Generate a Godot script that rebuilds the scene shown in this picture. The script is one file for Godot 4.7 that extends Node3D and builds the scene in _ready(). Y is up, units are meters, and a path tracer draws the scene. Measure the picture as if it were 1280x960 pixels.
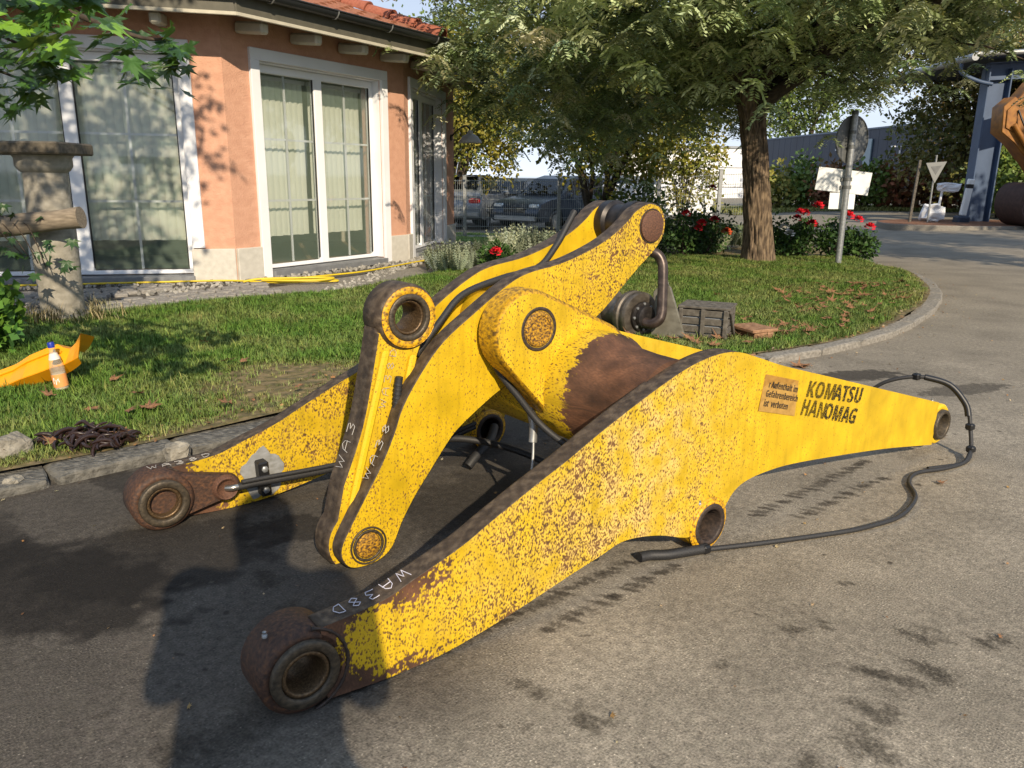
extends Node3D

# ---------------------------------------------------------------- helpers
var M := {}
var T := {}
var used := {}
const SUN_DIR := Vector3(-0.262, -0.5, -0.825)

class MB:
	var v := PackedVector3Array()
	var n := PackedVector3Array()
	var uv := PackedVector2Array()
	var uv2 := PackedVector2Array()
	var c := PackedColorArray()
	var ix := PackedInt32Array()
	func p(a: Vector3, nn: Vector3, t := Vector2.ZERO) -> int:
		v.append(a); n.append(nn); uv.append(t)
		return v.size() - 1
	func t(a: int, b: int, d: int) -> void:
		var cr := (v[b] - v[a]).cross(v[d] - v[a])
		if cr.dot(n[a] + n[b] + n[d]) > 0.0:
			ix.append(a); ix.append(d); ix.append(b)
		else:
			ix.append(a); ix.append(b); ix.append(d)
	func q(a: int, b: int, d: int, e: int) -> void:
		t(a, b, d); t(a, d, e)
	func face(a: Vector3, b: Vector3, d: Vector3, e: Vector3, out: Vector3) -> void:
		var nn := (b - a).cross(d - a).normalized()
		if nn.dot(out) < 0.0: nn = -nn
		var w := (b - a).length(); var h := (e - a).length()
		q(p(a, nn, Vector2(0, h)), p(b, nn, Vector2(w, h)), p(d, nn, Vector2(w, 0)), p(e, nn, Vector2.ZERO))
	func tri3(a: Vector3, b: Vector3, d: Vector3, out: Vector3) -> void:
		var nn := (b - a).cross(d - a).normalized()
		if nn.dot(out) < 0.0: nn = -nn
		t(p(a, nn), p(b, nn), p(d, nn))
	# chamfered box: centre, full size, basis
	func box(ce: Vector3, s: Vector3, bs := Basis(), bev := 0.0) -> void:
		var h := s * 0.5
		var k := minf(bev, minf(h.x, minf(h.y, h.z)) * 0.9)
		for ax in 3:
			var a1 := (ax + 1) % 3
			var a2 := (ax + 2) % 3
			for sg in [-1.0, 1.0]:
				var o := Vector3.ZERO
				o[ax] = sg * h[ax]
				var e1 := Vector3.ZERO; e1[a1] = h[a1] - k
				var e2 := Vector3.ZERO; e2[a2] = h[a2] - k
				face(ce + bs * (o - e1 - e2), ce + bs * (o + e1 - e2), ce + bs * (o + e1 + e2), ce + bs * (o - e1 + e2), bs * o)
				if k > 0.0:
					for s1 in [-1.0, 1.0]:
						# edge between ax(sg) and a1(s1)
						var oa := Vector3.ZERO; oa[ax] = sg * h[ax]; oa[a1] = s1 * (h[a1] - k)
						var ob := Vector3.ZERO; ob[ax] = sg * (h[ax] - k); ob[a1] = s1 * h[a1]
						var od := Vector3.ZERO; od[ax] = sg; od[a1] = s1
						face(ce + bs * (oa - e2), ce + bs * (oa + e2), ce + bs * (ob + e2), ce + bs * (ob - e2), bs * od)
		if k > 0.0:
			for sx in [-1.0, 1.0]:
				for sy in [-1.0, 1.0]:
					for sz in [-1.0, 1.0]:
						var g := Vector3(sx, sy, sz)
						var a := Vector3(sx * h.x, sy * (h.y - k), sz * (h.z - k))
						var b := Vector3(sx * (h.x - k), sy * h.y, sz * (h.z - k))
						var d := Vector3(sx * (h.x - k), sy * (h.y - k), sz * h.z)
						tri3(ce + bs * a, ce + bs * b, ce + bs * d, bs * g)
	# tube along points; r is a float or an array
	func tube(pts: Array, r, sides := 10, caps := true, flat_y := 1.0) -> void:
		var cnt := pts.size()
		var up := Vector3.UP
		var rows := []
		var run := 0.0
		var last_side := Vector3.ZERO
		for i in cnt:
			var d: Vector3 = (pts[mini(i + 1, cnt - 1)] - pts[maxi(i - 1, 0)])
			d = d.normalized()
			var side: Vector3
			if last_side == Vector3.ZERO:
				var ref := up if absf(d.dot(up)) < 0.95 else Vector3.RIGHT
				side = d.cross(ref).normalized()
			else:
				side = (last_side - d * last_side.dot(d)).normalized()
			last_side = side
			var oth := side.cross(d).normalized()
			var rr: float = r[i] if r is Array else r
			if i > 0: run += (pts[i] - pts[i - 1]).length()
			var row := []
			for k in sides + 1:
				var a := TAU * k / sides
				var nn := side * cos(a) + oth * sin(a) * flat_y
				row.append(p(pts[i] + nn * rr, nn.normalized(), Vector2(float(k) / sides, run)))
			rows.append(row)
		for i in cnt - 1:
			for k in sides:
				q(rows[i][k], rows[i][k + 1], rows[i + 1][k + 1], rows[i + 1][k])
		if caps:
			for e in [0, cnt - 1]:
				var d2: Vector3 = (pts[0] - pts[1]).normalized() if e == 0 else (pts[cnt - 1] - pts[cnt - 2]).normalized()
				var ctr := p(pts[e], d2, Vector2(0.5, 0.5))
				var ring := []
				for k in sides: ring.append(p(v[rows[e][k]], d2, Vector2(0.5 + 0.3 * cos(TAU * k / sides), 0.5 + 0.3 * sin(TAU * k / sides))))
				for k in sides: t(ctr, ring[k], ring[(k + 1) % sides])
	# profile = [Vector2(radius, height)...] around local y of xf
	func lathe(prof: Array, xf := Transform3D(), sides := 24, smooth_ang := 0.6) -> void:
		var sgs := []
		for i in prof.size() - 1:
			var d: Vector2 = (prof[i + 1] - prof[i]).normalized()
			sgs.append(Vector2(d.y, -d.x))
		# orientation: outward normals; given the profile runs bottom to top on the outside
		for i in prof.size() - 1:
			var a: Vector2 = prof[i]; var b: Vector2 = prof[i + 1]
			var nm: Vector2 = sgs[i]
			var na: Vector2 = nm; var nb: Vector2 = nm
			if i > 0 and sgs[i - 1].dot(nm) > smooth_ang: na = (sgs[i - 1] + nm).normalized()
			if i < sgs.size() - 1 and sgs[i + 1].dot(nm) > smooth_ang: nb = (sgs[i + 1] + nm).normalized()
			var ra := []; var rb := []
			for k in sides + 1:
				var an := TAU * k / sides
				var cx := cos(an); var cz := sin(an)
				ra.append(p(xf * Vector3(a.x * cx, a.y, a.x * cz), (xf.basis * Vector3(na.x * cx, na.y, na.x * cz)).normalized(), Vector2(float(k) / sides, a.y + a.x)))
				rb.append(p(xf * Vector3(b.x * cx, b.y, b.x * cz), (xf.basis * Vector3(nb.x * cx, nb.y, nb.x * cz)).normalized(), Vector2(float(k) / sides, b.y + b.x)))
			for k in sides:
				if a.x > 1e-5: t(ra[k], ra[k + 1], rb[k])
				if b.x > 1e-5: t(ra[k + 1], rb[k + 1], rb[k])
	func mesh(mat: Material = null, onto: ArrayMesh = null) -> ArrayMesh:
		var m := onto if onto else ArrayMesh.new()
		if v.is_empty(): return m
		var a := []
		a.resize(Mesh.ARRAY_MAX)
		a[Mesh.ARRAY_VERTEX] = v; a[Mesh.ARRAY_NORMAL] = n; a[Mesh.ARRAY_TEX_UV] = uv; a[Mesh.ARRAY_INDEX] = ix
		if uv2.size() == v.size(): a[Mesh.ARRAY_TEX_UV2] = uv2
		if c.size() == v.size(): a[Mesh.ARRAY_COLOR] = c
		m.add_surface_from_arrays(Mesh.PRIMITIVE_TRIANGLES, a)
		m.surface_set_material(m.get_surface_count() - 1, mat)
		return m

func smooth(pts: Array, per := 4, closed := true) -> Array:
	var out := []
	var cnt := pts.size()
	var last := cnt if closed else cnt - 1
	for i in last:
		var a = pts[(i - 1 + cnt) % cnt] if closed else pts[maxi(i - 1, 0)]
		var b = pts[i]
		var d = pts[(i + 1) % cnt]
		var e = pts[(i + 2) % cnt] if closed else pts[mini(i + 2, cnt - 1)]
		for k in per:
			out.append(b.cubic_interpolate(d, a, e, float(k) / per))
	if not closed: out.append(pts[cnt - 1])
	return out

func arc(ce: Vector2, r: float, a0: float, a1: float, steps: int) -> Array:
	var out := []
	for i in steps + 1:
		var a := deg_to_rad(lerpf(a0, a1, float(i) / steps))
		out.append(ce + Vector2(cos(a), sin(a)) * r)
	return out

# a thick plate from a closed outline in x-y, between z0 and z1 (z1 = front); faces go to fm, the rim to em
func plate(fm: MB, em: MB, outl: Array, z0: float, z1: float, bev: float, uo := Vector2.ZERO, us := Vector2.ONE, both := true) -> void:
	var o := PackedVector2Array()
	for q0 in outl:
		if o.is_empty() or (q0 as Vector2).distance_to(o[o.size() - 1]) > 0.0008: o.append(q0)
	if o[0].distance_to(o[o.size() - 1]) < 0.0008: o.remove_at(o.size() - 1)
	var area := 0.0
	for i in o.size():
		area += o[i].cross(o[(i + 1) % o.size()])
	if area < 0.0: o.reverse()
	var cnt := o.size()
	var nr := []
	var ins := PackedVector2Array()
	for i in cnt:
		var d := (o[(i + 1) % cnt] - o[(i - 1 + cnt) % cnt]).normalized()
		var w := Vector2(d.y, -d.x)
		nr.append(w)
		ins.append(o[i] - w * bev)
	var tr := Geometry2D.triangulate_polygon(ins)
	if tr.is_empty():
		ins = o
		tr = Geometry2D.triangulate_polygon(o)
		if tr.is_empty(): print("plate could not be triangulated")
	for side in ([1, -1] if both else [1]):
		var z := z1 if side == 1 else z0
		var id := []
		for i in cnt:
			id.append(fm.p(Vector3(ins[i].x, ins[i].y, z), Vector3(0, 0, side), Vector2((ins[i].x - uo.x) * us.x, 1.0 - (ins[i].y - uo.y) * us.y)))
		for i in range(0, tr.size(), 3): fm.t(id[tr[i]], id[tr[i + 1]], id[tr[i + 2]])
	var rows := []
	var run := 0.0
	for i in cnt + 1:
		var j := i % cnt
		if i > 0: run += o[j].distance_to(o[i - 1])
		var w3 := Vector3(nr[j].x, nr[j].y, 0)
		var f := (w3 + Vector3(0, 0, 1)).normalized()
		var b := (w3 - Vector3(0, 0, 1)).normalized()
		rows.append([
			em.p(Vector3(ins[j].x, ins[j].y, z1), f, Vector2(run, 0)), em.p(Vector3(o[j].x, o[j].y, z1 - bev), w3, Vector2(run, bev)),
			em.p(Vector3(o[j].x, o[j].y, z0 + bev), w3, Vector2(run, z1 - z0)), em.p(Vector3(ins[j].x, ins[j].y, z0), b, Vector2(run, z1 - z0 + bev))])
	for i in cnt:
		for k in 3: em.q(rows[i][k], rows[i + 1][k], rows[i + 1][k + 1], rows[i][k + 1])

func numbered(s: String) -> String:
	var k: int = used.get(s, 0)
	used[s] = k + 1
	return s if k == 0 else "%s_%03d" % [s, k]

func thing(called: String, label: String, cat: String, at := Vector3.ZERO, turn := 0.0, group := "") -> Node3D:
	var o := Node3D.new()
	o.name = numbered(called)
	add_child(o)
	o.position = at
	o.rotation.y = turn
	tag(o, label, cat, group)
	return o

func tag(o: Node3D, label: String, cat: String, group := "") -> void:
	o.set_meta("label", label)
	o.set_meta("category", cat)
	if group != "": o.set_meta("group", group)

func part(par: Node3D, called: String, mesh: Mesh, at := Vector3.ZERO, bs := Basis()) -> MeshInstance3D:
	var m := MeshInstance3D.new()
	m.name = called
	m.mesh = mesh
	m.transform = Transform3D(bs, at)
	par.add_child(m, true)
	return m

func holder(par: Node3D, called: String, xf := Transform3D()) -> Node3D:
	var m := Node3D.new()
	m.name = called
	m.transform = xf
	par.add_child(m, true)
	return m

func struct(called: String, mesh: Mesh) -> MeshInstance3D:
	var m := MeshInstance3D.new()
	m.name = numbered(called)
	m.mesh = mesh
	add_child(m)
	m.set_meta("kind", "structure")
	return m

func copy_thing(o: Node3D, label := "") -> Node3D:
	var base := String(o.name).rstrip("0123456789").rstrip("_")
	var c: Node3D = o.duplicate()
	c.name = numbered(base)
	add_child(c)
	if label != "": c.set_meta("label", label)
	return c

func swarm(par: Node3D, called: String, mesh: Mesh, xfs: Array, cols: Array, stuff := true) -> MultiMeshInstance3D:
	var mm := MultiMesh.new()
	mm.transform_format = MultiMesh.TRANSFORM_3D
	mm.use_colors = cols.size() > 0
	mm.mesh = mesh
	mm.instance_count = xfs.size()
	for i in xfs.size():
		mm.set_instance_transform(i, xfs[i])
		if cols.size() > 0: mm.set_instance_color(i, cols[i])
	var o := MultiMeshInstance3D.new()
	o.multimesh = mm
	if par == self:
		o.name = numbered(called)
		add_child(o)
	else:
		o.name = called
		par.add_child(o, true)
	if stuff: o.set_meta("kind", "stuff")
	return o

func ss(a: float, b: float, x: float) -> float:
	return smoothstep(a, b, x)

# the yard is level; behind the lawn the ground falls away on the left and rises a little on the right
func hgt(x: float, z: float) -> float:
	return ss(9.0, 22.0, -z) * (-0.4 + 0.6 * ss(0.0, 12.0, x))

func lin(r: float, g: float, b: float) -> Color:   # an sRGB triple 0..255 as a linear colour
	return Color(r / 255.0, g / 255.0, b / 255.0).srgb_to_linear()

func rgb(r: float, g: float, b: float) -> Color:
	return Color(r / 255.0, g / 255.0, b / 255.0)

func noise(freq: float, sd: int, oct := 4, type := FastNoiseLite.TYPE_SIMPLEX_SMOOTH) -> FastNoiseLite:
	var f := FastNoiseLite.new()
	f.noise_type = type
	f.frequency = freq
	f.seed = sd
	f.fractal_octaves = oct
	if type == FastNoiseLite.TYPE_CELLULAR: f.cellular_return_type = FastNoiseLite.RETURN_DISTANCE
	return f

func ntex(freq: float, sd: int, stops: Array, size := 512, oct := 5, type := FastNoiseLite.TYPE_SIMPLEX_SMOOTH, blend := 0.2) -> NoiseTexture2D:
	var t := NoiseTexture2D.new()
	t.width = size; t.height = size
	t.seamless = true
	t.seamless_blend_skirt = blend
	t.noise = noise(freq, sd, oct, type)
	if stops.size() > 0:
		var g := Gradient.new()
		var of := PackedFloat32Array(); var cs := PackedColorArray()
		for s in stops:
			of.append(s[0]); cs.append(s[1])
		g.offsets = of; g.colors = cs
		t.color_ramp = g
	return t

func nnorm(freq: float, sd: int, strength: float, size := 512, oct := 5, type := FastNoiseLite.TYPE_SIMPLEX_SMOOTH) -> NoiseTexture2D:
	var t := NoiseTexture2D.new()
	t.width = size; t.height = size
	t.seamless = true
	t.noise = noise(freq, sd, oct, type)
	t.as_normal_map = true
	t.bump_strength = strength
	return t

func mat(col: Color, rough := 0.8, metal := 0.0) -> StandardMaterial3D:
	var m := StandardMaterial3D.new()
	m.albedo_color = col
	m.roughness = rough
	m.metallic = metal
	return m

# a material whose colour varies by a noise laid over the world or the object (tile = metres per repeat)
func nmat(tex: Texture2D, tile: float, rough := 0.8, metal := 0.0, norm: Texture2D = null, ns := 1.0, world := true, col := Color.WHITE) -> StandardMaterial3D:
	var m := mat(col, rough, metal)
	m.albedo_texture = tex
	m.uv1_triplanar = true
	m.uv1_world_triplanar = world
	m.uv1_scale = Vector3.ONE / tile
	if norm:
		m.normal_enabled = true
		m.normal_texture = norm
		m.normal_scale = ns
	return m

func leaf_mat(rough := 0.55, back := 0.35) -> StandardMaterial3D:
	var m := mat(Color.WHITE, rough)
	m.vertex_color_use_as_albedo = true
	m.cull_mode = BaseMaterial3D.CULL_DISABLED
	m.backlight_enabled = true
	m.backlight = Color(back, back, back * 0.6)
	m.metallic_specular = 0.35
	return m

func jitter(c: Color, r: RandomNumberGenerator, a := 0.15) -> Color:
	var k := 1.0 + r.randf_range(-a, a)
	return Color(c.r * k * (1.0 + r.randf_range(-a, a) * 0.5), c.g * k, c.b * k * (1.0 + r.randf_range(-a, a) * 0.5))

func seeded(s: int) -> RandomNumberGenerator:
	var r := RandomNumberGenerator.new()
	r.seed = s
	return r

# ---------------------------------------------------------------- the scene
func _ready() -> void:
	# camera
	var cam := Camera3D.new()
	cam.name = "camera"
	cam.fov = 52.16
	cam.near = 0.03
	cam.far = 600.0
	cam.transform = Transform3D(Basis(Vector3.RIGHT, -0.2564) * Basis(Vector3.BACK, 0.0123), Vector3(0, 1.1007, 0))
	add_child(cam)
	cam.current = true
	# sky, exposure
	var env := Environment.new()
	env.background_mode = Environment.BG_SKY
	var sk := ProceduralSkyMaterial.new()
	sk.sky_top_color = Color(0.58, 0.67, 0.80)
	sk.sky_horizon_color = Color(0.85, 0.89, 0.94)
	sk.sky_curve = 0.16
	sk.ground_bottom_color = Color(0.28, 0.27, 0.25)
	sk.ground_horizon_color = Color(0.62, 0.66, 0.68)
	sk.sky_energy_multiplier = 1.0
	sk.sun_angle_max = 8.0
	sk.sky_cover = ntex(0.006, 7, [[0.0, Color(1, 1, 1, 0)], [0.5, Color(1, 1, 1, 0.03)], [0.72, Color(1, 1, 1, 0.55)], [1.0, Color(1, 1, 1, 0.85)]], 1024, 5)
	sk.sky_cover_modulate = Color(1, 1, 1, 0.5)
	var sky := Sky.new()
	sky.sky_material = sk
	env.sky = sky
	env.tonemap_mode = Environment.TONE_MAPPER_LINEAR
	env.tonemap_exposure = 1.3
	env.sdfgi_enabled = true
	env.ssao_enabled = true
	env.ssil_enabled = true
	env.fog_enabled = false
	env.fog_density = 0.0012
	env.fog_light_color = Color(0.80, 0.86, 0.92)
	var we := WorldEnvironment.new()
	we.name = "world_environment"
	we.environment = env
	add_child(we)
	# sun: low autumn sun behind the photographer's right shoulder
	var sun := DirectionalLight3D.new()
	sun.name = "sun"
	sun.light_energy = 1.5
	sun.light_color = Color(1.0, 0.93, 0.82)
	sun.light_angular_distance = 0.5
	sun.shadow_enabled = true
	sun.transform = Transform3D(Basis.looking_at(SUN_DIR, Vector3.UP), Vector3(0, 12, 8))
	add_child(sun)

	materials()
	build_ground()
	build_building()
	build_far_setting()
	build_trees()
	build_boom()
	build_lever()
	build_yard_things()
	build_garden()
	build_road_things()
	build_person()

# ---------------------------------------------------------------- materials
# chipped, rust-speckled yellow paint; size in metres, dens(u, v) -> Vector3(speck density, bare steel, bleaching), u along, v up, in metres
func paint(w: int, h: int, size: Vector2, sd: int, dens: Callable, rough_map := true) -> StandardMaterial3D:
	var px := w / size.x
	var st := 1.7
	var n1 := noise(1.0 / (px * 0.0065), sd, 2).get_image(w, int(h / st))
	n1.resize(w, h, Image.INTERPOLATE_BILINEAR)
	var n2 := noise(1.0 / (px * 0.022), sd + 1, 4).get_image(w, h)
	var n3 := noise(1.0 / (px * 0.22), sd + 2, 4).get_image(w, h)
	var n4 := noise(1.0 / (px * 0.10), sd + 3, 5).get_image(w, h)
	var n5 := noise(1.0 / (px * 0.03), sd + 4, 3).get_image(w, maxi(8, h / 12))
	n5.resize(w, h, Image.INTERPOLATE_BILINEAR)
	var b5 := n5.get_data()
	var hm := PackedByteArray(); hm.resize(w * h)
	var b1 := n1.get_data(); var b2 := n2.get_data(); var b3 := n3.get_data(); var b4 := n4.get_data()
	var gx := 96; var gy := 32
	var grid := []
	for j in gy + 1:
		for i in gx + 1:
			grid.append(dens.call(size.x * i / gx, size.y * (gy - j) / gy))
	var out := PackedByteArray(); out.resize(w * h * 3)
	var ro := PackedByteArray(); ro.resize(w * h)
	var k := 0
	for y in h:
		var fy := float(y) / h * gy
		var jy := int(fy); fy -= jy
		for x in w:
			var fx := float(x) / w * gx
			var jx := int(fx); fx -= jx
			var g0: Vector3 = grid[jy * (gx + 1) + jx]
			var g1: Vector3 = grid[jy * (gx + 1) + jx + 1]
			var g2: Vector3 = grid[(jy + 1) * (gx + 1) + jx]
			var g3: Vector3 = grid[(jy + 1) * (gx + 1) + jx + 1]
			var g := g0.lerp(g1, fx).lerp(g2.lerp(g3, fx), fy)
			var a := b1[k] / 255.0; var b := b2[k] / 255.0; var lo := b3[k] / 255.0; var md := b4[k] / 255.0
			# speck threshold
			var loc := g.x * (0.22 + 0.95 * md + 0.65 * lo)
			var thr := 0.86 - 0.25 * loc
			var al := clampf((a - thr) * 11.0, 0.0, 1.0)
			al = maxf(al, clampf((b - (0.97 - 0.25 * loc)) * 12.0, 0.0, 1.0))
			var halo := clampf((a - thr + 0.06) * 7.0, 0.0, 1.0) * 0.5
			var bare := clampf((g.y - 0.5 + (b - 0.5) * 0.75 + (a - 0.5) * 0.35 + (lo - 0.5) * 0.3) * 14.0, 0.0, 1.0)
			al = maxf(al * 0.92, bare)
			var ye := 0.90 + 0.16 * (lo - 0.5) + 0.10 * (md - 0.5)
			var bl := clampf(g.z * (md * 1.5 - 0.15), 0.0, 1.0)
			var r := 219.0 * ye; var gg := 181.0 * ye; var bb := 26.0 * ye
			r = lerpf(r, 212.0, bl); gg = lerpf(gg, 182.0, bl); bb = lerpf(bb, 100.0, bl)
			var run := 1.0 - 0.075 * clampf((b5[k] / 255.0 - 0.5) * 3.0, 0.0, 1.0) * (0.4 + loc)
			r = lerpf(r * run, 168.0, halo); gg = lerpf(gg * run, 118.0, halo); bb = lerpf(bb * run, 34.0, halo)
			var d := 0.55 + 0.9 * md * (0.6 + 0.8 * a)
			var rr := 74.0 * d; var rg := 50.0 * d; var rb := 30.0 * d
			if bare > 0.5:
				rr = 74.0 * d + 26.0 * lo; rg = 52.0 * d + 15.0 * lo; rb = 38.0 * d + 9.0 * lo
			out[k * 3] = int(clampf(lerpf(r, rr, al), 0.0, 255.0))
			out[k * 3 + 1] = int(clampf(lerpf(gg, rg, al), 0.0, 255.0))
			out[k * 3 + 2] = int(clampf(lerpf(bb, rb, al), 0.0, 255.0))
			hm[k] = int(clampf(150.0 - 70.0 * al + 60.0 * (md - 0.5) + 40.0 * al * (a - 0.5), 0.0, 255.0))
			ro[k] = int(lerpf(105.0 + 50.0 * lo, 185.0, al))
			k += 1
	var m := mat(Color.WHITE, 1.0)
	m.albedo_texture = ImageTexture.create_from_image(Image.create_from_data(w, h, false, Image.FORMAT_RGB8, out))
	if rough_map:
		m.roughness_texture = ImageTexture.create_from_image(Image.create_from_data(w, h, false, Image.FORMAT_L8, ro))
	var hi := Image.create_from_data(w, h, false, Image.FORMAT_L8, hm)
	hi.convert(Image.FORMAT_RGBA8)
	hi.bump_map_to_normal_map(4.0)
	m.normal_enabled = true
	m.normal_texture = ImageTexture.create_from_image(hi)
	m.normal_scale = 0.7
	m.metallic_specular = 0.45
	m.texture_repeat = false
	return m

func bump(a: float, c: float, w: float) -> float:   # 1 at c, 0 past w
	return clampf(1.0 - absf(a - c) / w, 0.0, 1.0)

func materials() -> void:
	T.soft = ntex(0.012, 11, [], 512, 5)
	T.nfine = nnorm(0.06, 21, 3.0, 512, 4)
	T.nmid = nnorm(0.02, 22, 5.0, 512, 5)
	# near boom plate: u 0..2.95 from the front hub, v 0..0.66
	M.arm_near = paint(2048, 456, Vector2(2.96, 0.66), 101, func(u: float, v: float) -> Vector3:
		var dn := lerpf(0.84, 0.30, ss(1.15, 1.75, u)) - 0.16 * ss(2.0, 2.5, u)
		dn += 0.30 * bump(u, 0.72, 0.35) + 0.25 * bump(u, 0.5, 0.2) * ss(0.12, 0.02, v)
		var bare := 0.0
		bare = maxf(bare, 1.08 - 0.95 * ss(-0.02, 0.20, u - 1.3 * maxf(0.0, absf(v - 0.14) - 0.03)))
		bare = maxf(bare, 0.80 * bump(u, 0.24, 0.26) * ss(0.15, 0.23, v) + 0.70 * bump(u, 0.26, 0.22) * ss(0.12, 0.04, v))
		bare = maxf(bare, 0.42 * bump(u, 0.42, 0.22) * ss(0.20, 0.27, v))
		var bl := 1.0 * bump(u, 0.85, 0.75) + 0.35 * bump(u, 1.05, 0.4)
		return Vector3(dn, bare, bl))
	M.arm_far = paint(1536, 342, Vector2(2.96, 0.66), 131, func(u: float, v: float) -> Vector3:
		var bare := maxf(1.1 - 1.0 * ss(0.05, 0.27, u + 0.5 * (v - 0.12)), 0.45 * bump(u, 0.35, 0.2) * ss(0.05, -0.02, v))
		return Vector3(lerpf(0.98, 0.25, ss(1.2, 1.9, u)), bare, 0.22))
	# the bell crank's plates: u 0.27..1.70, v 0..1.06
	M.lever = paint(1152, 832, Vector2(1.43, 1.06), 151, func(u: float, v: float) -> Vector3:
		var dn := 0.42 + 0.62 * ss(0.65, 1.05, u) + 0.25 * ss(0.5, 0.2, v)
		var bare := 0.55 * bump(u, 0.98, 0.16) * bump(v, 0.78, 0.10) + 0.3 * bump(u, 1.18, 0.2) * ss(0.8, 0.7, v)
		return Vector3(dn, bare, 0.5 * ss(0.6, 1.0, u) * bump(v, 0.9, 0.2)))
	M.lever_far = paint(640, 480, Vector2(1.43, 1.06), 161, func(u: float, v: float) -> Vector3: return Vector3(0.2, 0.0, 0.0))
	M.link = paint(320, 640, Vector2(0.52, 0.95), 171, func(u: float, v: float) -> Vector3:
		return Vector3(0.55, 0.42 * ss(0.16, 0.0, v) + 0.3 * bump(v, 0.12, 0.1), 0.1))
	M.bracket = paint(768, 640, Vector2(0.78, 0.65), 181, func(u: float, v: float) -> Vector3:
		return Vector3(0.55, 0.72 * ss(0.62, 0.72, v + 0.12 * u) * ss(0.22, 0.06, u) , 0.15))
	M.tube = paint(768, 512, Vector2(1.0, 1.0), 191, func(u: float, v: float) -> Vector3:
		return Vector3(0.7, 1.25 * ss(0.62, 0.76, v) , 0.1))
	# bare, rusty steel edges and castings
	M.edge = nmat(ntex(0.02, 31, [[0.0, rgb(38, 31, 24)], [0.4, rgb(64, 52, 40)], [0.62, rgb(86, 73, 58)], [1.0, rgb(122, 106, 86)]], 512, 6), 0.35, 0.62, 0.15, T.nfine, 0.6)
	M.edge_dark = nmat(ntex(0.03, 32, [[0.0, rgb(30, 25, 22)], [0.5, rgb(55, 45, 39)], [1.0, rgb(92, 74, 60)]], 512, 6), 0.25, 0.6, 0.2, T.nfine, 0.6)
	M.rust = nmat(ntex(0.03, 33, [[0.0, rgb(34, 24, 19)], [0.45, rgb(66, 46, 35)], [0.7, rgb(92, 62, 42)], [1.0, rgb(124, 84, 50)]], 512, 6), 0.22, 0.7, 0.1, T.nfine, 0.8)
	M.ring = nmat(ntex(0.03, 34, [[0.0, rgb(48, 43, 36)], [0.5, rgb(78, 70, 58)], [1.0, rgb(112, 98, 78)]], 512, 6), 0.2, 0.5, 0.5, T.nfine, 0.5)
	M.ring_brown = nmat(ntex(0.04, 35, [[0.0, rgb(52, 40, 28)], [0.5, rgb(92, 74, 52)], [1.0, rgb(142, 116, 84)]], 512, 6), 0.15, 0.45, 0.6, T.nfine, 0.5)
	M.bore = nmat(ntex(0.03, 36, [[0.0, rgb(22, 20, 19)], [0.6, rgb(52, 49, 46)], [1.0, rgb(96, 95, 96)]], 256, 5), 0.2, 0.55, 0.6)
	M.pin = nmat(ntex(0.05, 37, [[0.0, rgb(50, 36, 24)], [0.44, rgb(88, 60, 30)], [0.54, rgb(176, 130, 26)], [1.0, rgb(214, 164, 26)]], 512, 4), 0.22, 0.75, 0.05, T.nfine, 0.8)
	M.pin_brown = nmat(ntex(0.05, 38, [[0.0, rgb(52, 36, 28)], [0.5, rgb(92, 62, 46)], [1.0, rgb(128, 90, 66)]], 512, 5), 0.2, 0.75, 0.05, T.nfine, 0.8)
	M.yellow = nmat(ntex(0.05, 39, [[0.0, rgb(184, 146, 18)], [0.2, rgb(206, 168, 22)], [0.75, rgb(218, 180, 26)], [0.84, rgb(120, 84, 30)], [1.0, rgb(90, 60, 30)]], 512, 5), 0.3, 0.5)
	M.boss = nmat(ntex(0.015, 40, [[0.0, rgb(26, 24, 24)], [0.6, rgb(50, 46, 44)], [1.0, rgb(86, 80, 76)]], 256, 4), 0.2, 0.42, 0.5)
	M.rubber = nmat(ntex(0.08, 41, [[0.0, rgb(24, 24, 25)], [0.6, rgb(38, 38, 39)], [1.0, rgb(70, 68, 64)]], 256, 4), 0.1, 0.6)
	M.black = mat(rgb(22, 22, 23), 0.45)
	M.chrome = mat(rgb(170, 165, 155), 0.25, 0.9)
	M.primer = nmat(ntex(0.03, 42, [[0.0, rgb(112, 112, 108)], [1.0, rgb(150, 152, 154)]], 256, 4), 0.2, 0.6)
	M.chalk = mat(rgb(176, 172, 166), 0.95)
	M.chalk_pale = mat(rgb(196, 192, 200), 0.95)
	M.decal = nmat(ntex(0.02, 43, [[0.0, rgb(128, 92, 34)], [0.5, rgb(156, 116, 48)], [1.0, rgb(176, 132, 52)]], 256, 4), 0.15, 0.6)
	M.decal_tan = nmat(ntex(0.02, 44, [[0.0, rgb(146, 112, 52)], [0.6, rgb(172, 134, 66)], [1.0, rgb(186, 148, 78)]], 256, 4), 0.15, 0.6)
	var wl := nmat(ntex(0.045, 45, [[0.0, Color(0.08, 0.07, 0.06, 1)], [0.54, Color(0.10, 0.09, 0.07, 1)], [0.57, Color(0.3, 0.25, 0.05, 0.0)], [1.0, Color(0.3, 0.25, 0.05, 0.0)]], 512, 4), 0.16, 0.6)
	wl.transparency = BaseMaterial3D.TRANSPARENCY_ALPHA_SCISSOR
	wl.alpha_scissor_threshold = 0.5
	M.worn_black = wl
	var wl2 := nmat(ntex(0.07, 46, [[0.0, Color(0.06, 0.05, 0.04, 1)], [0.44, Color(0.08, 0.07, 0.05, 1)], [0.47, Color(0.3, 0.25, 0.05, 0.0)], [1.0, Color(0.3, 0.25, 0.05, 0.0)]], 512, 4), 0.1, 0.6)
	wl2.transparency = BaseMaterial3D.TRANSPARENCY_ALPHA_SCISSOR
	wl2.alpha_scissor_threshold = 0.5
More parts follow.
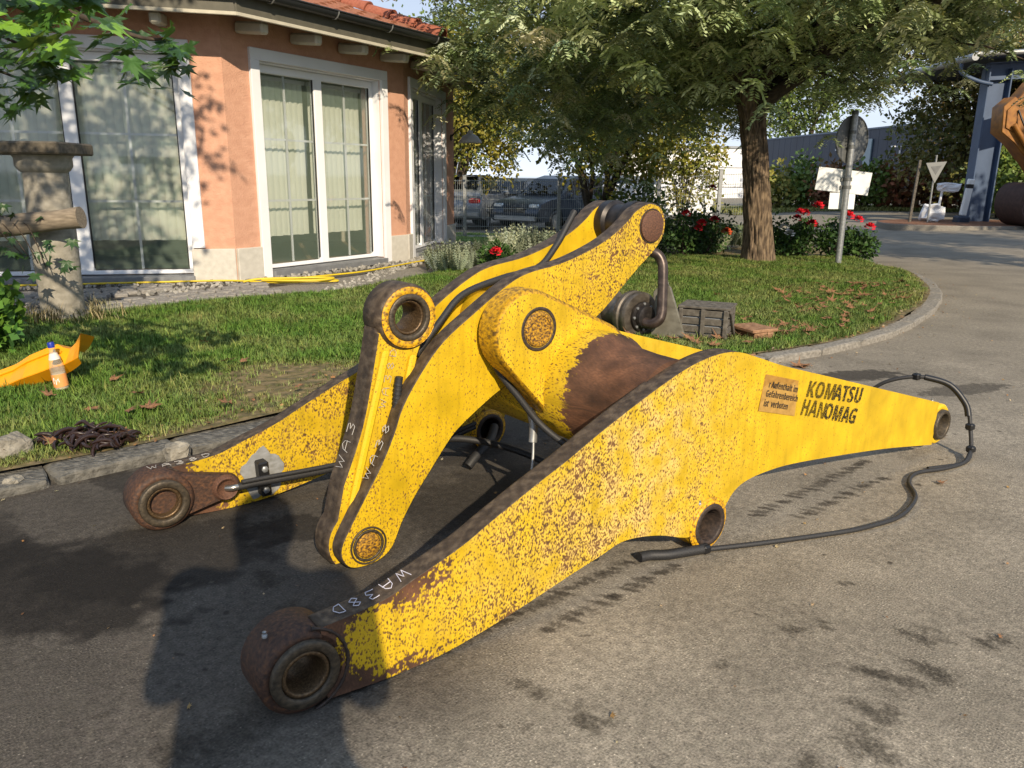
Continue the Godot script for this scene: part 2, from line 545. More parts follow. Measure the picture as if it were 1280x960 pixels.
	M.very_worn_black = wl2
	M.print_dark = mat(rgb(48, 38, 26), 0.7)
	# building
	M.render = nmat(ntex(0.03, 51, [[0.0, rgb(182, 136, 112)], [0.5, rgb(193, 147, 122)], [1.0, rgb(202, 157, 132)]], 512, 6), 1.6, 0.92, 0.0, nnorm(0.15, 52, 2.5, 512, 3), 0.5)
	M.plinth = nmat(ntex(0.02, 53, [[0.0, rgb(176, 172, 162)], [1.0, rgb(200, 196, 186)]], 512, 6), 0.9, 0.9, 0.0, T.nfine, 0.2)
	M.white = nmat(ntex(0.01, 54, [[0.0, rgb(214, 216, 220)], [1.0, rgb(228, 229, 232)]], 256, 5), 1.2, 0.6)
	M.pvc = mat(rgb(226, 228, 232), 0.35)
	M.sillmat = nmat(ntex(0.02, 55, [[0.0, rgb(104, 106, 110)], [1.0, rgb(136, 138, 140)]], 256, 5), 0.6, 0.55, 0.2)
	M.glass = mat(Color(0.50, 0.57, 0.51, 0.20), 0.03)
	M.glass.transparency = BaseMaterial3D.TRANSPARENCY_ALPHA
	M.car_glass = mat(Color(0.02, 0.025, 0.03), 0.05)
	M.blind = mat(rgb(226, 230, 214), 0.85)
	M.blind.cull_mode = BaseMaterial3D.CULL_DISABLED
	M.blind.backlight_enabled = true
	M.blind.backlight = Color(0.3, 0.3, 0.28)
	M.room = mat(rgb(196, 190, 172), 0.9)
	M.room_floor = mat(rgb(140, 118, 84), 0.5)
	M.fascia = nmat(ntex(0.02, 56, [[0.0, rgb(76, 74, 64)], [1.0, rgb(94, 91, 80)]], 256, 5), 0.7, 0.7)
	M.rafter = nmat(ntex(0.02, 57, [[0.0, rgb(170, 165, 148)], [1.0, rgb(192, 186, 168)]], 256, 5), 0.5, 0.75)
	M.gutter = mat(rgb(46, 48, 50), 0.4, 0.3)
	M.tile = nmat(ntex(0.03, 58, [[0.0, rgb(110, 74, 56)], [0.5, rgb(140, 88, 62)], [1.0, rgb(164, 108, 80)]], 512, 6), 0.7, 0.85, 0.0, T.nfine, 0.5)
	M.ridge = nmat(ntex(0.03, 59, [[0.0, rgb(116, 66, 50)], [0.5, rgb(146, 84, 64)], [1.0, rgb(166, 104, 82)]], 512, 6), 0.8, 0.8, 0.0, T.nfine, 0.4)
	M.upper = mat(rgb(224, 206, 150), 0.9)
	# ground
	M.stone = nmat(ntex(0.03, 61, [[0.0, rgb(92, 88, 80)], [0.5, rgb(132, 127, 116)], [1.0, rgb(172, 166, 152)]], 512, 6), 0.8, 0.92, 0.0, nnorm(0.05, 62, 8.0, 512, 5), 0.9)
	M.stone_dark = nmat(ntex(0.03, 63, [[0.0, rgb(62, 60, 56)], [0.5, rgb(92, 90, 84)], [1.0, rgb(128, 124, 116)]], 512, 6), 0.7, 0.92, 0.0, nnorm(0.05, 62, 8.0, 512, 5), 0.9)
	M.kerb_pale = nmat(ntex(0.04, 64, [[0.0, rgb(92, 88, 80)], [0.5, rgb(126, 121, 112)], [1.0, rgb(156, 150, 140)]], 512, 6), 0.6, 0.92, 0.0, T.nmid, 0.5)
	M.cobble = nmat(ntex(0.03, 65, [[0.0, rgb(98, 95, 91)], [0.5, rgb(132, 128, 122)], [1.0, rgb(164, 159, 150)]], 512, 6), 0.5, 0.85, 0.0, T.nmid, 0.6)
	M.sand = nmat(ntex(0.04, 66, [[0.0, rgb(58, 54, 48)], [1.0, rgb(98, 92, 82)]], 512, 6), 0.8, 0.95, 0.0, T.nmid, 0.8)
	M.column = nmat(ntex(0.03, 67, [[0.0, rgb(118, 114, 103)], [0.5, rgb(142, 137, 125)], [1.0, rgb(162, 157, 145)]], 512, 6), 0.9, 0.92, 0.0, T.nmid, 0.5)
	M.cap = nmat(ntex(0.03, 68, [[0.0, rgb(66, 60, 50)], [1.0, rgb(112, 104, 90)]], 512, 6), 0.6, 0.9, 0.0, T.nmid, 0.5)
	# wood, bark, leaves
	M.bark = nmat(ntex(0.02, 71, [[0.0, rgb(36, 29, 23)], [0.42, rgb(78, 65, 51)], [0.6, rgb(112, 95, 75)], [1.0, rgb(148, 130, 106)]], 512, 6), 0.8, 0.95, 0.0, T.nmid, 1.0)
	M.bark.uv1_scale = Vector3(2.6, 0.5, 2.6)
	M.bark_dark = nmat(ntex(0.02, 72, [[0.0, rgb(34, 29, 24)], [0.5, rgb(62, 53, 44)], [1.0, rgb(92, 80, 66)]], 512, 6), 0.5, 0.95, 0.0, T.nmid, 1.0)
	M.log = nmat(ntex(0.02, 73, [[0.0, rgb(92, 84, 72)], [0.5, rgb(126, 114, 98)], [1.0, rgb(152, 140, 122)]], 512, 6), 0.5, 0.9, 0.0, T.nmid, 0.7)
	M.log.uv1_scale = Vector3(0.8, 5.0, 5.0)
	M.wood = nmat(ntex(0.02, 74, [[0.0, rgb(104, 76, 54)], [0.5, rgb(140, 104, 76)], [1.0, rgb(172, 136, 104)]], 512, 6), 0.5, 0.85, 0.0, T.nfine, 0.6)
	M.greywood = nmat(ntex(0.02, 75, [[0.0, rgb(58, 54, 48)], [0.5, rgb(86, 81, 73)], [1.0, rgb(118, 113, 104)]], 512, 6), 0.5, 0.85, 0.0, T.nfine, 0.6)
	M.leaf = leaf_mat(0.45, 0.55)
	M.grass = leaf_mat(0.7, 0.3)
	M.petal = leaf_mat(0.7, 0.3)
	# metals and plastics further off
	M.zinc = nmat(ntex(0.03, 81, [[0.0, rgb(126, 128, 128)], [1.0, rgb(168, 170, 170)]], 256, 5), 0.3, 0.45, 0.6)
	M.sign_back = nmat(ntex(0.02, 82, [[0.0, rgb(86, 88, 88)], [1.0, rgb(112, 114, 114)]], 256, 5), 0.6, 0.5, 0.3)
	M.sign_white = nmat(ntex(0.01, 83, [[0.0, rgb(206, 208, 208)], [1.0, rgb(224, 226, 226)]], 256, 5), 0.6, 0.5)
	M.blue_steel = nmat(ntex(0.01, 84, [[0.0, rgb(58, 75, 101)], [1.0, rgb(72, 90, 117)]], 256, 5), 1.5, 0.5)
	M.blue_dark = mat(rgb(44, 54, 72), 0.6)
	M.orange = nmat(ntex(0.02, 85, [[0.0, rgb(214, 140, 10)], [1.0, rgb(236, 162, 20)]], 256, 5), 0.4, 0.4)
	M.bracket_edge = nmat(ntex(0.03, 91, [[0.0, rgb(58, 42, 26)], [0.35, rgb(112, 82, 24)], [0.5, rgb(196, 148, 14)], [0.72, rgb(214, 164, 16)], [0.8, rgb(96, 68, 30)], [1.0, rgb(70, 48, 28)]], 512, 6), 0.3, 0.6, 0.0, T.nfine, 0.4)
	M.link_edge = nmat(ntex(0.02, 92, [[0.0, rgb(44, 36, 30)], [0.55, rgb(84, 66, 50)], [0.7, rgb(120, 88, 34)], [0.82, rgb(190, 142, 20)], [1.0, rgb(206, 156, 20)]], 512, 6), 0.35, 0.6, 0.1, T.nfine, 0.5)
	M.link_eye = nmat(ntex(0.02, 93, [[0.0, rgb(44, 36, 30)], [0.5, rgb(86, 66, 46)], [0.62, rgb(130, 96, 34)], [0.74, rgb(200, 150, 20)], [1.0, rgb(214, 162, 20)]], 512, 6), 0.4, 0.6, 0.1, T.nfine, 0.5)
	M.greyline = mat(rgb(142, 146, 150), 0.6)
	M.drum = nmat(ntex(0.02, 94, [[0.0, rgb(62, 56, 50)], [0.5, rgb(102, 94, 84)], [1.0, rgb(150, 140, 126)]], 256, 5), 0.4, 0.4, 0.6)
	M.pipe = nmat(ntex(0.02, 95, [[0.0, rgb(42, 34, 30)], [0.6, rgb(74, 62, 56)], [1.0, rgb(100, 88, 80)]], 256, 5), 0.3, 0.35, 0.4)
	M.guard = nmat(ntex(0.02, 96, [[0.0, rgb(92, 88, 78)], [0.5, rgb(122, 118, 106)], [1.0, rgb(146, 142, 130)]], 256, 5), 0.4, 0.55, 0.3)
	M.bottle = mat(Color(0.85, 0.9, 0.88, 0.12), 0.04)
	M.bottle.transparency = BaseMaterial3D.TRANSPARENCY_ALPHA
	M.drink = mat(rgb(190, 172, 140), 0.15)
	M.cap_blue = mat(rgb(24, 48, 150), 0.4)
	M.label = mat(rgb(226, 150, 84), 0.6)
	M.label_white = mat(rgb(214, 206, 196), 0.6)
	M.pod = mat(rgb(44, 30, 26), 0.35)
	M.dry_leaf = nmat(ntex(0.04, 97, [[0.0, rgb(88, 60, 40)], [0.5, rgb(128, 90, 60)], [1.0, rgb(168, 132, 96)]], 256, 4), 0.12, 0.8)
	M.dry_leaf.cull_mode = BaseMaterial3D.CULL_DISABLED
	M.leaf_dark = mat(lin(0, 0, 0), 0.4)
	M.leaf_dark.albedo_color = rgb(44, 72, 30)
	M.leaf_dark.cull_mode = BaseMaterial3D.CULL_DISABLED
	M.hose_yellow = mat(rgb(206, 180, 40), 0.5)
	M.clad = nmat(ntex(0.01, 121, [[0.0, rgb(30, 40, 56)], [1.0, rgb(38, 50, 68)]], 256, 4), 4.0, 0.5, 0.1)
	M.clad_edge = mat(rgb(92, 106, 124), 0.5)
	M.glaze = mat(rgb(120, 140, 150), 0.3)
	M.grey_band = mat(rgb(140, 146, 152), 0.6)
	M.dull_red = mat(rgb(120, 50, 46), 0.6)
	M.zinc_dark = mat(rgb(150, 156, 154), 0.5, 0.3)
	M.car_silver = mat(rgb(112, 118, 126), 0.3, 0.4)
	M.car_blue = mat(rgb(48, 58, 72), 0.3, 0.4)
	M.car_black = mat(rgb(28, 30, 33), 0.25, 0.3)
	M.tail = mat(rgb(170, 18, 22), 0.25)
	M.lens = mat(rgb(190, 200, 206), 0.12, 0.3)
	M.verge = nmat(ntex(0.02, 122, [[0.0, rgb(96, 96, 50)], [1.0, rgb(150, 140, 84)]], 256, 5), 2.0, 0.95)
	M.maple_lit = mat(rgb(104, 142, 44), 0.45)  # sunlit, middle and shaded leaf tones put into the colour
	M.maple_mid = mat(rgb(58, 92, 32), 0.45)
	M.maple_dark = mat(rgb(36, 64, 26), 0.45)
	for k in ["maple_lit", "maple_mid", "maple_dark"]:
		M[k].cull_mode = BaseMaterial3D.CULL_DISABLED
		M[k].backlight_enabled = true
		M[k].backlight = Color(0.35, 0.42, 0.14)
	M.sign_bright = mat(rgb(226, 228, 228), 0.5)
	M.cat_yellow = nmat(ntex(0.02, 123, [[0.0, rgb(98, 62, 24)], [0.5, rgb(142, 92, 30)], [1.0, rgb(160, 112, 44)]], 256, 5), 1.0, 0.5)
	M.rust_red = nmat(ntex(0.02, 124, [[0.0, rgb(52, 36, 32)], [0.5, rgb(66, 46, 40)], [1.0, rgb(80, 56, 48)]], 256, 5), 0.6, 0.8)
	M.litter = nmat(ntex(0.03, 125, [[0.0, rgb(62, 46, 34)], [0.5, rgb(112, 72, 46)], [1.0, rgb(150, 104, 66)]], 256, 5), 0.8, 0.95)
	M.body = mat(Color.WHITE, 0.85)
	M.body.vertex_color_use_as_albedo = true
	M.yellow_worn = nmat(ntex(0.025, 98, [[0.0, rgb(74, 54, 32)], [0.36, rgb(98, 72, 34)], [0.44, rgb(200, 150, 14)], [0.75, rgb(226, 174, 16)], [0.82, rgb(120, 84, 30)], [1.0, rgb(90, 60, 30)]], 512, 5), 0.22, 0.55)
	M.sign_grey = mat(rgb(122, 124, 122), 0.5)

# ---------------------------------------------------------------- ground, kerbs, path, lawn
func kerb_line() -> Array:
	return smooth([Vector2(-3.4, -1.35), Vector2(-1.84, -2.63), Vector2(-0.83, -3.56), Vector2(0.5, -4.3), Vector2(1.88, -5.01), Vector2(2.95, -5.95), Vector2(3.96, -7.37), Vector2(4.55, -8.6), Vector2(4.86, -9.66), Vector2(4.9, -10.4), Vector2(5.15, -12.0), Vector2(5.8, -14.5), Vector2(6.3, -17.5), Vector2(6.4, -21.6)], 6, false)

func path_line() -> Array:
	return [Vector2(-9.0, -3.3), Vector2(-6.0, -4.7), Vector2(-3.8, -5.8), Vector2(-2.7, -6.48), Vector2(-2.15, -6.85), Vector2(-1.62, -7.3), Vector2(-1.2, -7.95), Vector2(-0.9, -8.6), Vector2(-0.55, -10.2), Vector2(-0.6, -13.0), Vector2(-2.6, -13.8), Vector2(-4.0, -21.6)]

func x_at(line: Array, z: float) -> float:
	for i in line.size() - 1:
		if (line[i].y >= z and line[i + 1].y <= z):
			return lerpf(line[i].x, line[i + 1].x, (line[i].y - z) / maxf(line[i].y - line[i + 1].y, 1e-5))
	return line[0].x if z > line[0].y else line[line.size() - 1].x

# a soft irregular blot blended onto an image; cx, cy in pixels
func blot(im: Image, cx: float, cy: float, rx: float, ry: float, ang: float, col: Color, soft: float, rag: float, sd: int) -> void:
	var r := int(maxf(rx, ry) * 1.45) + 2
	var nz := noise(1.0 / maxf(6.0, minf(rx, ry) * 0.55), sd, 4)
	var s := Image.create(2 * r, 2 * r, false, Image.FORMAT_RGBA8)
	var ca := cos(ang); var sa := sin(ang)
	for y in 2 * r:
		for x in 2 * r:
			var dx := x - r; var dy := y - r
			var u := (dx * ca + dy * sa) / rx; var v := (-dx * sa + dy * ca) / ry
			var d := sqrt(u * u + v * v) + nz.get_noise_2d(x, y) * rag
			var a := clampf((1.0 - d) / soft, 0.0, 1.0)
			if a > 0.0: s.set_pixel(x, y, Color(col.r, col.g, col.b, a * col.a))
	im.blend_rect(s, Rect2i(0, 0, 2 * r, 2 * r), Vector2i(int(cx) - r, int(cy) - r))

func asphalt_map() -> ImageTexture:
	# x -2.4..4.0, z -5.6..-0.8 at 320 px per metre
	var im := noise(0.012, 301, 5).get_image(512, 384)
	var b := noise(0.05, 302, 4).get_image(512, 384).get_data()
	var a := im.get_data()
	var o := PackedByteArray(); o.resize(512 * 384 * 3)
	for i in 512 * 384:
		var x := -2.4 + 6.4 * float(i % 512) / 512.0
		var z := -5.6 + 4.8 * float(i / 512) / 384.0
		var t := 0.90 + 0.18 * (a[i] / 255.0 - 0.5) + 0.12 * (b[i] / 255.0 - 0.5)
		# darker tone over the yard on the left and between the boom arms
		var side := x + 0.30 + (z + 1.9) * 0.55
		var darkening := ss(0.62, -0.05, side + 0.35 * (a[i] / 255.0 - 0.5)) * ss(-4.4, -3.4, z)
		t *= lerpf(1.0, 0.60, darkening)
		var edge := minf(minf(x + 2.4, 4.0 - x), minf(z + 5.6, -0.8 - z))
		t = lerpf(0.9, t, ss(0.0, 0.5, edge))
		o[i * 3] = int(clampf(t * 255.0, 0, 255)); o[i * 3 + 1] = int(clampf(t * 251.0, 0, 255)); o[i * 3 + 2] = int(clampf(t * lerpf(243.0, 250.0, darkening), 0, 255))
	im = Image.create_from_data(512, 384, false, Image.FORMAT_RGB8, o)
	im.resize(2048, 1536, Image.INTERPOLATE_CUBIC)
	im.convert(Image.FORMAT_RGBA8)
	var k := 320.0
	var at := func(x: float, z: float) -> Vector2: return Vector2((x + 2.4) * k, (z + 5.6) * k)
	var r := seeded(9)
	# big ragged dark blots on the left, others by the crank
	var q: Vector2
	for s in [[-1.35, -1.95, 0.52, 0.27, 0.25, 0.62], [-1.05, -2.12, 0.36, 0.28, -0.5, 0.45], [-1.75, -2.1, 0.4, 0.3, 0.1, 0.4], [-0.72, -2.32, 0.16, 0.12, -0.6, 0.5], [0.0, -2.6, 0.5, 0.3, -0.6, 0.25], [0.7, -3.4, 0.6, 0.35, -0.6, 0.3], [2.05, -4.5, 0.3, 0.13, -0.3, 0.5], [2.5, -4.2, 0.35, 0.1, -0.4, 0.35], [-0.3, -3.1, 0.4, 0.2, -0.6, 0.3], [-1.5, -2.75, 0.35, 0.08, 0.6, 0.35]]:
		q = at.call(s[0], s[1])
		blot(im, q.x, q.y, s[2] * k, s[3] * k, s[4], Color(0.16, 0.15, 0.15, s[5]), 0.22, 0.35, int(r.randi() % 9999))
	# tread marks of a tyre: rows of short wet bars
	for row in [[-0.36, -1.5, 0.44, -2.2, 30], [0.10, -1.76, 0.52, -2.13, 15], [0.84, -2.48, 1.48, -3.05, 22], [0.98, -2.46, 1.45, -2.86, 14]]:
		for i in int(row[4]):
			var f := (i + r.randf_range(-0.25, 0.25)) / float(row[4])
			q = at.call(lerpf(row[0], row[2], f), lerpf(row[1], row[3], f))
			blot(im, q.x + r.randf_range(-2, 2), q.y + r.randf_range(-2, 2), r.randf_range(9, 16), r.randf_range(4.0, 6.5), r.randf_range(-0.2, 0.5), Color(0.24, 0.22, 0.20, r.randf_range(0.35, 0.62)), 0.6, 0.6, int(r.randi() % 9999))
	# dark oil drips on the right
	for s in [[0.72, -1.78, 0.05], [0.80, -1.80, 0.03], [1.04, -1.74, 0.07], [0.99, -1.59, 0.08], [0.88, -1.55, 0.09], [0.80, -1.48, 0.08], [0.73, -1.37, 0.08], [0.59, -1.30, 0.08], [1.2, -1.74, 0.06], [0.96, -2.01, 0.03], [0.19, -1.43, 0.07], [0.05, -1.52, 0.05], [0.5, -1.62, 0.03], [1.5, -1.95, 0.05], [1.35, -1.6, 0.07], [1.9, -2.6, 0.05], [2.3, -3.0, 0.06], [-0.62, -1.30, 0.12], [-0.48, -1.2, 0.10], [0.3, -1.25, 0.05], [-0.66, -2.0, 0.08], [-0.55, -1.85, 0.06], [1.1, -3.0, 0.04]]:
		for j in 5:
			q = at.call(s[0] + r.randf_range(-0.6, 0.6) * s[2], s[1] + r.randf_range(-0.6, 0.6) * s[2])
			blot(im, q.x, q.y, s[2] * k * r.randf_range(0.3, 0.8), s[2] * k * r.randf_range(0.2, 0.5), r.randf_range(0.3, 1.0), Color(0.19, 0.18, 0.16, r.randf_range(0.15, 0.38)), 0.7, 0.9, int(r.randi() % 9999))
	# small spots, pale scuffs
	for i in 260:
		q = at.call(r.randf_range(-2.3, 3.9), r.randf_range(-5.4, -0.9))
		var pale := r.randf() < 0.35
		blot(im, q.x, q.y, r.randf_range(2, 9), r.randf_range(1.5, 5), r.randf() * 3.0, Color(0.95, 0.93, 0.88, r.randf_range(0.1, 0.35)) if pale else Color(0.25, 0.23, 0.21, r.randf_range(0.2, 0.6)), 0.6, 0.6, int(r.randi() % 9999))
	# hairline cracks
	for i in 7:
		var x := r.randf_range(-2.0, 3.0); var z := r.randf_range(-4.5, -1.2); var d := r.randf() * TAU
		for j in 90:
			d += r.randf_range(-0.35, 0.35)
			x += cos(d) * 0.008; z += sin(d) * 0.008
			q = at.call(x, z)
			blot(im, q.x, q.y, 2.2, 1.3, d, Color(0.3, 0.28, 0.26, 0.28), 0.8, 0.3, 5)
	return ImageTexture.create_from_image(im)

func build_ground() -> void:
	# fine grain: small pale and dark stones in the binder, one square metre per repeat
	var g1 := noise(0.11, 311, 3).get_image(1024, 1024).get_data()
	var g2 := noise(0.03, 312, 4).get_image(1024, 1024).get_data()
	var g3 := noise(0.30, 313, 2, FastNoiseLite.TYPE_VALUE_CUBIC).get_seamless_image(1024, 1024).get_data()
	var o := PackedByteArray(); o.resize(1024 * 1024 * 3)
	var hh := PackedByteArray(); hh.resize(1024 * 1024)
	for i in 1024 * 1024:
		var x := i % 1024; var y := i / 1024
		var a := g1[i] / 255.0; var b := g2[i] / 255.0; var cc := g3[i] / 255.0
		var e := minf(minf(x, 1023 - x), minf(y, 1023 - y)) / 90.0
		if e < 1.0:
			a = lerpf(cc, a, e); b = lerpf(0.5, b, e)
		var t := 0.55 + 0.13 * (a - 0.5) + 0.15 * (b - 0.5) + 0.20 * (cc - 0.5)
		if cc > 0.78: t += (cc - 0.78) * 2.4
		if a < 0.2: t -= 0.10
		o[i * 3] = int(clampf(t * 256.0, 8, 255)); o[i * 3 + 1] = int(clampf(t * 245.0, 8, 255)); o[i * 3 + 2] = int(clampf(t * 226.0, 8, 255))
		hh[i] = int(clampf((0.35 * a + 0.25 * b + 0.4 * cc) * 255.0, 0, 255))
	var grain := ImageTexture.create_from_image(Image.create_from_data(1024, 1024, false, Image.FORMAT_RGB8, o))
	var hi := Image.create_from_data(1024, 1024, false, Image.FORMAT_L8, hh)
	hi.convert(Image.FORMAT_RGBA8)
	hi.bump_map_to_normal_map(5.0)
	var gn := ImageTexture.create_from_image(hi)
	var mk := func(over: Texture2D) -> StandardMaterial3D:
		var m := mat(Color.WHITE, 0.88)
		m.albedo_texture = grain
		m.normal_enabled = true
		m.normal_texture = gn
		m.normal_scale = 0.42
		m.detail_enabled = true
		m.detail_blend_mode = BaseMaterial3D.BLEND_MODE_MUL
		m.detail_uv_layer = BaseMaterial3D.DETAIL_UV_2
		m.detail_albedo = over
		m.metallic_specular = 0.35
		return m
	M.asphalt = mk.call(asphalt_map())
	M.asphalt_far = mk.call(ntex(0.012, 321, [[0.0, rgb(200, 197, 191)], [0.5, rgb(229, 226, 219)], [1.0, rgb(248, 245, 238)]], 1024, 6))
	# one sheet to the horizon, fine near the camera
	var near := MB.new()
	var far := MB.new()
	var xs := [-220.0, -80.0, -30.0, -12.0, -6.0, -2.4, -0.8, 0.8, 2.4, 4.0, 6.0, 8.0, 10.0, 12.0, 16.0, 24.0, 50.0, 120.0, 260.0]
	var zs := [30.0, 8.0, 2.0, -0.8, -2.4, -4.0, -5.6, -7.0, -9.0, -11.0, -13.0, -15.0, -17.0, -19.0, -22.0, -30.0, -60.0, -130.0, -330.0]
	for i in xs.size() - 1:
		for j in zs.size() - 1:
			var inside: bool = xs[i] >= -2.41 and xs[i + 1] <= 4.01 and zs[j] <= -0.79 and zs[j + 1] >= -5.61
			var mb := near if inside else far
			var id := []
			for c in [[i, j], [i + 1, j], [i + 1, j + 1], [i, j + 1]]:
				var x: float = xs[c[0]]; var z: float = zs[c[1]]
				var e := 0.1
				var nn := Vector3(hgt(x - e, z) - hgt(x + e, z), 2 * e, hgt(x, z - e) - hgt(x, z + e)).normalized()
				id.append(mb.p(Vector3(x, hgt(x, z), z), nn, Vector2(x, z)))
				mb.uv2.append(Vector2((x + 2.4) / 6.4, (z + 5.6) / 4.8) if inside else Vector2(x, z) / 9.0)
			mb.q(id[0], id[1], id[2], id[3])
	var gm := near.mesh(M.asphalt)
	far.mesh(M.asphalt_far, gm)
	struct("ground", gm)

	# lawn sheet
	var kl := kerb_line(); var pl := path_line()
	var soil := nmat(ntex(0.02, 331, [[0.0, rgb(62, 58, 34)], [0.4, rgb(94, 86, 50)], [0.6, rgb(112, 98, 66)], [1.0, rgb(140, 120, 88)]], 1024, 6), 1.6, 0.95, 0.0, T.nmid, 1.2)
	var lm := MB.new()
	var z := -1.6
	var prev := []
	while z > -21.4:
		var x0 := x_at(pl, z); var x1 := x_at(kl, z) - 0.05
		x0 = maxf(x0, -9.0)
		var row := []
		for i in 25:
			var x := lerpf(x0, x1, i / 24.0)
			row.append(lm.p(Vector3(x, hgt(x, z) + lawn_h(x, z), z), Vector3.UP, Vector2(x, z)))
		if prev.size() > 0:
			for i in 24: lm.q(prev[i], prev[i + 1], row[i + 1], row[i])
		prev = row
		z -= 0.2
	struct("lawn", lm.mesh(soil))
	build_kerb(kl)
	build_path(pl)
	build_grass(kl, pl)

func lawn_h(x: float, z: float) -> float:
	return 0.055 + 0.012 * sin(x * 2.3 + z) + 0.01 * sin(z * 3.1 - x * 1.3)

func rock_mesh(sd: int, s: Vector3, rough := 0.22, seg := 9, rows := 6, pw := 0.55) -> MB:
	var mb := MB.new()
	var nz := noise(0.9, sd, 3)
	var pts := []
	for j in rows + 1:
		var row := []
		for i in seg:
			var th := PI * j / rows; var ph := TAU * i / seg
			var d := Vector3(sin(th) * cos(ph), cos(th), sin(th) * sin(ph))
			var b := Vector3(signf(d.x) * pow(absf(d.x), pw), signf(d.y) * pow(absf(d.y), pw), signf(d.z) * pow(absf(d.z), pw))
			row.append(b * s * (1.0 + rough * nz.get_noise_3d(d.x * 1.3 + sd, d.y * 1.3, d.z * 1.3)))
		pts.append(row)
	for j in rows:
		for i in seg:
			var a: Vector3 = pts[j][i]; var b: Vector3 = pts[j][(i + 1) % seg]; var c: Vector3 = pts[j + 1][(i + 1) % seg]; var d: Vector3 = pts[j + 1][i]
			var o := (a + b + c + d)
			if j > 0: mb.tri3(a, b, c, o)
			if j < rows - 1: mb.tri3(a, c, d, o)
	return mb

func build_kerb(kl: Array) -> void:
	var kerb := thing("kerb", "low stone kerb between yard and lawn, dark on the left, pale on the right", "kerb")
	kerb.set_meta("kind", "structure")
	var r := seeded(41)
	var variants := []
	for k in 5:
		variants.append(rock_mesh(400 + k, Vector3(0.5, 0.5, 0.5), 0.09, 20, 12, 0.22))
	var dark := []; var pale := []
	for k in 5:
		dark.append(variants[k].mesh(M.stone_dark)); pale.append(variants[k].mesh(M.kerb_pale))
	var i := 0
	var pos := 0.0
	var run := [0.0]
	for j in range(1, kl.size()): run.append(run[j - 1] + kl[j].distance_to(kl[j - 1]))
	var total: float = run[run.size() - 1]
	while pos < total - 0.2:
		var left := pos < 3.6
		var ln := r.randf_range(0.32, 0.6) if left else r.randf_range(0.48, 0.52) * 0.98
		var mid := pos + ln * 0.5
		var j := 0
		while j < run.size() - 2 and run[j + 1] < mid: j += 1
		var f: float = (mid - run[j]) / maxf(run[j + 1] - run[j], 1e-4)
		var c: Vector2 = kl[j].lerp(kl[j + 1], f)
		var d: Vector2 = (kl[j + 1] - kl[j]).normalized()
		var wdt := r.randf_range(0.2, 0.26) if left else r.randf_range(0.12, 0.145)
		var hi := r.randf_range(0.15, 0.19) if left else 0.15
		var off := Vector2(d.y, -d.x)
		if off.x > 0 and left: off = off
		var bs := Basis(Vector3(d.x, r.randf_range(-0.02, 0.02), d.y), Vector3.UP, Vector3(-d.y, 0, d.x)).orthonormalized() * Basis(Vector3.UP, r.randf_range(-0.03, 0.03)) * Basis.from_scale(Vector3(ln * 1.02, hi, wdt))
		var ii := int(r.randi() % 5)
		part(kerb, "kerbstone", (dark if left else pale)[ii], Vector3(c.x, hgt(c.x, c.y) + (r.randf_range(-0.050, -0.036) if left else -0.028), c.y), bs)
		pos += ln + (0.01 if left else 0.018)
		i += 1

func build_path(pl: Array) -> void:
	var bed := MB.new()
	bed.face(Vector3(-12, 0.012, -1.2), Vector3(0.3, 0.012, -7.0), Vector3(-0.7, 0.012, -13.4), Vector3(-12, 0.012, -13.4), Vector3.UP)
	struct("path_bed", bed.mesh(M.sand))
	var path := thing("cobbled_path", "narrow grey cobbled path between the lawn and the gravel strip", "path")
	path.set_meta("kind", "structure")
	var r := seeded(43)
	var vs := []
	for k in 5: vs.append(rock_mesh(430 + k, Vector3(0.5, 0.5, 0.5), 0.07, 14, 8, 0.3).mesh(M.cobble))
	var a := Vector2(-5.1, -5.15); var b := Vector2(-2.05, -6.93)
	var d := (b - a).normalized(); var nn := Vector2(d.y, -d.x)
	if nn.y > 0: nn = -nn
	for row in 11:
		var s := r.randf_range(0.0, 0.1)
		while s < a.distance_to(b):
			var w := r.randf_range(0.13, 0.19)
			var c := a + d * (s + w * 0.5) + nn * (0.03 + row * 0.135)
			# keep to this side of the gravel strip
			if wall_gap(c) > 0.34 and c.x > -4.9:
				var bs := Basis(Vector3.UP, -atan2(d.y, d.x) + r.randf_range(-0.06, 0.06)) * Basis.from_scale(Vector3(w * 0.97, 0.08, 0.128))
				part(path, "cobble", vs[r.randi() % 5], Vector3(c.x, 0.008 + r.randf_range(-0.006, 0.006), c.y), bs)
			s += w + 0.008
	# smooth slabs further along
	for k in 4:
		var c := Vector2(-2.05, -7.72) + wall_dir(1) * (k * 0.63)
		var mb := MB.new()
		mb.box(Vector3.ZERO, Vector3(0.62, 0.05, 0.62), Basis(), 0.006)
		part(path, "paving_slab", mb.mesh(M.kerb_pale), Vector3(c.x, 0.002, c.y), Basis(Vector3.UP, 1.021))
	# pale gravel along the wall
	var xs := []; var cs := []
	var st := rock_mesh(450, Vector3.ONE, 0.25, 6, 4).mesh(gravel_mat())
	for k in 16000:
		var c := Vector2(r.randf_range(-6.2, -0.5), r.randf_range(-14.5, -7.2))
		var g := wall_gap(c)
		if g > 0.02 and g < 0.30:
			var s := r.randf_range(0.008, 0.022)
			xs.append(Transform3D(Basis.from_euler(Vector3(r.randf() * 6, r.randf() * 6, r.randf() * 6)) * Basis.from_scale(Vector3(s, s * 0.7, s * 1.2)), Vector3(c.x, 0.018 + r.randf() * 0.012, c.y)))
			var t := r.randf_range(0.15, 0.38)
			cs.append(Color(t, t * 0.95, t * 0.84))
	var gr := swarm(self, "gravel", st, xs, cs)
	tag(gr, "pale gravel strip along the foot of the orange wall", "gravel")

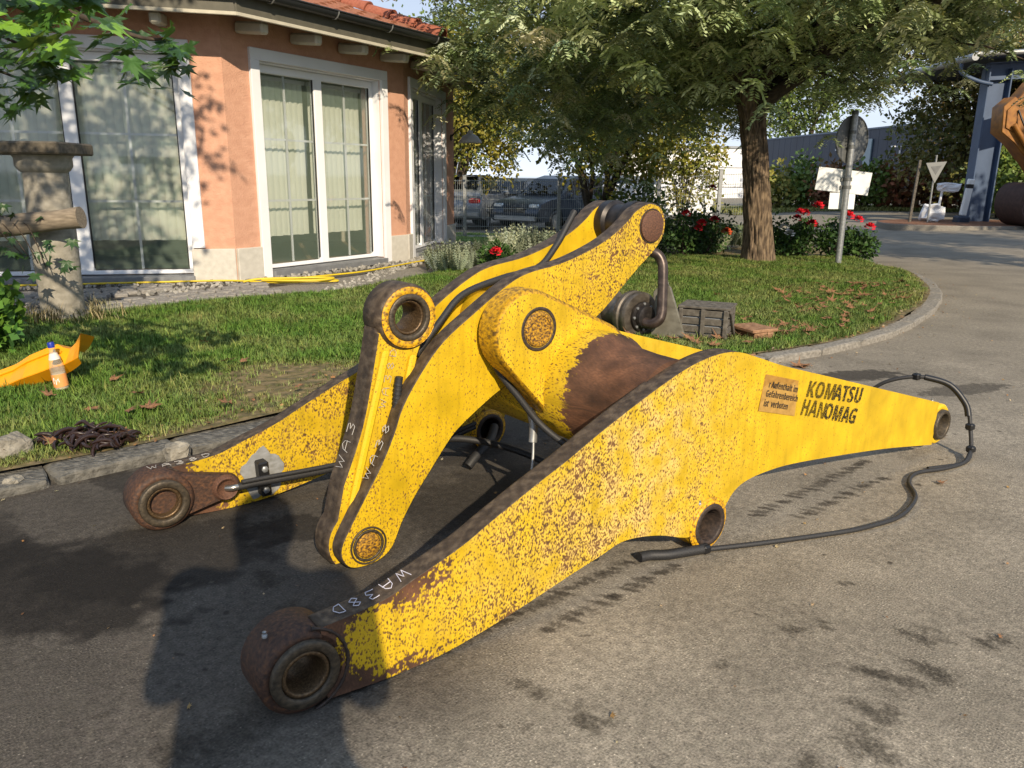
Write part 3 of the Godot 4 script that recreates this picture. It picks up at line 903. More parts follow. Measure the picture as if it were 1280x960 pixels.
func tuft_mesh(blades: int, hgt_: float, spread: float, wid: float, sd: int) -> MB:
	var mb := MB.new()
	var r := seeded(sd)
	for b in blades:
		var an := r.randf() * TAU
		var d := Vector3(cos(an), 0, sin(an))
		var s := Vector3(-d.z, 0, d.x) * wid * r.randf_range(0.7, 1.2)
		var p0 := Vector3(r.randf_range(-1, 1), 0, r.randf_range(-1, 1)) * spread
		var h := hgt_ * r.randf_range(0.55, 1.0)
		var lean := r.randf_range(0.15, 0.9) * h
		var p1 := p0 + d * lean * 0.35 + Vector3.UP * h * 0.6
		var p2 := p0 + d * lean + Vector3.UP * h * r.randf_range(0.75, 1.0)
		var nn := (Vector3.UP * 0.6 - d * 0.3 + Vector3(0, 0, 0.5)).normalized()
		var a := mb.p(p0 - s, nn); var c := mb.p(p0 + s, nn); var e := mb.p(p1 + s * 0.8, nn); var f := mb.p(p1 - s * 0.8, nn); var g := mb.p(p2, nn)
		mb.q(a, c, e, f); mb.t(f, e, g)
	return mb

func build_grass(kl: Array, pl: Array) -> void:
	var r := seeded(77)
	var bare := noise(0.55, 78, 4)
	var dry := noise(0.9, 79, 3)
	var meshes := [tuft_mesh(9, 0.055, 0.035, 0.0022, 1).mesh(M.grass), tuft_mesh(9, 0.045, 0.04, 0.0025, 2).mesh(M.grass), tuft_mesh(7, 0.085, 0.03, 0.0026, 3).mesh(M.grass)]
	var xs := [[], [], []]; var cs := [[], [], []]
	for k in 300000:
		var z := -2.0 - pow(r.randf(), 1.4) * 19.2
		var x0 := maxf(x_at(pl, z), -0.72 * -z - 0.6)
		var x1 := minf(x_at(kl, z) - 0.10, 0.72 * -z + 0.5)
		if x1 <= x0: continue
		var x := r.randf_range(x0, x1)
		if r.randf() > (x1 - x0) / 9.0 + 0.35: continue
		if z < -11.6 and x > 1.9 and z > -14.6: continue
		var b := bare.get_noise_2d(x, z)
		var kd := x_at(kl, z) - x
		# trodden strip behind the kerb, and the bare patch by the far arm
		var sp := Vector2((x + 0.95) / 0.62, (z + 4.0) / 0.5).length()
		var keep := ss(0.05, 0.75, kd * 0.75 + b * 0.55) if x < 0.5 else ss(0.0, 0.25, kd + b * 0.3)
		keep *= ss(0.55, 1.25, sp + b * 0.5)
		if r.randf() > keep * 0.95 + 0.05: continue
		var w := dry.get_noise_2d(x * 1.6, z * 1.6)
		var green := Color(0.115, 0.215, 0.033)
		var straw := Color(0.42, 0.36, 0.16)
		var t := clampf(0.16 + w * 0.6 + (0.35 if r.randf() < 0.16 else 0.0) + 0.45 * (1.0 - keep) + (0.16 if x > 1.0 else 0.0), 0.0, 1.0)
		var c := jitter(green.lerp(straw, t * 0.62), r, 0.28)
		var which := 2 if r.randf() < 0.10 else int(r.randi() % 2)
		var sc := r.randf_range(0.55, 1.05) * lerpf(0.65, 1.0, keep)
		xs[which].append(Transform3D(Basis(Vector3.UP, r.randf() * TAU) * Basis.from_scale(Vector3(sc * lerpf(1.0, 2.2, ss(6.0, 18.0, -z)), sc, sc * lerpf(1.0, 2.2, ss(6.0, 18.0, -z)))), Vector3(x, hgt(x, z) + lawn_h(x, z) - 0.004, z)))
		cs[which].append(c)
	for i in 3:
		var g := swarm(self, "grass", meshes[i], xs[i], cs[i])
		tag(g, ["short green lawn grass between the kerb and the path", "fine pale lawn grass mixed through the green lawn", "taller loose grass blades standing out of the lawn"][i], "grass")

func gravel_mat() -> StandardMaterial3D:
	var m := mat(Color.WHITE, 0.9)
	m.vertex_color_use_as_albedo = true
	return m

# ---------------------------------------------------------------- the orange building
const WA := [14.1, 58.5, 81.0]
var wall_o := []      # origins of the three visible walls (x, z)
var wall_len := [3.05, 2.795, 2.75]

func wall_dir(i: int) -> Vector2:
	var a := deg_to_rad(WA[i])
	return Vector2(cos(a), -sin(a))

func wall_frames() -> void:
	if wall_o.size() > 0: return
	var p0 := Vector2(-2.888, -8.236)
	wall_o = [p0 - wall_dir(0) * wall_len[0], p0, p0 + wall_dir(1) * wall_len[1]]

func wall_xf(i: int) -> Transform3D:
	wall_frames()
	var d := wall_dir(i)
	return Transform3D(Basis(Vector3(d.x, 0, d.y), Vector3.UP, Vector3(-d.y, 0, d.x)), Vector3(wall_o[i].x, 0, wall_o[i].y))

# distance in front of the nearest wall face
func wall_gap(c: Vector2) -> float:
	wall_frames()
	var best := 99.0
	for i in 3:
		var d := wall_dir(i)
		var q = c - wall_o[i]
		var s = q.dot(d)
		var o = q.dot(Vector2(-d.y, d.x))
		if s > -3.0 and s < wall_len[i] + 0.4:
			if o > -0.01: best = minf(best, o)
			elif o > -1.5 and s > 0 and s < wall_len[i]: return -1.0
	return best

func build_building() -> void:
	wall_frames()
	var b := thing("rendered_building", "orange rendered building with tall white framed windows and red tiled roof", "building")
	var r := seeded(55)
	var wx := [[0.56, 2.64], [0.445, 2.33], [0.30, 2.0]]     # window openings along each wall
	var top := 2.24
	var wh := 2.86
	for i in 3:
		var xf := wall_xf(i)
		var L: float = wall_len[i]
		var a: float = wx[i][0]; var c: float = wx[i][1]
		var th := 0.30
		var w := MB.new()
		var e0 := -2.2 if i == 0 else 0.0
		var cut0 := th * tan(deg_to_rad((WA[i] - WA[i - 1]) / 2.0)) if i > 0 else 0.0
		var cut1 := th * tan(deg_to_rad((WA[i + 1] - WA[i]) / 2.0)) if i < 2 else 0.0
		# piers and lintel with mitred ends
		var z0 := -th
		for seg in [[e0, a, 0.0, wh, cut0, 0.0], [c, L, 0.0, wh, 0.0, cut1], [a, c, top, wh, 0.0, 0.0]]:
			var q := [Vector3(seg[0], seg[2], 0), Vector3(seg[1], seg[2], 0), Vector3(seg[1], seg[3], 0), Vector3(seg[0], seg[3], 0)]
			var k := [Vector3(seg[0] + seg[4], seg[2], z0), Vector3(seg[1] - seg[5], seg[2], z0), Vector3(seg[1] - seg[5], seg[3], z0), Vector3(seg[0] + seg[4], seg[3], z0)]
			w.face(q[0], q[1], q[2], q[3], Vector3(0, 0, 1))
			w.face(k[0], k[1], k[2], k[3], Vector3(0, 0, -1))
			w.face(q[0], k[0], k[3], q[3], Vector3(-1, 0, 0))
			w.face(q[1], k[1], k[2], q[2], Vector3(1, 0, 0))
			w.face(q[0], q[1], k[1], k[0], Vector3(0, -1, 0))
			w.face(q[3], q[2], k[2], k[3], Vector3(0, 1, 0))
		var wall := part(b, "wall", w.mesh(M.render), xf.origin, xf.basis)
		# grey plinth blocks at the foot of each pier
		for seg in ([[-2.2, a + 0.02], [c - 0.02, L]] if i == 0 else [[0.0, a - 0.11], [c + 0.11, L]]):
			var pm := MB.new()
			pm.box(Vector3((seg[0] + seg[1]) / 2.0, 0.18, 0.008), Vector3(seg[1] - seg[0] - 0.006, 0.36, 0.05), Basis(), 0.006)
			part(wall, "plinth", pm.mesh(M.plinth))
		# white surround, proud of the render
		var tm := MB.new()
		var tw := 0.115
		var y0 := 0.37 if i == 0 else 0.02
		tm.box(Vector3(a - tw / 2, (top + y0) / 2, 0.012), Vector3(tw, top - y0, 0.045), Basis(), 0.004)
		tm.box(Vector3(c + tw / 2, (top + y0) / 2, 0.012), Vector3(tw, top - y0, 0.045), Basis(), 0.004)
		tm.box(Vector3((a + c) / 2, top + tw / 2, 0.012), Vector3(c - a + 2 * tw, tw, 0.045), Basis(), 0.004)
		part(wall, "window_surround", tm.mesh(M.white))
		# white reveals inside the opening
		var vm := MB.new()
		vm.box(Vector3(a + 0.006, (top + 0.1) / 2, -0.105), Vector3(0.012, top - 0.1, 0.19))
		vm.box(Vector3(c - 0.006, (top + 0.1) / 2, -0.105), Vector3(0.012, top - 0.1, 0.19))
		vm.box(Vector3((a + c) / 2, top - 0.006, -0.105), Vector3(c - a - 0.026, 0.012, 0.19))
		part(wall, "reveal", vm.mesh(M.white))
		# window: frame, mullion, panes, muntins, sill
		var fm := MB.new()
		var zf := -0.14
		var mid := (a + c) / 2.0
		var fw := 0.055
		var y1 := 0.10
		for x in [a + 0.014 + fw / 2, c - 0.014 - fw / 2]:
			fm.box(Vector3(x, (y1 + top - 0.014) / 2, zf), Vector3(fw, top - 0.014 - y1, 0.07), Basis(), 0.005)
		fm.box(Vector3(mid, (y1 + top - 0.014) / 2, zf + 0.004), Vector3(0.12, top - 0.014 - y1 - 0.01, 0.07), Basis(), 0.005)
		fm.box(Vector3(mid, top - 0.014 - 0.04, zf + 0.002), Vector3(c - a - 0.03, 0.08, 0.07), Basis(), 0.005)
		fm.box(Vector3(mid, y1 + 0.02, zf + 0.002), Vector3(c - a - 0.03, 0.04, 0.07), Basis(), 0.005)
		var win := part(b, "window", fm.mesh(M.pvc), xf.origin, xf.basis)
		for k in 2:
			var g0: float = a + 0.014 + fw if k == 0 else mid + 0.06
			var g1: float = mid - 0.06 if k == 0 else c - 0.014 - fw
			var pm := MB.new()
			pm.box(Vector3((g0 + g1) / 2, (y1 + top) / 2, zf), Vector3(g1 - g0 - 0.004, top - y1 - 0.1, 0.006))
			part(win, "pane", pm.mesh(M.glass))
			# dark gasket round the pane
			var km := MB.new()
			for x in [g0 + 0.006, g1 - 0.006]: km.box(Vector3(x, (y1 + top) / 2, zf + 0.012), Vector3(0.012, top - y1 - 0.13, 0.012))
			part(win, "gasket", km.mesh(M.black))
			var mm := MB.new()
			mm.box(Vector3((g0 + g1) / 2, (y1 + top) / 2, zf - 0.012), Vector3(0.024, top - y1 - 0.1, 0.012))
			part(win, "muntin", mm.mesh(M.pvc))
			for y in [0.83, 1.48]:
				var hm := MB.new()
				hm.box(Vector3((g0 + g1) / 2, y, zf - 0.0125), Vector3(g1 - g0 - 0.006, 0.022, 0.010))
				part(win, "muntin", hm.mesh(M.pvc))
			# vertical blind behind each pane of the two lit walls
			if i < 2:
				var br := MB.new()
				br.box(Vector3((g0 + g1) / 2, top - 0.12, zf - 0.16), Vector3(g1 - g0 + 0.06, 0.04, 0.05))
				var bl := part(b, "vertical_blind", br.mesh(M.pvc), xf.origin, xf.basis)
				var slat := MB.new()
				for q in 6:
					var f0 := q / 6.0; var f1 := (q + 1) / 6.0
					var ba := func(f: float) -> float: return 0.012 * sin(PI * f)
					var x0 := -0.045 + 0.09 * f0; var x1 := -0.045 + 0.09 * f1
					slat.face(Vector3(x0, 0, ba.call(f0)), Vector3(x1, 0, ba.call(f1)), Vector3(x1, top - 0.56, ba.call(f1)), Vector3(x0, top - 0.56, ba.call(f0)), Vector3(0, 0, 1))
				var sm := slat.mesh(M.blind)
				var nsl := int((g1 - g0 + 0.05) / 0.082)
				for s in nsl:
					part(bl, "blind_slat", sm, Vector3(g0 - 0.02 + (s + 0.5) * 0.082, 0.43 + 0.004 * (s % 2), zf - 0.16), Basis(Vector3.UP, (-0.42 if i == 1 else 0.2) + r.randf_range(-0.05, 0.05)))
		var sm2 := MB.new()
		sm2.box(Vector3(mid, 0.055, -0.05), Vector3(c - a - 0.004, 0.07, 0.25), Basis(), 0.006)
		part(win, "window_sill", sm2.mesh(M.sillmat))
		# interior behind the opening
		var im := MB.new()
		im.box(Vector3(mid, 0.04, -1.45), Vector3(c - a + 1.0, 0.06, 2.2))
		part(b, "room_floor", im.mesh(M.room_floor), xf.origin, xf.basis)
	# closed room: ceiling, back walls
	var rm := MB.new()
	rm.box(Vector3(-5.0, 1.45, -13.3), Vector3(7.4, 2.9, 0.15), Basis(Vector3.UP, -0.1))
	rm.box(Vector3(-8.4, 1.45, -10.5), Vector3(0.15, 2.9, 6.0))
	part(b, "room_wall", rm.mesh(M.room))
	var cm := MB.new()
	var cp := [Vector3(-8.3, 2.66, -7.2), Vector3(-5.4, 2.66, -7.75), Vector3(-3.05, 2.66, -8.45), Vector3(-1.75, 2.66, -10.7), Vector3(-1.4, 2.66, -13.3), Vector3(-8.3, 2.66, -13.3)]
	for k in range(1, 5):
		cm.tri3(cp[0], cp[k], cp[k + 1], Vector3.DOWN)
		cm.tri3(cp[0] + Vector3.UP * 0.1, cp[k] + Vector3.UP * 0.1, cp[k + 1] + Vector3.UP * 0.1, Vector3.UP)
	part(b, "room_ceiling", cm.mesh(M.room))
	build_roof(b)

func build_roof(b: Node3D) -> void:
	var r := seeded(66)
	var ov := 0.5
	var ye := 2.53              # lower edge of the fascia
	# corner points of the eaves line, offset outwards
	var cor := []
	var st: Vector2 = wall_o[0] - wall_dir(0) * 2.2
	var nrm := func(i: int) -> Vector2: return Vector2(-wall_dir(i).y, wall_dir(i).x)
	cor.append(st + nrm.call(0) * ov)
	for i in [0, 1]:
		var n0: Vector2 = nrm.call(i); var n1: Vector2 = nrm.call(i + 1)
		var bis := (n0 + n1).normalized()
		cor.append(wall_o[i + 1] + bis * ov / bis.dot(n0))
	cor.append(wall_o[2] + wall_dir(2) * (wall_len[2] + 0.5) + nrm.call(2) * ov)
	var slope := tan(deg_to_rad(19.0))
	var inner := Vector2(-6.2, -11.6)
	for i in 3:
		var a: Vector2 = cor[i]; var c: Vector2 = cor[i + 1]
		var d := (c - a).normalized()
		var n2: Vector2 = nrm.call(i)
		var L := a.distance_to(c)
		var bs := Basis(Vector3(d.x, 0, d.y), Vector3.UP, Vector3(n2.x, 0, n2.y))
		var og := Vector3(a.x, 0, a.y)
		# fascia board with a pale bead along its foot
		var fm := MB.new()
		fm.box(Vector3(L / 2, ye + 0.085, -0.012), Vector3(L + 0.02, 0.17, 0.024), Basis(), 0.003)
		part(b, "fascia", fm.mesh(M.fascia), og, bs)
		var bm := MB.new()
		bm.box(Vector3(L / 2, ye - 0.002, 0.004), Vector3(L + 0.01, 0.032, 0.03), Basis(), 0.004)
		part(b, "fascia_bead", bm.mesh(M.rafter), og, bs)
		# soffit boards
		var sm := MB.new()
		sm.face(Vector3(0, ye + 0.10, -0.03), Vector3(L, ye + 0.10, -0.03), Vector3(L + 0.2, ye + 0.24, -0.62), Vector3(-0.2, ye + 0.24, -0.62), Vector3.DOWN)
		part(b, "soffit", sm.mesh(M.fascia), og, bs)
		# gutter: an open half round with straps
		var gm := MB.new()
		var R := 0.062
		var pro := []
		for k in 11: pro.append(PI + PI * k / 10.0)
		for sgn in [1.0, 0.94]:
			var prev := []
			for an in pro:
				var y: float = ye + 0.205 + sin(an) * R * sgn; var z: float = 0.075 + cos(an) * R * sgn
				var nn := Vector3(0, sin(an), cos(an)) * (1.0 if sgn == 1.0 else -1.0)
				var row := [gm.p(Vector3(-0.03, y, z), nn), gm.p(Vector3(L + 0.03, y, z), nn)]
				if prev.size(): gm.q(prev[0], prev[1], row[1], row[0])
				prev = row
		gm.tube([Vector3(-0.03, ye + 0.21, 0.075 + R), Vector3(L + 0.03, ye + 0.21, 0.075 + R)], 0.010, 8)
		var gut := part(b, "gutter", gm.mesh(M.gutter), og, bs)
		for k in int(L / 0.85) + 1:
			var sb := MB.new()
			var pp := []
			for an in pro: pp.append(Vector3(0.35 + k * 0.85, ye + 0.205 + sin(an) * (R + 0.004), 0.075 + cos(an) * (R + 0.004)))
			sb.tube(pp, 0.008, 5)
			part(gut, "gutter_strap", sb.mesh(M.zinc))
		# rafter ends under the soffit
		var count := int(L / 0.78)
		var ra := MB.new()
		ra.box(Vector3(0, 0, 0), Vector3(0.10, 0.11, 0.40), Basis(Vector3.RIGHT, 0.10), 0.02)
		var rmesh := ra.mesh(M.rafter)
		for k in count + 1:
			var s := 0.42 + k * 0.72
			if s < L - 0.15: part(b, "rafter_end", rmesh, og + bs * Vector3(s, ye - 0.035, -0.29), bs)
		# tiled slope
		var up := Vector3(0, slope, -1).normalized()
		var edge := ye + 0.215
		var rows := 7
		var run := 2.6
		var rf := MB.new()
		var ia := Vector3(0, edge - 0.05, 0.02); var ib := Vector3(L, edge - 0.05, 0.02)
		var shift0 := 0.0 if i == 0 else tan(deg_to_rad((WA[i] - WA[i - 1]) / 2.0))
		var shift1 := tan(deg_to_rad((WA[i + 1] - WA[i]) / 2.0)) if i < 2 else 0.0
		rf.face(ia, ib, ib + Vector3(-shift1 * run, slope * run, -run), ia + Vector3(shift0 * run, slope * run, -run), Vector3.UP)
		var roof := part(b, "roof", rf.mesh(M.tile), og, bs)
		var tmesh := []
		for v in 3:
			var tm := MB.new()
			for q in 8:
				var f0 := q / 8.0; var f1 := (q + 1) / 8.0
				var wv := func(f: float) -> float: return 0.022 * sin(TAU * f) + 0.012
				for lay in [0.0, -0.016]:
					tm.face(Vector3(-0.15 + 0.3 * f0, wv.call(f0) + lay, 0.0), Vector3(-0.15 + 0.3 * f1, wv.call(f1) + lay, 0.0), Vector3(-0.15 + 0.3 * f1, wv.call(f1) + lay - 0.02, -0.40), Vector3(-0.15 + 0.3 * f0, wv.call(f0) + lay - 0.02, -0.40), Vector3.UP if lay == 0.0 else Vector3.DOWN)
				tm.face(Vector3(-0.15 + 0.3 * f0, wv.call(f0), 0.0), Vector3(-0.15 + 0.3 * f1, wv.call(f1), 0.0), Vector3(-0.15 + 0.3 * f1, wv.call(f1) - 0.016, 0.0), Vector3(-0.15 + 0.3 * f0, wv.call(f0) - 0.016, 0.0), Vector3(0, 0, 1))
			tmesh.append(tm.mesh(M.tile))
		var tb := Basis(Vector3.RIGHT, atan(slope))
		if i < 2:
			for row in rows:
				var back := row * 0.33
				var x0 := shift0 * back + 0.15; var x1 := L - shift1 * back - 0.1
				if i == 0: x0 = maxf(x0, 2.6)
				var x := x0
				while x < x1:
					part(roof, "roof_tile", tmesh[r.randi() % 3], Vector3(x, edge + slope * back + 0.0, -back + 0.07), tb * Basis(Vector3.UP, r.randf_range(-0.012, 0.012)))
					x += 0.292
	# hip tiles along the two corners
	for i in [1, 2]:
		var e: Vector2 = cor[i]
		var dir: Vector2 = -((nrm.call(i - 1) as Vector2) + (nrm.call(i) as Vector2)).normalized()
		var sl: float = slope * dir.dot(-(nrm.call(i) as Vector2))
		var d3 := Vector3(dir.x, sl, dir.y).normalized()
		var hip := holder(b, "hip")
		for k in 9:
			var p0 := Vector3(e.x, ye + 0.25, e.y) + d3 * (k * 0.36 - 0.04)
			var hm := MB.new()
			var side := d3.cross(Vector3.UP).normalized()
			var up2 := side.cross(d3).normalized()
			var rings := []
			for f in 4:
				var q := p0 + d3 * (0.40 * f / 3.0)
				var rad := lerpf(0.115, 0.092, f / 3.0) + (0.012 if f == 0 else 0.0)
				var row := []
				for m in 11:
					var an := PI * m / 10.0
					var nn := side * cos(an) + up2 * sin(an)
					row.append(hm.p(q + nn * rad, nn))
				rings.append(row)
			for f in 3:
				for m in 10: hm.q(rings[f][m], rings[f][m + 1], rings[f + 1][m + 1], rings[f + 1][m])
			for m in 10:
				hm.tri3(p0 + (hm.v[rings[0][m]] - p0) * 1.0, p0 + (hm.v[rings[0][m + 1]] - p0) * 1.0, p0 + (hm.v[rings[0][m]] - p0) * 0.8, -d3)
				hm.tri3(p0 + (hm.v[rings[0][m + 1]] - p0) * 1.0, p0 + (hm.v[rings[0][m + 1]] - p0) * 0.8, p0 + (hm.v[rings[0][m]] - p0) * 0.8, -d3)
			part(hip, "hip_tile", hm.mesh(M.ridge))
	# pale upper storey set back on the roof, with its own eaves
	var um := MB.new()
	um.box(Vector3(-5.1, 4.0, -11.4), Vector3(4.6, 2.6, 3.0), Basis(Vector3.UP, 1.02))
	var upper := part(b, "upper_storey", um.mesh(M.upper))
	var ux := Transform3D(Basis(Vector3.UP, 1.02), Vector3(-5.1, 0, -11.4))
	var wf := MB.new()
	for x in [-0.05, 0.62, 1.3]: wf.box(ux * Vector3(x, 3.9, 1.53), Vector3(0.07, 1.3, 0.06), ux.basis, 0.004)
	wf.box(ux * Vector3(0.62, 3.28, 1.532), Vector3(1.42, 0.07, 0.07), ux.basis, 0.004)
	part(upper, "window_frame", wf.mesh(M.pvc))
	for x in [0.285, 0.96]:
		var pg := MB.new()
		pg.box(ux * Vector3(x, 3.9, 1.515), Vector3(0.58, 1.2, 0.02), ux.basis)
		part(upper, "pane", pg.mesh(M.car_glass))
	var ev := MB.new()
	for k in 16: ev.box(ux * Vector3(2.6, 3.98 + 0.0, 1.75 - k * 0.09), Vector3(0.9, 0.02, 0.085), ux.basis, 0.002)
	ev.box(ux * Vector3(3.06, 4.02, 1.1), Vector3(0.03, 0.16, 1.5), ux.basis)
	part(upper, "eave_boards", ev.mesh(M.fascia))
	# white enamel lamp on a bracket at the far end of the wall
	var xf := wall_xf(2)
	var lamp := thing("wall_lamp", "small white enamel shade lamp on the far end of the orange wall", "lamp")
	lamp.transform = Transform3D(xf.basis, xf * Vector3(2.55, 1.72, 0.0))
	var am := MB.new()
	am.tube(smooth([Vector3(0, 0.0, 0.0), Vector3(0, 0.12, 0.12), Vector3(0, 0.18, 0.26), Vector3(0, 0.10, 0.32)], 4, false), 0.012, 8)
	am.lathe([Vector2(0, 0.0), Vector2(0.05, 0.0), Vector2(0.05, 0.02), Vector2(0, 0.02)], Transform3D(Basis(Vector3.RIGHT, PI / 2), Vector3.ZERO), 14)
	part(lamp, "arm", am.mesh(M.black))
	var sh := MB.new()
	sh.lathe([Vector2(0.19, -0.08), Vector2(0.185, -0.06), Vector2(0.12, 0.02), Vector2(0.045, 0.06), Vector2(0.04, 0.11), Vector2(0.0, 0.115)], Transform3D(Basis(), Vector3(0, 0.0, 0.32)), 20)
	part(lamp, "shade", sh.mesh(M.white))

# ---------------------------------------------------------------- the yellow loader boom
# its own frame: x along the arms from the front hubs to the rear ones, z towards the camera, z = 0 is the near arm's outer face
func boom_xf() -> Transform3D:
	return Transform3D(Basis(Vector3(0.79231, 0, -0.61012), Vector3.UP, Vector3(0.61012, 0, 0.79231)), Vector3(-0.42995, 0.006, -1.42615))

func arm_outline() -> Array:
	var top := [Vector2(0.045, 0.181), Vector2(0.189, 0.194), Vector2(0.269, 0.219), Vector2(0.4, 0.264), Vector2(0.488, 0.305), Vector2(0.619, 0.364), Vector2(0.724, 0.408), Vector2(0.835, 0.460), Vector2(0.977, 0.520), Vector2(1.106, 0.569), Vector2(1.20, 0.596), Vector2(1.30, 0.610), Vector2(1.392, 0.604), Vector2(1.506, 0.570), Vector2(1.638, 0.528), Vector2(1.947, 0.444), Vector2(2.433, 0.312), Vector2(2.765, 0.222)]
	var low := [Vector2(2.755, 0.040), Vector2(2.386, 0.100), Vector2(2.01, 0.148), Vector2(1.735, 0.178), Vector2(1.587, 0.183), Vector2(1.484, 0.175), Vector2(1.425, 0.152), Vector2(1.383, 0.105), Vector2(1.373, 0.075)]
	var low2 := [Vector2(1.245, 0.07), Vector2(1.225, 0.055), Vector2(1.18, 0.066), Vector2(1.096, 0.096), Vector2(1.001, 0.117), Vector2(0.927, 0.121), Vector2(0.855, 0.104), Vector2(0.743, 0.080), Vector2(0.637, 0.055), Vector2(0.537, 0.033), Vector2(0.441, 0.015), Vector2(0.351, 0.002), Vector2(0.265, -0.002), Vector2(0.184, -0.002), Vector2(0.055, 0.006)]
	var o := smooth(top, 5, false)
	o += smooth(low, 5, false)
	o += arc(Vector2(1.309, 0.074), 0.064, 4, 176, 12)
	o += smooth(low2, 5, false)
	o += arc(Vector2(0.006, 0.090), 0.068, -50, 50, 10)
	return o

# a tube across the arms: axis along z from z0 to z1 (z1 nearer the camera)
func hub_xf(c: Vector2, z0: float) -> Transform3D:
	return Transform3D(Basis(Vector3(1, 0, 0), Vector3(0, 0, 1), Vector3(0, -1, 0)), Vector3(c.x, c.y, z0))

func ring_prof(ro: float, ri: float, l: float, ch := 0.004) -> Array:
	return [Vector2(ri, 0.0), Vector2(ro - ch, 0.0), Vector2(ro, ch), Vector2(ro, l - ch), Vector2(ro - ch, l), Vector2(ri + ch, l), Vector2(ri, l - ch), Vector2(ri, 0.0)]

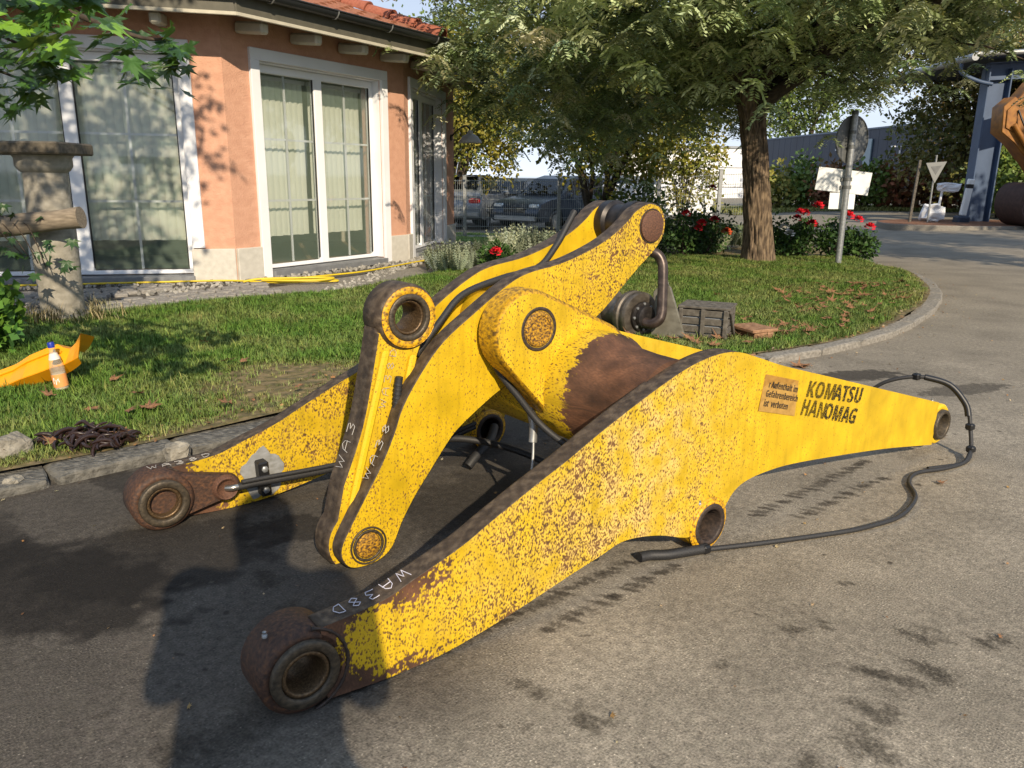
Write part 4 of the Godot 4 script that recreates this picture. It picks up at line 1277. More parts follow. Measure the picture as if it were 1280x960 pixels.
func build_boom() -> void:
	var b := thing("loader_boom", "big rusty yellow loader boom of two arms lying on the asphalt", "loader boom")
	b.transform = boom_xf()
	var us := Vector2(1.0 / 2.96, 1.0 / 0.66)
	var uo := Vector2(0.0, -0.03)
	# near and far arm plates
	var fm := MB.new(); var em := MB.new()
	plate(fm, em, arm_outline(), -0.062, 0.0, 0.005, uo, us)
	var near := part(b, "arm_plate", em.mesh(M.edge, fm.mesh(M.arm_near)))
	near.set_meta("label", "near arm plate, speckled with rust and bare brown round its front hub")
	fm = MB.new(); em = MB.new()
	plate(fm, em, arm_outline(), -1.212, -1.152, 0.005, uo, us)
	var far := part(b, "arm_plate", em.mesh(M.edge, fm.mesh(M.arm_far)))
	far.set_meta("label", "far arm plate with a grey primed patch and a black pipe clamp")
	# front hubs with bushings
	for k in 2:
		var z0 := -0.1225 if k == 0 else -1.222
		var h := MB.new()
		h.lathe(ring_prof(0.096, 0.066, 0.1225, 0.010), hub_xf(Vector2(0.006, 0.090), z0), 48)
		var hub := part(b, "hub", h.mesh(M.rust))
		var f := MB.new()
		f.lathe(ring_prof(0.076, 0.054, 0.147 if k == 0 else 0.152, 0.003), hub_xf(Vector2(0.006, 0.090), z0 - 0.012), 48)
		part(hub, "seal_ring", f.mesh(M.ring))
		var u := MB.new()
		u.lathe(ring_prof(0.0535, 0.0425, 0.139, 0.003), hub_xf(Vector2(0.006, 0.090), z0 - 0.008), 40)
		part(hub, "bushing", u.mesh(M.ring_brown))
	# lift cylinder bosses and rear pivot hubs
	for k in 2:
		var z0 := -0.085 if k == 0 else -1.235
		var h := MB.new()
		h.lathe(ring_prof(0.078, 0.064, 0.094, 0.005), hub_xf(Vector2(1.309, 0.074), z0), 40)
		var hub := part(b, "hub", h.mesh(M.yellow_worn))
		var u := MB.new()
		u.lathe(ring_prof(0.070, 0.050, 0.101, 0.004), hub_xf(Vector2(1.309, 0.074), z0 - 0.004), 40)
		part(hub, "bushing", u.mesh(M.edge_dark))
		var w := MB.new()
		w.lathe(ring_prof(0.086, 0.07, 0.008, 0.005), hub_xf(Vector2(1.309, 0.076), z0 + 0.081), 40)
		part(hub, "weld_bead", w.mesh(M.yellow_worn))
		var dk := MB.new()
		dk.lathe([Vector2(0.0, 0.0), Vector2(0.051, 0.0), Vector2(0.051, 0.008), Vector2(0.0, 0.008)], hub_xf(Vector2(1.309, 0.074), z0 + 0.002), 30)
		part(hub, "pin_or_bore_end", dk.mesh(M.black))  # black disc across the open bore, its colour standing in for the shade inside
		var z1 := -0.095 if k == 0 else -1.23
		var e := MB.new()
		e.lathe(ring_prof(0.086, 0.060, 0.085, 0.006), hub_xf(Vector2(2.815, 0.118), z1 + 0.004), 40)
		var rear := part(b, "hub", e.mesh(M.yellow))
		var ri := MB.new()
		ri.lathe(ring_prof(0.064, 0.0475, 0.110, 0.003), hub_xf(Vector2(2.815, 0.118), z1 - 0.004), 40)
		part(rear, "bushing", ri.mesh(M.ring))
	# cross tube between the arms, flaring into the crank bracket
	var tmb := MB.new()
	tmb.lathe([Vector2(0.0, 0.0), Vector2(0.150, 0.0), Vector2(0.152, 0.12), Vector2(0.160, 0.22), Vector2(0.185, 0.275), Vector2(0.185, 0.85), Vector2(0.160, 0.90), Vector2(0.152, 1.0), Vector2(0.150, 1.10), Vector2(0.0, 1.10)], hub_xf(Vector2(1.165, 0.448), -1.156), 48, 0.3)
	var vv := MB.new()
	vv.v = tmb.v; vv.n = tmb.n; vv.ix = tmb.ix
	for q in tmb.v: vv.uv.append(Vector2(fposmod(atan2(q.y - 0.448, q.x - 1.165) / TAU + 0.5, 1.0), 0.0 - q.z))
	part(b, "cross_tube", vv.mesh(M.tube))
	# bracket cheeks: a disc round the pivot running down into the tube
	for k in 2:
		var z1 := -0.408 if k == 0 else -0.80
		var o := []
		var c1 := Vector2(0.925, 0.645) if k == 0 else Vector2(1.0, 0.63); var r1 := 0.132 if k == 0 else 0.095
		var c2 := Vector2(1.185, 0.462); var r2 := 0.195
		var d := (c2 - c1); var base := rad_to_deg(d.angle()); var off := rad_to_deg(acos((r1 - r2) / d.length()))
		o += arc(c1, r1, base + off, base + 360.0 - off, 26)
		o += arc(c2, r2, base - off, base + off, 26)
		fm = MB.new(); em = MB.new()
		plate(fm, em, o, z1 - 0.095, z1, 0.012, Vector2(0.78, 0.25), Vector2(1.0 / 0.78, 1.0 / 0.65))
		var ch := part(b, "crank_bracket", em.mesh(M.bracket_edge, fm.mesh(M.bracket)))
		var pm := MB.new()
		pm.lathe([Vector2(0.0, 0.0), Vector2(0.056, 0.0), Vector2(0.056, 0.098), Vector2(0.050, 0.104), Vector2(0.042, 0.104), Vector2(0.040, 0.100), Vector2(0.0, 0.100)], hub_xf(Vector2(0.957, 0.655), z1 - 0.098), 36)
		part(ch, "pivot_pin", pm.mesh(M.pin))
		var gr := MB.new()
		gr.lathe(ring_prof(0.068, 0.057, 0.004, 0.001), hub_xf(Vector2(0.957, 0.655), z1 - 0.002), 36)
		part(ch, "pin_groove", gr.mesh(M.edge_dark))
	# doubler and pipe fitting on the far front hub, the pipe, its clamp on the primed patch
	var o2 := []
	o2 += arc(Vector2(0.006, 0.090), 0.092, 62, 298, 20)
	o2 += arc(Vector2(0.215, 0.088), 0.042, -70, 70, 12)
	fm = MB.new(); em = MB.new()
	plate(fm, em, o2, -1.153, -1.118, 0.008)
	part(b, "doubler_plate", em.mesh(M.rust, fm.mesh(M.rust)))
	var wm := MB.new()
	wm.lathe([Vector2(0.045, 0.0), Vector2(0.042, 0.012), Vector2(0.036, 0.02), Vector2(0.030, 0.016), Vector2(0.026, 0.004), Vector2(0.0, 0.004)], hub_xf(Vector2(0.205, 0.088), -1.119), 28, 0.3)
	part(b, "pipe_boss", wm.mesh(M.pin_brown))
	var pp := smooth([Vector3(0.205, 0.088, -1.112), Vector3(0.222, 0.089, -1.098), Vector3(0.25, 0.089, -1.095), Vector3(0.335, 0.087, -1.094), Vector3(0.60, 0.080, -1.09), Vector3(0.95, 0.085, -1.09), Vector3(1.2, 0.12, -1.10)], 4, false)
	var pm2 := MB.new()
	pm2.tube(pp.slice(0, 9), 0.0115, 10)
	part(b, "pipe_end", pm2.mesh(M.chrome))
	pm2 = MB.new()
	pm2.tube(pp.slice(7), 0.0125, 10)
	var pp2 := []
	for q in pp.slice(8): pp2.append(q + Vector3(0, 0.017, 0.008))
	pm2.tube(pp2, 0.0085, 8)
	part(b, "grease_pipe", pm2.mesh(M.rubber))
	var patch := []
	for k in 30:
		var an := TAU * k / 30.0
		patch.append(Vector2(0.345, 0.095) + Vector2(cos(an) * 0.072, sin(an) * 0.088) * (1.0 + 0.10 * sin(an * 5.0) + 0.06 * sin(an * 9.0 + 1.0)))
	fm = MB.new()
	plate(fm, fm, patch, -1.154, -1.1505, 0.001)
	part(b, "primer_patch", fm.mesh(M.primer))
	var cm := MB.new()
	cm.box(Vector3(0.336, 0.090, -1.126), Vector3(0.036, 0.125, 0.045), Basis(Vector3.BACK, 0.05), 0.005)
	var clamp := part(b, "pipe_clamp", cm.mesh(M.black))
	for y in [0.128, 0.052]:
		var bm := MB.new()
		bm.lathe([Vector2(0.0, 0.0), Vector2(0.012, 0.0), Vector2(0.012, 0.006), Vector2(0.006, 0.010), Vector2(0, 0.010)], hub_xf(Vector2(0.336, y), -1.104), 6)
		part(clamp, "bolt", bm.mesh(M.zinc))
	# weld beads and grease nipples
	var r := seeded(61)
	for w in [[Vector2(0.006, 0.090), 0.098, -0.001, -78.0, 78.0], [Vector2(0.006, 0.090), 0.098, -1.153, -70.0, 70.0]]:
		var wb := MB.new()
		var wp := []; var wr := []
		for q in arc(w[0], w[1], w[3], w[4], 46):
			wp.append(Vector3(q.x, q.y, w[2])); wr.append(0.0045 + r.randf_range(-0.0014, 0.0014))
		wb.tube(wp, wr, 6)
		part(b, "weld_bead", wb.mesh(M.edge_dark))
	for w in [[0.158, -1.150]]:
		var wb := MB.new()
		var wp := []; var wr := []
		for k in 73:
			var an := TAU * k / 72.0
			wp.append(Vector3(1.165 + cos(an) * (w[0] - 0.012), 0.448 + sin(an) * (w[0] - 0.012), w[1])); wr.append(0.008 + r.randf_range(-0.0015, 0.0015))
		wb.tube(wp, wr, 6)
		part(b, "weld_bead", wb.mesh(M.edge_dark))
	for q in [Vector3(-0.055, 0.172, -0.05), Vector3(1.262, 0.150, -0.001), Vector3(2.815, 0.206, -0.05)]:
		var gn := MB.new()
		gn.lathe([Vector2(0.0, 0.0), Vector2(0.006, 0.0), Vector2(0.006, 0.006), Vector2(0.0035, 0.008), Vector2(0.0045, 0.013), Vector2(0.0, 0.015)], Transform3D(Basis(), q), 8)
		part(b, "grease_nipple", gn.mesh(M.zinc))
	# warning decal and lettering on the near arm
	build_decals(b)
	# chalk marks on the top edges of the front hubs
	chalk(b, "WA38D", func(x: float, y: float) -> Vector3:
		var s := 0.275 - x
		return Vector3(s, 0.0985 + arm_top(s) - 0.0965 + 0.001, -0.036 + y), 0.20, 0.036, M.chalk_pale)
	chalk(b, "WA38D", func(x: float, y: float) -> Vector3:
		var s := -0.015 + x
		return Vector3(s, arm_top(s) + 0.0025, -1.172 - y), 0.21, 0.03, M.chalk)
	# hose bundle inside the bracket and the harness lying under the tube
	var hm := MB.new()
	hm.tube(smooth([Vector3(0.84, 0.62, -0.52), Vector3(0.86, 0.53, -0.49), Vector3(0.915, 0.44, -0.45), Vector3(0.975, 0.345, -0.40), Vector3(1.04, 0.275, -0.30), Vector3(1.12, 0.235, -0.18), Vector3(1.22, 0.22, -0.09)], 6, false), 0.011, 10)
	hm.tube(smooth([Vector3(0.60, 0.06, -0.85), Vector3(0.80, 0.14, -0.9), Vector3(1.0, 0.15, -0.95), Vector3(1.2, 0.10, -0.8), Vector3(1.25, 0.05, -0.5), Vector3(1.1, 0.03, -0.25), Vector3(0.95, 0.02, -0.12)], 8, false), 0.013, 10)
	hm.tube(smooth([Vector3(1.30, 0.10, -1.10), Vector3(1.22, 0.08, -1.02), Vector3(1.13, 0.05, -0.98), Vector3(1.08, 0.015, -0.97)], 6, false), 0.018, 10)
	part(b, "hose", hm.mesh(M.rubber))
	var cb := MB.new()
	cb.tube(smooth([Vector3(0.98, 0.46, -0.50), Vector3(0.99, 0.40, -0.48), Vector3(0.985, 0.33, -0.46), Vector3(0.95, 0.20, -0.42), Vector3(0.90, 0.10, -0.40)], 5, false), 0.005, 6)
	cb.tube(smooth([Vector3(0.985, 0.38, -0.475), Vector3(0.985, 0.33, -0.46), Vector3(0.975, 0.28, -0.45)], 3, false), 0.014, 8)
	cb.tube(smooth([Vector3(0.91, 0.12, -0.40), Vector3(0.88, 0.07, -0.39), Vector3(0.82, 0.03, -0.36)], 3, false), 0.015, 8)
	part(b, "cable", cb.mesh(M.zinc))

func arm_top(s: float) -> float:
	var t := [Vector2(0.0, 0.186), Vector2(0.1, 0.1845), Vector2(0.189, 0.194), Vector2(0.269, 0.219), Vector2(0.4, 0.264), Vector2(0.488, 0.305)]
	for i in t.size() - 1:
		if s <= t[i + 1].x: return lerpf(t[i].y, t[i + 1].y, clampf((s - t[i].x) / (t[i + 1].x - t[i].x), 0.0, 1.0))
	return 0.3

# hand-drawn letters as thin strokes of chalk; put(x, y) places a point of the text
func chalk(par: Node3D, text: String, put: Callable, length: float, height: float, m: Material) -> void:
	var glyph := {
		"W": [[Vector2(0, 1), Vector2(0.25, 0), Vector2(0.5, 0.75), Vector2(0.75, 0), Vector2(1, 1)]],
		"A": [[Vector2(0, 0), Vector2(0.1, 0.7), Vector2(0.45, 1), Vector2(0.8, 0.75), Vector2(0.9, 0)], [Vector2(0.05, 0.4), Vector2(0.9, 0.45)]],
		"3": [[Vector2(0, 0.95), Vector2(0.7, 1), Vector2(0.8, 0.75), Vector2(0.35, 0.55), Vector2(0.85, 0.35), Vector2(0.7, 0.02), Vector2(0, 0.05)]],
		"8": [[Vector2(0.5, 0.52), Vector2(0.1, 0.75), Vector2(0.45, 1), Vector2(0.8, 0.78), Vector2(0.5, 0.52), Vector2(0.1, 0.25), Vector2(0.45, 0), Vector2(0.85, 0.25), Vector2(0.5, 0.52)]],
		"D": [[Vector2(0.1, 0), Vector2(0.1, 1), Vector2(0.6, 0.9), Vector2(0.9, 0.5), Vector2(0.6, 0.08), Vector2(0.1, 0)]],
	}
	var mb := MB.new()
	var adv := length / text.length()
	for i in text.length():
		for stroke in glyph[text[i]]:
			var pts := []
			for k in stroke.size() - 1:
				for q in 4:
					var g: Vector2 = (stroke[k] as Vector2).lerp(stroke[k + 1], q / 4.0)
					pts.append(put.call((i + g.x * 0.66) * adv, (g.y - 0.5) * height))
			var g2: Vector2 = stroke[stroke.size() - 1]
			pts.append(put.call((i + g2.x * 0.66) * adv, (g2.y - 0.5) * height))
			mb.tube(pts, minf(height * 0.032, 0.0011), 5)
	part(par, "chalk_mark", mb.mesh(m))

func text_mesh(s: String, h: float, m: Material, fnt: String, bold: bool) -> TextMesh:
	var t := TextMesh.new()
	t.text = s
	var f := SystemFont.new()
	f.font_names = PackedStringArray([fnt])
	f.font_weight = 700 if bold else 400
	t.font = f
	t.font_size = 64
	t.pixel_size = h / 47.0
	t.depth = 0.001
	t.horizontal_alignment = HORIZONTAL_ALIGNMENT_LEFT
	t.vertical_alignment = VERTICAL_ALIGNMENT_BOTTOM
	t.material = m
	return t

func build_decals(b: Node3D) -> void:
	# warning sticker: tan below, torn yellowish top
	var q := [Vector2(1.535, 0.517), Vector2(1.719, 0.469), Vector2(1.714, 0.350), Vector2(1.511, 0.402)]
	var fm := MB.new()
	plate(fm, fm, q, -0.001, 0.0015, 0.0005)
	var st := part(b, "warning_sticker", fm.mesh(M.decal))
	st.set_meta("label", "torn tan warning sticker")
	var low := [q[0].lerp(q[3], 0.36), q[0].lerp(q[3], 0.2).lerp(q[1].lerp(q[2], 0.2), 0.16), q[0].lerp(q[3], 0.38).lerp(q[1].lerp(q[2], 0.38), 0.24), q[0].lerp(q[3], 0.12).lerp(q[1].lerp(q[2], 0.12), 0.5), q[0].lerp(q[3], 0.25).lerp(q[1].lerp(q[2], 0.25), 0.66), q[0].lerp(q[3], 0.05).lerp(q[1].lerp(q[2], 0.05), 0.86), q[1].lerp(q[2], 0.16), q[2], q[3]]
	fm = MB.new()
	plate(fm, fm, low, 0.001, 0.0025, 0.0004)
	part(st, "sticker_face", fm.mesh(M.decal_tan))
	var ang = (q[1] - q[0]).angle()
	var rows := ["r Aufenthalt im", "Gefahrenbereich", "ist  verboten"]
	for k in 3:
		var f := [0.34, 0.58, 0.84][k] as float
		var p: Vector2 = q[0].lerp(q[3], f) + Vector2(0.016 if k > 0 else 0.022, -0.012)
		var bs := Basis(Vector3.BACK, ang) * Basis.from_scale(Vector3(0.80, 1.0, 1.0))
		var t := part(st, "lettering", text_mesh(rows[k], 0.021, M.print_dark, "Droid Sans", true), Vector3(p.x, p.y, 0.0030), bs)
	# the two worn black words
	for k in 2:
		var word := ["KOMATSU", "HANOMAG"][k] as String
		var p0 := [Vector2(1.758, 0.389), Vector2(1.735, 0.331)][k] as Vector2
		var p1 := [Vector2(2.122, 0.306), Vector2(2.098, 0.232)][k] as Vector2
		var a2 = (p1 - p0).angle() + [0.0, 0.0][k]
		for half in 2:
			var s := word.substr(0, 3) if half == 0 else word.substr(3)
			var tm := text_mesh(s, 0.056, M.very_worn_black if half == 0 else M.worn_black, "Droid Sans", true)
			var wide := (p1 - p0).length()
			var full := text_mesh(word, 0.056, M.worn_black, "Droid Sans", true).get_aabb().size.x
			var first := text_mesh(word.substr(0, 3), 0.056, M.worn_black, "Droid Sans", true).get_aabb().size.x
			var kx := wide / full
			var p: Vector2 = p0 + (p1 - p0).normalized() * (0.0 if half == 0 else first * kx + 0.003)
			var bs := Basis(Vector3.BACK, a2) * Basis(Vector3(kx, 0, 0), Vector3(0.05, 1, 0), Vector3(0, 0, 1))
			part(b, "lettering", tm, Vector3(p.x, p.y, 0.0008), bs)
			part(b, "lettering", tm, Vector3(p.x + 0.0022, p.y + 0.0008, 0.0011), bs)

# ---------------------------------------------------------------- bell crank and tilt link
func build_lever() -> void:
	var b := thing("bell_crank", "yellow bell crank of two curved plates pinned in the boom's bracket", "bell crank")
	b.transform = boom_xf()
	var zn := -0.5134
	var o := smooth([Vector2(0.37, -0.005), Vector2(0.443, -0.006), Vector2(0.497, 0.025), Vector2(0.532, 0.094), Vector2(0.577, 0.165), Vector2(0.632, 0.234), Vector2(0.701, 0.318), Vector2(0.748, 0.360), Vector2(0.866, 0.434), Vector2(0.945, 0.470), Vector2(1.02, 0.505), Vector2(1.15, 0.560), Vector2(1.293, 0.640), Vector2(1.358, 0.687), Vector2(1.42, 0.740), Vector2(1.494, 0.801), Vector2(1.560, 0.850), Vector2(1.603, 0.900), Vector2(1.612, 0.955), Vector2(1.585, 1.003), Vector2(1.524, 1.020), Vector2(1.46, 0.996), Vector2(1.424, 0.966), Vector2(1.369, 0.928), Vector2(1.298, 0.892), Vector2(1.2, 0.857), Vector2(1.115, 0.835), Vector2(0.995, 0.815), Vector2(0.912, 0.782), Vector2(0.796, 0.711), Vector2(0.682, 0.634), Vector2(0.605, 0.551), Vector2(0.541, 0.458), Vector2(0.508, 0.378), Vector2(0.464, 0.292), Vector2(0.41, 0.207), Vector2(0.367, 0.139), Vector2(0.331, 0.073), Vector2(0.336, 0.025)], 4, true)
	var us := Vector2(1.0 / 1.43, 1.0 / 1.06)
	var fm := MB.new(); var em := MB.new()
	plate(fm, em, o, zn - 0.055, zn, 0.005, Vector2(0.27, -0.02), us)
	var near := part(b, "crank_plate", em.mesh(M.edge, fm.mesh(M.lever)))
	# the far plate stops short behind the link
	var o2 := smooth([Vector2(0.701, 0.43), Vector2(0.80, 0.43), Vector2(0.866, 0.440), Vector2(0.945, 0.470), Vector2(1.02, 0.505), Vector2(1.15, 0.560), Vector2(1.293, 0.640), Vector2(1.358, 0.687), Vector2(1.42, 0.740), Vector2(1.494, 0.801), Vector2(1.560, 0.850), Vector2(1.603, 0.900), Vector2(1.612, 0.955), Vector2(1.585, 1.003), Vector2(1.524, 1.020), Vector2(1.46, 0.996), Vector2(1.424, 0.966), Vector2(1.369, 0.928), Vector2(1.298, 0.892), Vector2(1.2, 0.857), Vector2(1.115, 0.835), Vector2(0.995, 0.815), Vector2(0.912, 0.782), Vector2(0.796, 0.711), Vector2(0.702, 0.634), Vector2(0.655, 0.551), Vector2(0.66, 0.47)], 4, true)
	fm = MB.new(); em = MB.new()
	plate(fm, em, o2, zn - 0.265, zn - 0.205, 0.005, Vector2(0.27, -0.02), us)
	part(b, "crank_plate", em.mesh(M.edge, fm.mesh(M.lever_far)))
	# pivot sleeve, top eye between the plates, spacer webs
	var sl := MB.new()
	sl.lathe(ring_prof(0.082, 0.064, 0.149, 0.004), hub_xf(Vector2(0.957, 0.655), zn - 0.205), 36)
	part(b, "pivot_sleeve", sl.mesh(M.yellow))
	var eye := MB.new()
	eye.lathe([Vector2(0.0, 0.0), Vector2(0.078, 0.0), Vector2(0.078, 0.035), Vector2(0.066, 0.045), Vector2(0.066, 0.105), Vector2(0.078, 0.115), Vector2(0.078, 0.149), Vector2(0.0, 0.149)], hub_xf(Vector2(1.535, 0.945), zn - 0.205), 40, 0.8)
	part(b, "end_boss", eye.mesh(M.boss))
	for k in 2:
		var pm := MB.new()
		pm.lathe([Vector2(0.0, 0.0), Vector2(0.054, 0.0), Vector2(0.054, 0.008), Vector2(0.048, 0.012), Vector2(0.0, 0.012)], hub_xf(Vector2(1.540, 0.940), zn - 0.002 if k == 0 else zn - 0.276), 32)
		part(b, "pin_or_bore_end", pm.mesh(M.pin_brown))
	var rg := MB.new()
	rg.lathe(ring_prof(0.060, 0.055, 0.003, 0.001), hub_xf(Vector2(1.540, 0.940), zn - 0.001), 32)
	part(b, "pin_groove", rg.mesh(M.edge_dark))
	var pin := MB.new()
	pin.lathe([Vector2(0.0, 0.0), Vector2(0.040, 0.0), Vector2(0.040, 0.14), Vector2(0.034, 0.145), Vector2(0.0, 0.145)], hub_xf(Vector2(0.418, 0.057), zn - 0.140), 30)
	part(b, "lower_pin", pin.mesh(M.pin))
	for rr in [[0.049, 0.041], [0.058, 0.053]]:
		var r2 := MB.new()
		r2.lathe(ring_prof(rr[0], rr[1], 0.006, 0.001), hub_xf(Vector2(0.418, 0.057), zn - 0.001), 32)
		part(b, "pin_groove", r2.mesh(M.ring))
	# hose lying along the web between the plates
	var hm := MB.new()
	hm.tube(smooth([Vector3(0.66, 0.57, zn - 0.12), Vector3(0.76, 0.66, zn - 0.14), Vector3(0.86, 0.735, zn - 0.16), Vector3(1.02, 0.775, zn - 0.17), Vector3(1.18, 0.80, zn - 0.18), Vector3(1.27, 0.87, zn - 0.19), Vector3(1.325, 0.94, zn - 0.195), Vector3(1.36, 0.985, zn - 0.20)], 6, false), 0.0115, 10)
	part(b, "hose", hm.mesh(M.rubber))
	# the crank's own web behind the link
	chalk(b, "WA38", func(x: float, y: float) -> Vector3:
		var s := 0.10 + x
		var c := Vector2(0.41, 0.207).lerp(Vector2(0.541, 0.458), (s - 0.05) / 0.30)
		var nn := Vector2(-0.886, 0.463)
		return Vector3(c.x + nn.x * 0.004, c.y + nn.y * 0.004, zn - 0.028 - y), 0.20, 0.034, M.chalk)

	# tilt link: I-section bar with an eye at each end
	var l := thing("tilt_link", "yellow grooved link bar standing behind the bell crank, open eye at its top", "link bar")
	l.transform = boom_xf()
	var zl := zn - 0.062
	var e1 := Vector2(0.598, 0.703); var e0 := Vector2(0.425, 0.052)
	var dv := (e1 - e0).normalized(); var pv := Vector2(-dv.y, dv.x)
	var ro := 0.097; var rb := 0.112
	var out := []
	out += arc(e1, 0.066, rad_to_deg(dv.angle()) + 215, rad_to_deg(dv.angle()) + 145, 10)
	var lft := [e1 + pv * 0.088 - dv * 0.05, e1 + pv * 0.082 - dv * 0.16, e0 + pv * 0.078 + dv * 0.34, e0 + pv * 0.100 + dv * 0.16]
	var rgt := [e0 - pv * 0.075 + dv * 0.16, e0 - pv * 0.06 + dv * 0.30, e1 - pv * 0.06 - dv * 0.20, e1 - pv * 0.076 - dv * 0.06]
	out += smooth(lft, 5, false)
	out += arc(e0, rb, rad_to_deg(dv.angle()) + 60, rad_to_deg(dv.angle()) + 300, 24)
	out += smooth(rgt, 5, false)
	fm = MB.new(); em = MB.new()
	plate(fm, em, out, zl - 0.085, zl, 0.010, Vector2(0.24, -0.08), Vector2(1.0 / 0.52, 1.0 / 0.95))
	var bar := part(l, "link_bar", em.mesh(M.edge, fm.mesh(M.link)))
	# raised rims either side of the groove
	for s in [0.052, -0.045]:
		var rm := MB.new()
		var p0 = e0 + dv * 0.02 + pv * s * 1.1; var p1 = e1 - dv * 0.105 + pv * s * 0.95
		var mid = (p0 + p1) / 2.0
		rm.box(Vector3(mid.x, mid.y, zl + 0.008), Vector3((p1 - p0).length(), 0.024, 0.022), Basis(Vector3.BACK, (p1 - p0).angle()), 0.007)
		part(bar, "rim", rm.mesh(M.yellow))
	var em1 := MB.new()
	em1.lathe(ring_prof(ro, 0.066, 0.112, 0.012), hub_xf(e1, zl - 0.098), 48)
	var eyeu := part(l, "eye", em1.mesh(M.edge))
	var ef := MB.new()
	ef.lathe(ring_prof(0.089, 0.066, 0.006, 0.004), hub_xf(e1, zl + 0.011), 44)
	part(eyeu, "painted_face", ef.mesh(M.yellow_worn))
	var sr := MB.new()
	sr.lathe(ring_prof(0.069, 0.052, 0.121, 0.003), hub_xf(e1, zl - 0.100), 44)
	part(eyeu, "seal_ring", sr.mesh(M.ring))
	var bu := MB.new()
	bu.lathe(ring_prof(0.0515, 0.0425, 0.108, 0.003), hub_xf(e1, zl - 0.098), 40)
	part(eyeu, "bushing", bu.mesh(M.ring_brown))
	chalk(l, "WA3", func(x: float, y: float) -> Vector3:
		var c := e0 + dv * (0.20 + x) + pv * lerpf(0.0985, 0.0795, (0.04 + x) / 0.18)
		return Vector3(c.x, c.y, zl - 0.045 - y), 0.16, 0.04, M.chalk)
	chalk(l, "WA38D", func(x: float, y: float) -> Vector3:
		var c := e0 + dv * (0.40 + x) + pv * (0.022 + y)
		return Vector3(c.x, c.y, zl + 0.003), 0.19, 0.022, M.chalk)
	var lh := MB.new()
	var hpts := []
	for k in 14:
		var f := k / 13.0
		var c := e0 + dv * lerpf(0.20, 0.50, f) - pv * (0.012 + 0.012 * sin(f * 4.0))
		hpts.append(Vector3(c.x, c.y, zl + 0.012 + 0.010 * f))
	lh.tube(hpts, 0.0115, 10)
	for k in 22:
		var f := k / 21.0
		var i0 := int(f * 12.0); var q: Vector3 = (hpts[i0] as Vector3).lerp(hpts[i0 + 1], f * 12.0 - i0) if i0 < 13 else hpts[13]
		var dd := Vector3(dv.x, dv.y, 0)
		lh.tube([q - dd * 0.003, q + dd * 0.003], 0.0135, 10)
	part(l, "hose", lh.mesh(M.rubber))

